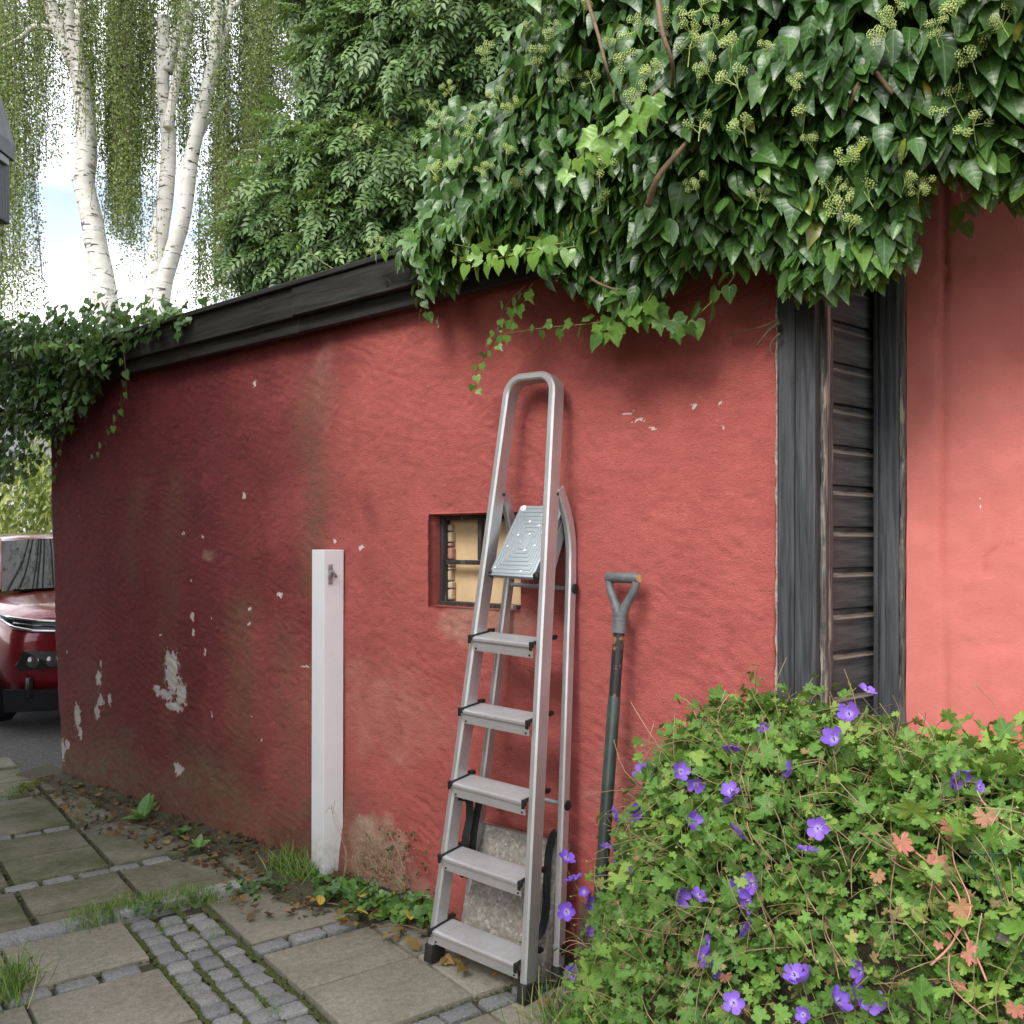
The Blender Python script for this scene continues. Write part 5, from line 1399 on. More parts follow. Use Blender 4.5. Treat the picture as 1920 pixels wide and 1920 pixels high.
# the reddened sprawling stem on the right of the mound
REDS = empty('reddened_geranium', Vector(march(1780, 1850)[0]))
tag(REDS, 'sprawling red stemmed geranium shoot with coral red leaves at the right', 'geranium')
def on_mound(x, y, off=0.085): return Vector(march(x, y, off)[0])
for pts, r0 in (([(1745, 1810), (1790, 1760), (1800, 1690), (1770, 1640), (1720, 1600), (1695, 1570)], 0.004), ([(1790, 1760), (1820, 1700), (1790, 1620), (1785, 1570)], 0.003), ([(1850, 1840), (1820, 1770), (1775, 1690), (1720, 1630), (1640, 1560)], 0.0035), ([(1785, 1560), (1820, 1540), (1845, 1532)], 0.002), ([(1780, 1790), (1785, 1850), (1850, 1910)], 0.0025), ([(1700, 1600), (1660, 1590), (1610, 1560)], 0.002), ([(1740, 1640), (1690, 1625), (1660, 1600)], 0.002)):
    pp = [p - REDS.location for p in catmull([on_mound(*q) for q in pts], 6)]
    MB().tube(pp, [0.6 * r0 * (1 - 0.5 * i / len(pp)) for i in range(len(pp))], 6).build('stem', MAT['red_stem'], REDS, 'all')
for (x, y, sz, yg, rv) in ((1690, 1578, 0.030, 1, .5), (1785, 1550, 0.030, 1, .5), (1848, 1530, 0.026, 0.6, .95), (1815, 1785, 0.026, 1, .4), (1740, 1620, 0.026, .9, .5), (1760, 1608, .022, .8, .5), (1800, 1700, .026, .8, .9), (1645, 1640, .018, .7, .9), (1595, 1755, .016, .3, .88), (1775, 1750, .012, 1, .5), (1760, 1770, .011, 1, .5), (1905, 1890, .02, .9, .9), (1800, 1845, .014, .9, .9), (1360, 1830, .018, .8, .95), (1490, 1590, .012, .6, .9), (1750, 1650, .022, .7, .9)):
    p = on_mound(x, y, 0.095); to_c = (Vector((0, 0, CAMZ)) - p).normalized()
    nv = to_c + Vector((0, 0, 0.5)) + Vector([random.gauss(0, 0.3) for _ in range(3)])
    o = link('leaf', leaf_mesh(random.choice(['ger_7', 'ger_5b']), rv, yg, MAT['ger']), REDS)
    M = basis(np.array([[random.gauss(0, .6), random.gauss(0, .3), -1]]), np.array([list(nv)]), np.array([sz]))[0]
    m4 = Matrix.Identity(4)
    for a in range(3):
        for b in range(3): m4[a][b] = M[a, b]
        m4[a][3] = (p - REDS.location)[a]
    o.matrix_local = m4
# wire fence and timber edging at the right border of the bed
MAT['wire'] = simple('green_wire', (0.01, 0.07, 0.05), 0.4)
WF = empty('wire_fence', Vector(march(1880, 1650)[0]))
tag(WF, 'low dark green garden wire fence half hidden in leaves at the right edge', 'fence')
pts_t = [on_mound(1800, 1600, 0.05), on_mound(1860, 1602, 0.05), on_mound(1925, 1588, 0.05)]
MB().tube([p - WF.location for p in catmull(pts_t, 6)], 0.0016, 6).build('wire', MAT['wire'], WF, 'all')
for (x0, y0, x1, y1) in ((1860, 1602, 1882, 1690), (1908, 1592, 1922, 1660), (1822, 1602, 1836, 1650)):
    a = on_mound(x0, y0, 0.05); b = on_mound(x1, y1, 0.05)
    MB().tube([a - WF.location, (a + b) / 2 - WF.location + NN * 0.01, b - WF.location], 0.0014, 6).build('wire', MAT['wire'], WF, 'all')
tb = on_mound(1925, 1745, 0.0)
o = MB().box((0.2, 0, 0), (0.5, 0.035, 0.05), None, 0.006).build('timber_edging', wood('grey_timber', 0, (0.08, 0.07, 0.06), (0.18, 0.16, 0.14), None), None)
o.location = tb + Vector((0, 0, -0.02)); o.rotation_euler = (0, R(25), R(-20))
tag(o, 'weathered grey timber edging poking out of the leaves at the right', 'timber')
# ================================================================== soil strip, litter, weeds along the wall foot
m = MB(); vs = []; fs = []
nS = 120
ss = np.linspace(-3.9, 0.42, nS); widths = 0.10 + 0.16 * sstep(-0.4, -1.0, ss) * (0.4 + 0.9 * fbm(ss * 2, ss * 0, 3, 701)) + 0.16 * np.exp(-((ss + 0.95) / 0.25) ** 2)
for i in range(nS):
    for j, u in enumerate((0, 0.3, 0.65, 1.0)):
        zz = 0.045 * (1 - u ** 1.5) + 0.012 * (fbm(ss[i] * 9, u * 3, 3, 711) - 0.4) - (0.03 if u == 1 else 0)
        vs.append(W(ss[i], -0.02 + u * (widths[i] + 0.02) + (0.02 * (fbm(ss[i] * 12, u, 2, 5) - 0.5) if u else 0), zz))
for i in range(nS - 1):
    for j in range(3): fs.append((4 * i + j, 4 * i + j + 1, 4 * i + 5 + j, 4 * i + 4 + j))
m.add(vs, fs).build('flower_border', MAT['soil'], None, 'all')['kind'] = 'structure'
def litter(n, sfun, name, keys, mat, smin, smax, zoff, label, cat, yg=0.0):
    s, d, z = sfun(n); k = len(s)
    P = Wn(s, d, z); tip = rng.normal(0, 1, (k, 3)); tip[:, 2] *= 0.25
    nrm = np.array([0, 0, 1.0]) + rng.normal(0, 0.45, (k, 3)); size = rng.uniform(smin, smax, k)
    o = link(name, mass_mesh(name, keys, rng.integers(0, len(keys), k), P, basis(tip, nrm, size), rng.uniform(0, 1, k), np.clip(rng.normal(yg, .1, k), 0, 1), mat))
    tag(o, label, cat, None, 'stuff'); return o
def strip_pts(n):
    s = rng.uniform(-3.6, -0.75, n); w_ = np.interp(s, ss, widths)
    d = rng.uniform(0.0, 1.0, n) ** 1.2 * (w_ + 0.10) + 0.02
    ok = rng.uniform(0, 1, n) < sstep(0.28, 0.55, fbm(s * 3, d * 4, 2, 721)) + 0.25
    s, d = s[ok], d[ok]; return s, d, np.maximum(0.018, 0.05 - 0.15 * d) + rng.uniform(0, 0.012, len(s))
litter(800, strip_pts, 'leaf_litter', ['ivy_c', 'ivy_h', 'ivy_l'], MAT['dead'], 0.010, 0.042, 0.02, 'brown fallen leaves gathered along the foot of the red wall', 'leaf litter')
def strip2(n):
    s = rng.uniform(-0.85, 0.45, n); d = rng.uniform(0.02, 0.34, n); return s, d, 0.012 + rng.uniform(0, 0.03, n)
litter(90, strip2, 'leaf_litter', ['ivy_c', 'ivy_h', 'ivy_l'], MAT['dead'], 0.016, 0.05, 0.02, 'yellow and brown fallen leaves between the white post and the ladder', 'leaf litter', 0.15)

t = NT('grass_blade', 0.55)
t.set('Base Color', t.ramp(t.attr('rnd'), [(0, (0.05, 0.11, 0.015)), (0.7, (0.13, 0.26, 0.03)), (1, (0.34, 0.33, 0.10))]))
MAT['grass'] = t.m
TPL['grass'] = blade_tpl([0, .3, .6, .85, 1], [.012, .014, .011, .006, .0], 0.3, 0.55)
def grass(name, pts, n, hgt, spread, label, seed):
    """pts: world points to scatter round"""
    r2 = np.random.default_rng(seed); c = np.array([list(p) for p in pts])[r2.integers(0, len(pts), n)]
    P = c + np.stack([r2.normal(0, spread, n), r2.normal(0, spread, n), np.zeros(n)], -1)
    tip = np.array([0, 0, 1.0]) + r2.normal(0, 0.45, (n, 3)) * [1, 1, 0.2]; nrm = r2.normal(0, 1, (n, 3)) * [1, 1, 0.2]; size = r2.uniform(0.45, 1.0, n) * hgt
    V, T, U = TPL['grass']
    o = link(name, mass_mesh(name, ['grass'], np.zeros(n, int), P, basis(tip, nrm, size), r2.uniform(0, 1, n), np.zeros(n), MAT['grass']))
    tag(o, label, 'grass', None, 'stuff'); return o
gp = lambda x, y, z=0.0: ground_at(x, y, z)
grass('grass', [gp(x, y) for (x, y) in ((160, 1735), (200, 1722), (240, 1712), (280, 1706), (320, 1700), (350, 1692), (385, 1690))], 1500, 0.085, 0.035, 'tufts of grass sprouting along the rough kerb between the paving levels', 1)
grass('grass', [gp(x, y, 0.03) for (x, y) in ((530, 1630), (555, 1645), (572, 1648), (560, 1632), (545, 1620))], 380, 0.11, 0.032, 'bright grass tuft at the foot of the white post', 2)
grass('grass', [gp(x, y) for (x, y) in ((8, 1860), (20, 1880), (40, 1850))], 160, 0.15, 0.03, 'long grass tuft between the slabs at the lower left edge', 3)
grass('grass', [gp(x, y) for (x, y) in ((1050, 1915), (1060, 1925), (1100, 1910), (1150, 1900), (1110, 1890), (1200, 1905))], 520, 0.12, 0.05, 'fine grass growing around the right foot of the ladder', 4)
grass('grass', [gp(x, y, 0.01) for (x, y) in ((30, 1490), (45, 1482), (20, 1498), (60, 1478))], 260, 0.07, 0.035, 'small grass patch between the far slabs at the left edge', 5)
grass('grass', [gp(x, y, 0.0) for (x, y) in ((420, 1700), (440, 1690), (300, 1745), (330, 1735), (400, 1745), (355, 1860), (500, 1880), (520, 1900), (405, 1760))], 420, 0.035, 0.02, 'tiny grass seedlings in the joints of the cobble strip', 6)
# moss in the joints, raised a little
t = NT('joint_moss', 0.95); v = t.coord('Object'); a = t.noise(v, 120, 4, 0.7)
t.set('Base Color', t.ramp(a, [(0.3, (0.03, 0.045, 0.008)), (0.7, (0.10, 0.12, 0.025))])); t.bump(a, 0.8, 0.01); MAT['moss'] = t.m
V, T = [], []
ico = [(1, 0, 0), (0, 1, 0), (-1, 0, 0), (0, -1, 0), (0, 0, 0.6)]
it = [(0, 1, 4), (1, 2, 4), (2, 3, 4), (3, 0, 4)]
Ps = []
for k in range(5200):
    j = random.random()
    if j < 0.45: p, q = random.uniform(-3.75, -2.2), random.choice((0.965, 1.06, 1.153, 1.25)) + random.gauss(0, 0.006)
    elif j < 0.7: p, q = random.choice((-3.275, -3.175, -2.465, -2.365, -3.373, -3.28)) + random.gauss(0, 0.006), random.uniform(-0.2, 2.0)
    elif j < 0.85: p, q = random.uniform(-7, -3.9), random.choice((-0.12, 0.28, 0.68, 1.08, 1.48)) + random.gauss(0, 0.007)
    else: p, q = random.choice((-3.775, -3.875, -4.335, -4.425, -5.115, -5.205)) + random.gauss(0, 0.007), random.uniform(-0.8, 1.9)
    if q > wall_q(p): continue
    Ps.append((AX * p + BX * q, random.uniform(0.004, 0.010)))
for p, r_ in Ps:
    b = len(V); zb = 0.004 if p.y > 3.6 else -0.010
    V += [(p.x + a_[0] * r_, p.y + a_[1] * r_, zb + a_[2] * r_) for a_ in ico]; T += [tuple(b + i for i in f) for f in it]
o = link('joint_moss', np_mesh('joint_moss', np.array(V), np.array(T), MAT['moss'])); tag(o, 'green moss filling the joints between slabs and cobbles', 'moss', None, 'stuff')

# weeds -------------------------------------------------------------
MAT['weed'] = leaf_material('weed_leaf', [(0.0, (0.03, 0.09, 0.02)), (0.5, (0.08, 0.19, 0.04)), (1.0, (0.16, 0.30, 0.06))], (0.4, 0.42, 0.06), 0.5, 0.22, (0.25, 0.36, 0.14), 0.03)
def rosette(name, base_p, leaves, label, cat, key='ivy_c', mat=None, group=None):
    root = empty(name, base_p); tag(root, label, cat, group)
    for (az, el, L, rv) in leaves:
        dv = Vector((math.cos(az) * math.cos(el), math.sin(az) * math.cos(el), math.sin(el)))
        nv = Vector((-math.cos(az) * math.sin(el), -math.sin(az) * math.sin(el), math.cos(el))) + Vector((0, -0.2, 0))
        o = link('leaf', leaf_mesh(key, rv, 0, mat or MAT['weed']), root)
        M = basis(np.array([list(dv)]), np.array([list(nv)]), np.array([L]))[0]
        m4 = Matrix.Identity(4)
        for a in range(3):
            for b in range(3): m4[a][b] = M[a, b]
        m4[2][3] = 0.004
        o.matrix_local = m4
    return root
rosette('dock_weed', gp(270, 1538, 0.03), [(R(160), R(35), 0.10, .6), (R(110), R(65), 0.12, .7), (R(80), R(75), 0.135, .5), (R(60), R(70), 0.13, .8), (R(20), R(60), 0.11, .6), (R(190), R(10), 0.12, .6), (R(240), R(50), 0.07, .7)], 'upright dock weed with long leaves growing at the wall foot', 'weed')
rosette('seedling_weed', gp(372, 1592, 0.03), [(R(150), R(45), 0.06, .7), (R(90), R(60), 0.07, .6), (R(30), R(35), 0.065, .8), (R(200), R(25), 0.05, .7), (R(330), R(30), 0.05, .6)], 'pale seedling weed in the litter between dock and white post', 'weed')
rosette('clover_weed', gp(345, 1562, 0.03), [(R(a), R(25 + 10 * (k % 3)), 0.045, .3) for k, a in enumerate(range(0, 360, 45))], 'dark low weed in the leaf litter at the wall foot', 'weed', 'ger_5')
def clump(name, base_p, n, rad, sz, label, cat, keys, mat, seed, hgt=0.04, limit=60):
    root = empty(name, base_p); tag(root, label, cat)
    r2 = np.random.default_rng(seed); a = r2.uniform(0, 6.28, n); r_ = rad * np.sqrt(r2.uniform(0, 1, n))
    P = np.array(base_p) + np.stack([r_ * np.cos(a) * 1.5, r_ * np.sin(a), r2.uniform(0.01, hgt, n)], -1)
    nrm = np.array([0, -0.25, 1.0]) + r2.normal(0, 0.4, (n, 3)); tip = r2.normal(0, 1, (n, 3)) * [1, 1, .3]; size = r2.uniform(0.6, 1.2, n) * sz
    foliage(root, P, basis(tip, nrm, size), size, r2.integers(0, len(keys), n), keys, r2.uniform(0, 1, n), np.zeros(n), mat, limit)
clump('ground_weed', gp(480, 1670), 60, 0.09, 0.022, 'low dark green weed clump at the right end of the kerb stones', 'weed', ['ger_5', 'ger_7'], MAT['ivy_small'], 21)
clump('ground_weed', gp(272, 1712), 36, 0.05, 0.018, 'small round leaved weed within the kerb grass', 'weed', ['ger_5'], MAT['ivy_small'], 22)
clump('ground_weed', gp(20, 1838), 24, 0.06, 0.04, 'light green weed between the slabs at the lower left', 'weed', ['ivy_c'], MAT['weed'], 23)
# ivy crawling on the ground between post and ladder
GI = empty('ground_ivy', gp(700, 1700)); tag(GI, 'low ivy creeping over the paving between the white post and the ladder', 'ivy')
r2 = np.random.default_rng(33); n = 230
u = r2.uniform(0, 1, n); cx = 590 + 235 * u; cy = 1660 + 62 * u + r2.normal(0, 16, n)
P = np.array([list(gp(x, max(1630, y), 0.02)) for x, y in zip(cx, cy)]); P[:, 2] += r2.uniform(0, 0.05, n)
tip = r2.normal(0, 1, (n, 3)) * [1, 1, 0.3] + [0, -0.3, -0.2]; nrm = np.array([-0.1, -0.45, 0.9]) + r2.normal(0, 0.35, (n, 3)); size = r2.uniform(0.03, 0.062, n)
yg = np.where(r2.uniform(0, 1, n) > 0.93, 0.9, 0.0)
foliage(GI, P, basis(tip, nrm, size), size, r2.integers(0, 2, n), ['ivy_l', 'ivy_h'], np.clip(r2.uniform(0.3, 0.85, n) + np.where(r2.uniform(0, 1, n) > 0.94, 0.3, 0), 0, 1), yg * 0.5, MAT['ivy'], 230)
for pts in ([(590, 1690), (660, 1700), (740, 1715), (830, 1730)], [(640, 1660), (700, 1690), (760, 1750)], [(700, 1740), (760, 1735), (830, 1760)]):
    pp = [gp(x, y, 0.02) - GI.location for (x, y) in pts]
    MB().tube(catmull(pp, 5), 0.003, 5).build('stem', MAT['twig'], GI, 'all')
for x, y, a, rv, yv, lab in ((632, 1650, 0.3, .45, 0, 'curled russet brown leaf lying at the foot of the white post'), (663, 1662, 1.2, .98, .9, 'yellow fallen leaf next to the russet leaf at the white post'), (655, 1725, 2.2, .98, .9, 'yellow fallen leaf in front of the ground ivy on the paving'),
                             (770, 1725, .4, .98, .8, 'long yellow fallen leaf among the ground ivy nearest the ladder'), (690, 1715, 1.5, .98, .7, 'cream fallen leaf in the middle of the ground ivy'), (600, 1697, .2, .95, .8, 'yellow fallen leaf at the left end of the ground ivy')):
    o = link('fallen_leaf', leaf_mesh('ivy_c', rv, yv, MAT['dead'])); o.location = gp(x, y, 0.045); o.rotation_euler = (0.35, 0.2, a); o.scale = (0.07,) * 3
    tag(o, lab, 'leaf', 'fallen leaves by the post')
# withered tangle on the wall foot
DRY = empty('withered_creeper', W(-0.55, 0.05, 0)); tag(DRY, 'withered straw coloured creeper tangle clinging to the wall right of the white post', 'creeper')
m = MB()
for k in range(420):
    x = random.gauss(705, 26); y = random.gauss(1608, 33)
    if y > 1680 or y < 1530 or x < 655: continue
    p = Wp(x, y, random.uniform(0.03, 0.085)); L = random.uniform(0.02, 0.06); a = random.uniform(0, 6.28); pts = [p]
    for q in range(4):
        a += random.gauss(0, 0.8); p = p + (DU * math.cos(a) + Vector((0, 0, math.sin(a))) + NN * random.gauss(0, 0.4)) * L / 4; pts.append(p)
    m.tube([q - DRY.location for q in pts], 0.0011, 3, False)
MAT['straw'] = simple('withered_stem', (0.33, 0.25, 0.15), 0.9, 0, 0.4, 40)
o = m.build('tangle', MAT['straw'], DRY); o['kind'] = 'stuff'
for pts in ([(760, 1690), (757, 1640), (748, 1600), (728, 1560)], [(690, 1690), (700, 1640), (690, 1580), (708, 1540)], [(660, 1700), (672, 1650), (668, 1600)]):
    pp = catmull([Wp(x, y, 0.06) - DRY.location for (x, y) in pts], 5)
    MB().tube(pp, 0.0022, 5).build('stem', MAT['straw'], DRY, 'all')
dry_n = 90; s_ = rng.normal(-0.52, 0.10, dry_n); z_ = rng.uniform(0.02, 0.32, dry_n); 
P = Wn(s_, rng.uniform(0.03, 0.09, dry_n), z_)
foliage(DRY, P, basis(rng.normal(0, 1, (dry_n, 3)), NNn + rng.normal(0, .5, (dry_n, 3)), rng.uniform(.012, .026, dry_n)), np.full(dry_n, .02), rng.integers(0, 2, dry_n), ['ivy_c', 'ivy_h'], rng.uniform(0, .8, dry_n), np.zeros(dry_n), MAT['ivy_small'], 0)
# wispy dry weed before the post
o = MB()
p0 = gp(640, 1660, 0.03)
for k in range(4):
    p = at(648 + random.uniform(-4, 4), 1600, 3.86); pts = [p, at(625, 1540 - k * 8, 3.85), at(628 - 6 * k, 1500 + 8 * k, 3.84)]
    o.tube(catmull([p0] + pts, 4), 0.0008, 3, False)
w = o.build('dry_wisp', MAT['straw']); tag(w, 'thin dry weed stalk standing before the white post', 'weed')

# ================================================================== trees behind
t = NT('birch_bark', 0.75); v = t.coord('Object', (1, 1, 1)); 
vb = t.coord('Object', (4, 4, 17)); a = t.noise(vb, 1.0, 3, 0.6, 0.8); b_ = t.noise(t.coord('Object', (2.2, 2.2, 5)), 1.0, 5, 0.65)
c = t.ramp(b_, [(0.3, (0.58, 0.54, 0.49)), (0.7, (0.80, 0.78, 0.74))])
c = t.mix(t.ramp(a, [(0.585, 0.0), (0.63, 1.0)]), c, (0.07, 0.06, 0.05))
c = t.mix(t.ramp(b_, [(0.60, 0), (0.68, 0.8)]), c, (0.20, 0.18, 0.14))
t.set('Base Color', c); t.bump(a, 0.3, 0.03); MAT['birch'] = t.m
MAT['birch_leaf'] = None
def tree_leaf(name, stops, tr=0.25, rough=0.5):
    t = NT(name, rough); c = t.ramp(t.attr('rnd'), stops); t.set('Base Color', c)
    tn = t.n('ShaderNodeBsdfTranslucent'); t.put(tn.inputs['Color'], t.mix(0.5, c, (0.3, 0.4, 0.06))); mx = t.n('ShaderNodeMixShader', {'Fac': tr})
    t.t.links.new(t.b.outputs[0], mx.inputs[1]); t.t.links.new(tn.outputs[0], mx.inputs[2]); t.t.links.new(mx.outputs[0], t.out.inputs['Surface'])
    return t.m
MAT['birch_leaf'] = tree_leaf('birch_leaf', [(0, (0.070, 0.105, 0.022)), (0.5, (0.140, 0.200, 0.040)), (0.92, (0.23, 0.30, 0.06)), (1, (0.40, 0.30, 0.04))])
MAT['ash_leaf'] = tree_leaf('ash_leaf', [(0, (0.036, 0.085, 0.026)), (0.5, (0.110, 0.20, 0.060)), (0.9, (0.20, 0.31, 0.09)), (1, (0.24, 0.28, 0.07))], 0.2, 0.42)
YB = 14.5
def trunk_pts(px, y0=YB): return [at(x, y, y0) for (x, y) in px]
def limb(root, pts, r0, r1, name='trunk', mat='birch', n=12):
    pp = catmull(pts, 6)
    m = MB().tube([p - root.location for p in pp], [r0 + (r1 - r0) * i / (len(pp) - 1) for i in range(len(pp))], n)
    for k, vv in enumerate(m.v):
        f = 1 + 0.07 * math.sin(vv[2] * 9 + k % n); m.v[k] = (vv[0], vv[1], vv[2])
    return m.build(name, MAT[mat], root, 'all')
def strands(root, specs, seed, leafsz=0.036):
    """hanging twigs with leaves; specs: (px, top row, bottom row, half width px, twigs, depth)"""
    r2 = np.random.default_rng(seed); Ps = []; tw = MB()
    for (x, y0, y1, hw, cnt, dep) in specs:
        cl = r2.normal(0, hw * 0.55, max(2, int(hw / 9)))
        for k in range(int(cnt * 0.68)):
            xx = x + r2.choice(cl) + r2.normal(0, hw * 0.17); yb = y1 - abs(r2.normal(0, (y1 - y0) * 0.16)); yt = y0 + r2.uniform(0, 1) * max(10, (yb - y0)) * 0.75
            Y = YB + (0.25 + abs(r2.normal(0, dep)) if r2.uniform() < 0.8 else -abs(r2.normal(0, 0.5))); ph = r2.uniform(0, 6); sway = r2.normal(0, 18)
            L = (yb - yt) / FPX * Y; nl = max(3, int(L * 46))
            tt = np.sort(r2.uniform(0, 1, nl)); px = xx + sway * tt + 5 * np.sin(3 * tt + ph); py = yt + (yb - yt) * tt
            p = np.stack([(px - 960) / FPX * Y, np.full(nl, Y), CAMZ - (py - HOR) / FPX * Y], -1)
            if k % 2 == 0:
                q = p[np.linspace(0, nl - 1, min(nl, 6)).astype(int)]; tw.tube([Vector(a_) - root.location for a_ in q], 0.004, 3, False)
            Ps.append(p + r2.normal(0, 0.048, (nl, 3)))
    P = np.concatenate(Ps); n = len(P)
    tip = np.array([0, 0, -1.0]) + r2.normal(0, 0.55, (n, 3)); nrm = np.array([0, -1, 0.3]) + r2.normal(0, 0.8, (n, 3)); size = r2.uniform(0.7, 1.25, n) * leafsz
    V = np.array([(0, 0, 0), (0.42, 0.35, 0.05), (0, 1, -0.1), (-0.42, 0.35, 0.05)]); T = np.array([(0, 1, 2), (0, 2, 3)])
    X = np.einsum('nij,vj->nvi', basis(tip, nrm, size), V) + (P - np.array(root.location))[:, None, :]
    rn = np.repeat(np.clip(0.45 + 0.2 * r2.normal(0, 1, n), 0, 0.93) + (r2.uniform(0, 1, n) > 0.985) * 0.3, 4)
    o = link('crown', np_mesh('crown', X.reshape(-1, 3), (T[None] + (np.arange(n) * 4)[:, None, None]).reshape(-1, 3), MAT['birch_leaf'], {'rnd': np.clip(rn, 0, 1)}), root); o['kind'] = 'stuff'
    o = tw.build('hanging_twigs', simple('birch_twig', (0.09, 0.065, 0.05), 0.8), root); o['kind'] = 'stuff'
    print('strand leaves', n)
b1 = empty('birch_tree', at(215, HOR + CAMZ / YB * FPX, YB)); tag(b1, 'single stemmed weeping birch with knobbly white trunk, left of the forked one', 'tree')
limb(b1, [Vector((at(222, 600, YB).x, YB, -0.05))] + trunk_pts([(220, 1000), (215, 800), (206, 640), (196, 540), (182, 470), (172, 410), (158, 345), (163, 290), (160, 220), (152, 150), (140, 110)]), 0.20, 0.135)
limb(b1, trunk_pts([(143, 125), (122, 80), (105, 40), (92, -10), (80, -120)]), 0.13, 0.08, 'branch')
limb(b1, trunk_pts([(146, 130), (134, 70), (128, 0), (125, -120)]), 0.10, 0.07, 'branch')
limb(b1, trunk_pts([(148, 140), (146, 80), (149, 20), (155, -100)]), 0.07, 0.05, 'branch')
limb(b1, trunk_pts([(106, 58), (80, 50), (60, 52), (40, 70), (10, 85), (-40, 100)]), 0.055, 0.02, 'branch')
limb(b1, trunk_pts([(158, 345), (148, 338), (139, 345)]), 0.10, 0.06, 'branch_stub')
strands(b1, [(20, -260, 660, 46, 150, 0.7), (-40, -260, 640, 50, 80, 0.7), (35, -200, 420, 40, 90, 0.7), (88, -260, 330, 34, 75, 0.6), (60, -260, 200, 50, 80, .6), (150, -200, 280, 16, 45, 0.5), (190, -260, 300, 30, 70, 0.8), (200, -260, 480, 14, 14, .6), (110, -300, 90, 60, 90, 0.8)], 61)
# birch boughs added above the frame, over the drive, for the windscreen to reflect
r2 = np.random.default_rng(64); bp = []
for k in range(7):
    e = Vector((-6.6 + 0.62 * k, 6.4 + r2.uniform(-0.8, 1.4), 6.6 + r2.uniform(0, 1.6)))
    a0 = at(120, -150, YB); limb(b1, [a0, (a0 + e) / 2 + Vector((0, 0, 1.0)), e], 0.06, 0.015, 'branch', 'birch', 7)
    for q in range(46):
        u = r2.uniform(0.25, 1.0); c_ = a0 * (1 - u) + e * u + Vector((r2.normal(0, 0.35), r2.normal(0, 0.35), 4 * u * (1 - u) * 0.5))
        L = r2.uniform(0.3, 1.1); m_ = int(L * 26)
        pz = np.stack([np.full(m_, c_.x), np.full(m_, c_.y), c_.z - np.sort(r2.uniform(0, L, m_))], -1) + r2.normal(0, 0.04, (m_, 3))
        bp.append(pz[pz[:, 2] > CAMZ + 0.62 * pz[:, 1]])
P = np.concatenate(bp); n = len(P); print('bough leaves', n)
tip = np.array([0, 0, -1.0]) + r2.normal(0, 0.55, (n, 3)); nrm = r2.normal(0, 1, (n, 3)); size = r2.uniform(0.04, 0.07, n)
TPL['oval'] = blade_tpl([0, .3, .7, 1], [.02, .2, .17, .0], 0.2, 0.15)
o = link('added_bough_leaves', mass_mesh('added_bough_leaves', ['oval'], np.zeros(n, int), P - np.array(b1.location), basis(tip, nrm, size), np.clip(r2.normal(0.5, 0.2, n), 0, 1), np.zeros(n), MAT['birch_leaf']), b1); o['kind'] = 'stuff'
b2 = empty('birch_tree', at(300, HOR + CAMZ / YB * FPX, YB)); tag(b2, 'weeping birch with three white stems forking from one base', 'tree')
limb(b2, [Vector((at(292, 600, YB).x, YB, -0.05))] + trunk_pts([(291, 1000), (290, 800), (288, 640), (291, 520), (299, 440), (310, 370), (316, 290), (314, 230), (306, 170), (306, 100), (307, 30)]), 0.17, 0.085)
limb(b2, trunk_pts([(313, 135), (328, 85), (345, 40), (350, 0), (356, -120)]), 0.10, 0.07, 'branch')
limb(b2, trunk_pts([(314, 240), (322, 195), (335, 130), (352, 50), (360, -5), (365, -120)], YB - 0.15), 0.07, 0.05, 'branch')
limb(b2, [Vector((at(296, 600, YB).x, YB - 0.1, -0.05))] + trunk_pts([(295, 1000), (295, 800), (297, 640), (306, 540), (322, 480), (342, 410), (352, 350), (360, 290), (378, 210), (395, 140), (405, 80), (405, 0), (402, -120)], YB - 0.1), 0.15, 0.08)
limb(b2, trunk_pts([(408, 35), (425, 20), (450, 0), (480, -60)]), 0.05, 0.03, 'branch')
limb(b2, trunk_pts([(398, 110), (420, 70), (432, 20), (440, -60)]), 0.05, 0.03, 'branch')
limb(b2, trunk_pts([(374, 262), (390, 228), (412, 205), (430, 180)]), 0.04, 0.02, 'branch')
strands(b2, [(245, -260, 470, 40, 210, 0.8), (265, -200, 540, 20, 50, 0.7), (290, -260, 330, 30, 90, 0.8), (205, -260, 440, 26, 60, 0.8), (345, -260, 330, 40, 110, 0.8), (395, 60, 590, 40, 110, 0.8), (440, -260, 560, 40, 130, 0.9), (370, 250, 600, 16, 30, .7), (490, -260, 450, 46, 170, 0.9), (560, -260, 360, 60, 170, 1.0), (640, -260, 300, 70, 120, 1.0), (330, -300, 130, 90, 150, 1.0), (480, -300, 150, 90, 150, 1.0)], 62)

# ash tree: pinnate leaves -------------------------------------------
V, T = [], []
def leaflet(cx, cy, ang, L, Wd):
    b = len(V); ca, sa = math.cos(ang), math.sin(ang)
    for (x, y, z) in ((0, 0, 0), (Wd, L * 0.45, 0.03), (0, L * 0.5, -0.01), (-Wd, L * 0.45, 0.03), (0, L, -0.06)):
        V.append((cx + x * ca + y * sa, cy - x * sa + y * ca, z - 0.12 * (cy ** 2)))
    T.extend([(b + 0, b + 1, b + 2), (b + 0, b + 2, b + 3), (b + 1, b + 4, b + 2), (b + 2, b + 4, b + 3)])
for k in range(4):
    for sgn in (-1, 1): leaflet(0.0, 0.22 + 0.19 * k, sgn * R(62 - 6 * k), 0.36 - 0.02 * k, 0.075)
leaflet(0, 0.9, 0, 0.34, 0.075)
b = len(V); V += [(-0.008, 0, 0), (0.008, 0, 0), (0, 0.95, -0.1)]; T.append((b, b + 1, b + 2))
TPL['ash'] = (np.array(V, float), np.array(T), np.zeros((len(V), 2)))
ash = empty('ash_tree', (-0.2, 9.2, 0)); tag(ash, 'dense ash tree with feathery leaves rising behind the shed roof', 'tree')
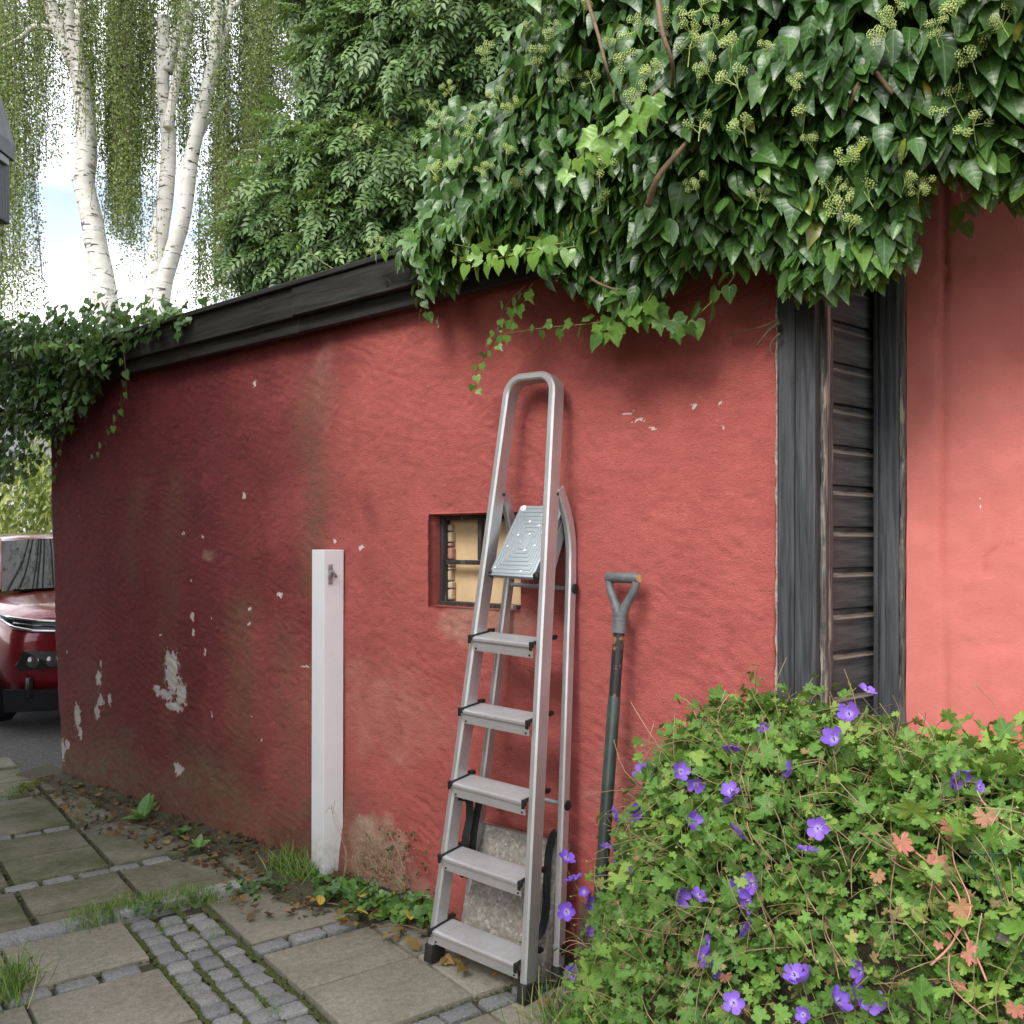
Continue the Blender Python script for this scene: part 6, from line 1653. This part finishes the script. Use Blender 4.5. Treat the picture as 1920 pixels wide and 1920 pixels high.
limb(ash, [Vector((-0.2, 9.2, -0.05)), Vector((-0.25, 9.1, 1.6)), Vector((-0.3, 8.6, 3.0)), Vector((-0.5, 8.0, 4.6)), Vector((-0.6, 7.6, 6.2))], 0.17, 0.05, 'trunk', 'twig')
lobes = [(745, 110, 180, 7.0), (655, 195, 90, 7.2), (840, 90, 200, 6.8), (640, 335, 118, 7.0), (745, 340, 150, 6.8), (880, 230, 190, 7.2), (525, 400, 85, 7.0), (770, -10, 150, 7.4), (1000, 90, 200, 7.0), (480, 475, 55, 7.0), (650, 440, 90, 6.8), (572, 325, 66, 7.1), (560, 480, 70, 6.9), (800, 430, 110, 6.7), (500, 330, 34, 7.1), (455, 430, 26, 7.0), (600, 90, 40, 7.3), (545, 245, 36, 7.2), (470, 300, 18, 7.2), (620, 20, 30, 7.3), (760, -130, 260, 7.3), (1000, -100, 240, 7.3), (1080, 240, 200, 7.4)]
Ps, Ns, Rs = [], [], []
r2 = np.random.default_rng(77)
for (x, y, r_, Y) in lobes:
    c = np.array(at(x, y, Y)); rad = r_ / FPX * Y; n = int(1150 * rad ** 2 * 3.6)
    dv = unit(r2.normal(0, 1, (n, 3))); rr = r2.uniform(0.45, 1.05, n) ** 0.6
    lump = 1 + 0.5 * (fbm(dv[:, 0] * 3 + x, dv[:, 2] * 3 + dv[:, 1] * 2, 3, 71) - 0.5)
    gap_ = fbm(dv[:, 0] * 4 + x * 0.1, dv[:, 2] * 4 + dv[:, 1] * 3, 2, 73) > 0.40
    p = c + dv * (rad * rr * lump)[:, None] * [1, 0.8, 1]
    gap_ |= rr < 0.75
    p, dv = p[gap_], dv[gap_]; rr, lump = rr[gap_], lump[gap_]; n = len(p)
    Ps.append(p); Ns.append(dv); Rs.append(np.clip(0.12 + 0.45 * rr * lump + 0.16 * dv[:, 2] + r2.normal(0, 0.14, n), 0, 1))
    limb(ash, [Vector((-0.5, 8.0, min(5.5, max(3.2, c[2] - 0.5)))), Vector((np.array([-0.5, 8.0, c[2]]) * 0.5 + c * 0.5)) - Vector((0, 0, 0.2)), Vector(c)], 0.035, 0.012, 'branch', 'twig', 6)
P = np.concatenate(Ps); dv = np.concatenate(Ns); n = len(P); print('ash leaves', n)
tip = dv * 0.5 + np.array([0, 0, -0.75]) + r2.normal(0, 0.45, (n, 3)); nrm = dv * 0.4 + np.array([0, -0.35, 0.8]) + r2.normal(0, 0.35, (n, 3)); size = r2.uniform(0.15, 0.24, n)
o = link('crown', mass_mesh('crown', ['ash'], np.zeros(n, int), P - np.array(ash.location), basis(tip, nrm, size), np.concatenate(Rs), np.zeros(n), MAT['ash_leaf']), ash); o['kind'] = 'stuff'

# hedge and bushes beyond the car ------------------------------------
MAT['hedge_leaf'] = tree_leaf('hedge_leaf', [(0, (0.07, 0.11, 0.02)), (0.5, (0.17, 0.22, 0.04)), (1, (0.42, 0.44, 0.10))])
TPL['oval'] = blade_tpl([0, .3, .7, 1], [.02, .2, .17, .0], 0.2, 0.15)
def bush(name, c, rad, n, sz, label, mat, seed, tint=0.5):
    root = empty(name, (c[0], c[1], 0)); tag(root, label, 'bush'); r2 = np.random.default_rng(seed)
    dv = unit(r2.normal(0, 1, (n, 3))); lump = 1 + 0.6 * (fbm(dv[:, 0] * 3 + seed, dv[:, 2] * 3 + dv[:, 1], 3, seed) - 0.5)
    P = np.array(c) + dv * (r2.uniform(0.5, 1.0, n) ** 0.5 * lump)[:, None] * np.array(rad); P = P[P[:, 2] > 0.02]; n = len(P); dv = unit(P - np.array(c))
    tip = dv * 0.3 + np.array([0, 0, -0.9]) + r2.normal(0, 0.4, (n, 3)); nrm = dv + r2.normal(0, 0.5, (n, 3)); size = r2.uniform(0.7, 1.3, n) * sz
    o = link('foliage', mass_mesh('foliage', ['oval'], np.zeros(n, int), P - np.array(root.location), basis(tip, nrm, size), np.clip(tint + r2.normal(0, 0.2, n), 0, 1), np.zeros(n), mat), root); o['kind'] = 'stuff'
    limb(root, [Vector((c[0], c[1], -0.02)), Vector((c[0], c[1] + 0.05, c[2] * 0.6)), Vector(c)], 0.05, 0.02, 'stem', 'twig', 7)
bush('garden_bush', (-6.6, 12.8, 1.2), (1.6, 0.9, 1.35), 7000, 0.11, 'yellow green drooping bush behind the red car', MAT['hedge_leaf'], 81, 0.6)
bush('garden_bush', (-5.2, 11.4, 1.7), (0.9, 0.7, 1.5), 4500, 0.09, 'light green leafy bush between red car and shed end', MAT['hedge_leaf'], 82, 0.45)
bush('garden_bush', (-8.6, 13.5, 1.0), (1.4, 0.9, 1.3), 4000, 0.10, 'pale green bush at the far left behind the car', MAT['hedge_leaf'], 83, 0.75)
MAT['render_white'] = simple('pale_render', (0.55, 0.57, 0.60), 0.8, 0, 0.05, 3); MAT['slate'] = simple('slate', (0.10, 0.105, 0.115), 0.6, 0, 0.3, 8, 0.3)
FH = empty('far_house', (-9.5, 19, 0)); tag(FH, 'pale rendered house with grey roof glimpsed behind the bushes at the left', 'house')
MB().box((0, 0, 1.5), (7, 5, 3.0)).build('wall', MAT['render_white'], FH)
MB().add([(-3.8, -2.9, 2.9), (3.8, -2.9, 2.9), (3.8, 0, 4.6), (-3.8, 0, 4.6), (3.8, 2.9, 2.9), (-3.8, 2.9, 2.9)], [(0, 1, 2, 3), (3, 2, 4, 5), (0, 5, 4, 1), (0, 3, 5), (1, 4, 2)]).build('roof', MAT['slate'], FH)
for x in (-2.2, 0.2, 2.4):
    o = MB().box((x, -2.52, 1.6), (1.0, 0.06, 1.1), None, 0.01).build('window', simple('dark_window', (0.03, 0.035, 0.04), 0.1), FH)
    MB().box((x, -2.54, 1.6), (0.05, 0.07, 1.06)).build('mullion', MAT['render_white'], o)

# ================================================================== neighbouring house on the left, only its eave corner is in view
LH = empty('dark_house', (-6.2, 2.0, 0)); tag(LH, 'dark slate roofed house whose eave corner shows at the left edge', 'house')
ec = at(25, 270, 6.0)
ex, ez = ec.x, ec.z
MAT['dark_brick'] = simple('dark_brick_wall', (0.10, 0.06, 0.045), 0.85, 0, 0.3, 14, 0.4)
lx = lambda x, y, z: (x + 6.2, y - 2.0, z)
MB().box(lx(ex - 2.9, 1.6, 1.75), (5.0, 8.0, 3.5)).build('wall', MAT['dark_brick'], LH)
m = MB(); y0, y1 = -2.6, 6.02
rx1, rz1 = ex - 0.42, ez + 1.45
m.add([lx(ex, y0, ez), lx(ex, y1, ez), lx(rx1, y1, rz1), lx(rx1, y0, rz1), lx(ex - 3.0, y1, ez + 3.3), lx(ex - 3.0, y0, ez + 3.3), lx(ex - 6.0 + 0.42, y1, rz1), lx(ex - 6.0 + 0.42, y0, rz1), lx(ex - 6.0, y1, ez), lx(ex - 6.0, y0, ez),
       lx(ex, y0, ez - 0.10), lx(ex, y1, ez - 0.10), lx(ex - 6.0, y1, ez - 0.1), lx(ex - 6.0, y0, ez - 0.1)],
      [(0, 1, 2, 3), (3, 2, 4, 5), (5, 4, 6, 7), (7, 6, 8, 9), (10, 13, 12, 11), (0, 10, 11, 1), (9, 8, 12, 13), (1, 11, 12, 8, 6, 4, 2), (0, 3, 5, 7, 9, 13, 10)])
m.build('roof', MAT['slate'], LH)
MB().box(lx(ex - 0.06, 1.7, ez - 0.13), (0.10, 8.55, 0.05), None, 0.01).build('gutter', simple('grey_gutter', (0.25, 0.25, 0.25), 0.5), LH)
MB().box(lx(ex - 0.10, 5.96, ez - 0.31), (0.13, 0.14, 0.40), None, 0.01).build('eave_bracket', MAT['black_z'], LH)

# ================================================================== red car
t = NT('car_paint', 0.28); t.set('Base Color', (0.22, 0.005, 0.016)); t.set('Metallic', 0.25); t.set('Coat Weight', 1.0); t.set('Coat Roughness', 0.03); MAT['car'] = t.m
t = NT('car_glass', 0.03); t.set('Base Color', (0.008, 0.010, 0.011)); t.set('IOR', 1.36); MAT['carglass'] = t.m
MAT['cladding'] = simple('grey_cladding', (0.02, 0.022, 0.026), 0.5, 0, 0.15, 20); MAT['chrome'] = simple('chrome', (0.72, 0.73, 0.75), 0.12, 1.0, 0.02)
MAT['lamp_dark'] = simple('lamp_housing', (0.015, 0.015, 0.016), 0.25); MAT['tyre'] = simple('tyre', (0.012, 0.012, 0.013), 0.8, 0, 0.2, 30, 0.3); MAT['rim'] = simple('alloy', (0.35, 0.36, 0.38), 0.3, 0.9)
t = NT('lamp_lens', 0.05); t.set('Base Color', (0.16, 0.165, 0.17)); t.set('Coat Weight', 1.0); t.set('Metallic', 0.6); MAT['lens'] = t.m
CAR = empty('parked_car', (-3.10, 7.5, 0), (0, 0, R(38))); tag(CAR, 'red compact car with slim headlamps parked behind the left end of the shed', 'car')
# local: x to the photo's right, y back from the nose, z up
st = [ # y, half width at sill, belt, z sill, z belt, z top centre, half width top
    (0.00, 0.60, 0.66, 0.42, 0.72, 0.86, 0.50), (0.06, 0.76, 0.80, 0.30, 0.76, 0.93, 0.62), (0.22, 0.84, 0.86, 0.24, 0.82, 0.98, 0.66), (0.50, 0.875, 0.885, 0.22, 0.88, 1.015, 0.68),
    (0.90, 0.885, 0.89, 0.22, 0.93, 1.055, 0.69), (1.20, 0.885, 0.89, 0.22, 0.95, 1.08, 0.70), (2.0, 0.89, 0.89, 0.22, 0.96, 1.09, 0.72), (3.0, 0.89, 0.89, 0.22, 0.97, 1.09, 0.72), (3.8, 0.87, 0.875, 0.25, 0.98, 1.08, 0.70), (4.12, 0.78, 0.80, 0.32, 0.94, 1.02, 0.62)]
V, F = [], []
for (y, ws_, wb_, zs, zb, zt, wt) in st:
    half = [(0, zs), (ws_ * 0.8, zs), (ws_, zs + 0.10), (wb_ + 0.012, (zs + zb) / 2 + 0.06), (wb_, zb), (wb_ - 0.06, zb + 0.05), (wt, zt - 0.025), (wt * 0.5, zt), (0, zt + 0.008)]
    ring = half + [(-x, z) for (x, z) in reversed(half[1:-1])]
    V += [(x, y, z) for (x, z) in ring]
nr = 16
for i in range(len(st) - 1):
    for k in range(nr): F.append((i * nr + k, i * nr + (k + 1) % nr, (i + 1) * nr + (k + 1) % nr, (i + 1) * nr + k))
F += [tuple(range(nr)), tuple((len(st) - 1) * nr + k for k in range(nr))]
def sub(o, lv=2):
    md = o.modifiers.new('sub', 'SUBSURF'); md.levels = lv; md.render_levels = lv; return o
sub(MB().add(V, F).build('body', MAT['car'], CAR, 'all'))
# cabin: glass house and roof
g_ = [(1.02, 0.72, 1.07), (1.55, 0.62, 1.50), (1.72, 0.60, 1.535), (2.5, 0.59, 1.565), (3.3, 0.58, 1.545), (3.85, 0.62, 1.10)]
gl = MB(); A = [(-0.74, 0.98, 1.055), (0.74, 0.98, 1.055), (0.63, 1.62, 1.475), (-0.63, 1.62, 1.475)]
def curved_pane(m, a, b, c, d, bulge, n=8):
    vs, fs = [], []
    for i in range(n + 1):
        for j in range(n + 1):
            u, v = i / n, j / n; p = (Vector(a) * (1 - u) + Vector(b) * u) * (1 - v) + (Vector(d) * (1 - u) + Vector(c) * u) * v
            p = p + Vector((0, -bulge * (1 - (2 * u - 1) ** 2), bulge * 0.3 * (1 - (2 * u - 1) ** 2))); vs.append(p)
    for i in range(n):
        for j in range(n): q = i * (n + 1) + j; fs.append((q, q + n + 1, q + n + 2, q + 1))
    m.add(vs, fs)
curved_pane(gl, *A, 0.10); gl.build('windscreen', MAT['carglass'], CAR, 'all')
rf_ = MB(); vs, fs = [], []
ysr = [1.50, 1.60, 1.8, 2.2, 2.8, 3.3, 3.6]; zsr = [1.44, 1.505, 1.545, 1.572, 1.57, 1.545, 1.49]
for y, z in zip(ysr, zsr):
    for k in range(9):
        u = (k - 4) / 4; vs.append((0.665 * u, y + (0.10 * u * u if y < 1.7 else 0), z - 0.055 * abs(u) ** 3))
for i in range(6):
    for k in range(8): fs.append((i * 9 + k, i * 9 + k + 1, i * 9 + 10 + k, i * 9 + 9 + k))
o = rf_.add(vs, fs).build('roof', MAT['car'], CAR, 'all'); md = o.modifiers.new('s', 'SOLIDIFY'); md.thickness = 0.03; sub(o, 1)
for s_ in (-1, 1):
    MB().tube([(s_ * 0.76, 1.0, 1.06), (s_ * 0.70, 1.32, 1.28), (s_ * 0.645, 1.64, 1.475), (s_ * 0.63, 1.9, 1.52)], [0.035, 0.03, 0.03, 0.02], 8).build('windscreen_pillar', MAT['car'], CAR, 'all')
    m = MB(); m.add([(s_ * 0.80, 1.15, 1.05), (s_ * 0.655, 1.72, 1.48), (s_ * 0.645, 3.3, 1.47), (s_ * 0.76, 3.85, 1.10)], [(0, 1, 2, 3)]); m.build('side_window', MAT['carglass'], CAR)
    # wheels with arches
    for (yw) in (0.78, 3.35):
        w_ = empty('wheel', (s_ * 0.78, yw, 0.325), (0, R(90), 0), CAR)
        pr = [(0.20, -0.10), (0.29, -0.10), (0.318, -0.075), (0.325, 0), (0.318, 0.075), (0.29, 0.10), (0.20, 0.10)]
        MB().lathe(pr, 28).build('tyre', MAT['tyre'], w_, 50)
        m = MB().lathe([(0.20, -0.085), (0.20, 0.085)], 20); m.build('rim', MAT['rim'], w_, 40)
        vs, fs = [], []
        for k in range(17):
            a = -0.25 + k / 16 * (math.pi + 0.5)
            for (r_, dx) in ((0.36, 0.0), (0.43, 0.0), (0.43, 0.06), (0.36, 0.06)): vs.append((s_ * (0.86 + dx * 0.8), yw - math.cos(a) * r_, 0.325 + math.sin(a) * r_))
        for k in range(16):
            for q in range(4): fs.append((4 * k + q, 4 * k + (q + 1) % 4, 4 * k + 4 + (q + 1) % 4, 4 * k + 4 + q))
        MB().add(vs, fs).build('wheel_arch', MAT['cladding'], CAR, 40)
    # slim upper lamp: chrome frame above dark strip
    def surf_pts(lst): return [Vector((s_ * x, y, z)) for (x, y, z) in lst]
    up_l = surf_pts([(0.30, -0.045, 0.845), (0.50, 0.0, 0.85), (0.68, 0.05, 0.865), (0.80, 0.14, 0.885), (0.86, 0.26, 0.905)])
    lo_l = surf_pts([(0.30, -0.055, 0.79), (0.50, -0.02, 0.785), (0.68, 0.025, 0.795), (0.79, 0.10, 0.82), (0.855, 0.24, 0.875)])
    m = MB(); nn2 = len(up_l); vs = [p + Vector((0, -0.015, 0)) for p in up_l] + [p + Vector((0, -0.015, 0)) for p in lo_l] + [p + Vector((0, 0.08, 0)) for p in up_l] + [p + Vector((0, 0.08, 0)) for p in lo_l]
    fs = []
    for k in range(nn2 - 1): fs += [(k, k + 1, nn2 + k + 1, nn2 + k), (k, 2 * nn2 + k, 2 * nn2 + k + 1, k + 1), (nn2 + k, nn2 + k + 1, 3 * nn2 + k + 1, 3 * nn2 + k)]
    hd = m.add(vs, fs).build('headlamp', MAT['lamp_dark'], CAR, 40)
    MB().tube([p + Vector((0, -0.02, 0.004)) for p in up_l], 0.011, 6).build('trim_strip', MAT['chrome'], hd, 'all')
    MB().tube([p + Vector((0, -0.02, -0.004)) for p in lo_l], 0.012, 6).build('trim_strip', MAT['chrome'], hd, 'all')
    MB().tube([(p + q) / 2 + Vector((0, -0.02, 0)) for p, q in zip(up_l[1:4], lo_l[1:4])], 0.008, 6).build('light_guide', MAT['lens'], hd, 'all')
    # lower lamp unit
    lm = MB().add(surf_pts([(0.40, -0.05, 0.62), (0.74, 0.02, 0.64), (0.785, 0.045, 0.53), (0.76, 0.04, 0.49), (0.50, -0.035, 0.50), (0.40, 0.05, 0.62), (0.74, 0.10, 0.64), (0.785, 0.12, 0.53), (0.76, 0.12, 0.49), (0.50, 0.06, 0.50)]),
        [(0, 1, 2, 3, 4), (0, 5, 6, 1), (1, 6, 7, 2), (2, 7, 8, 3), (3, 8, 9, 4), (4, 9, 5, 0)]).build('fog_lamp', MAT['lamp_dark'], CAR)
    for (x, y) in ((0.68, 0.005), (0.55, -0.022)):
        M = Matrix.Translation((s_ * x, y, 0.555)) @ Matrix.Rotation(R(90), 4, 'X')
        MB().lathe([(0.045, -0.02), (0.045, 0.006), (0.03, 0.014), (0.012, 0.018)], 18, M).build('bulb_lens', MAT['lens'], lm, 40)
    MB().box((s_ * 0.70, 0.03, 0.36), (0.05, 0.06, 0.16), None, 0.02).build('air_slot', MAT['lamp_dark'], CAR, 40)
    # mirror
    mr = sub(MB().box((s_ * 0.98, 1.25, 1.06), (0.20, 0.10, 0.14), None, 0.03).build('mirror', MAT['car'], CAR, 'all'), 1)
m = MB().add([(-0.86, 0.16, 0.34), (0.86, 0.16, 0.34), (0.62, -0.03, 0.33), (-0.62, -0.03, 0.33), (-0.84, 0.2, 0.16), (0.84, 0.2, 0.16), (0.60, 0.02, 0.17), (-0.60, 0.02, 0.17)],
             [(3, 2, 6, 7), (0, 3, 7, 4), (2, 1, 5, 6), (0, 1, 2, 3), (4, 7, 6, 5)])
m.build('lower_bumper', MAT['cladding'], CAR, 30)
MB().box((0, -0.02, 0.62), (0.72, 0.06, 0.22), None, 0.03).build('grille', MAT['lamp_dark'], CAR, 40)
MB().box((0, -0.06, 0.44), (0.52, 0.012, 0.11), None, 0.004).build('number_plate', MAT['render_white'], CAR)
MB().box((0, 1.0, 1.062), (1.3, 0.10, 0.025), None, 0.008).build('scuttle', MAT['lamp_dark'], CAR)
MB().box((0, 2.2, 0.25), (1.5, 3.6, 0.12)).build('underbody', MAT['tyre'], CAR)
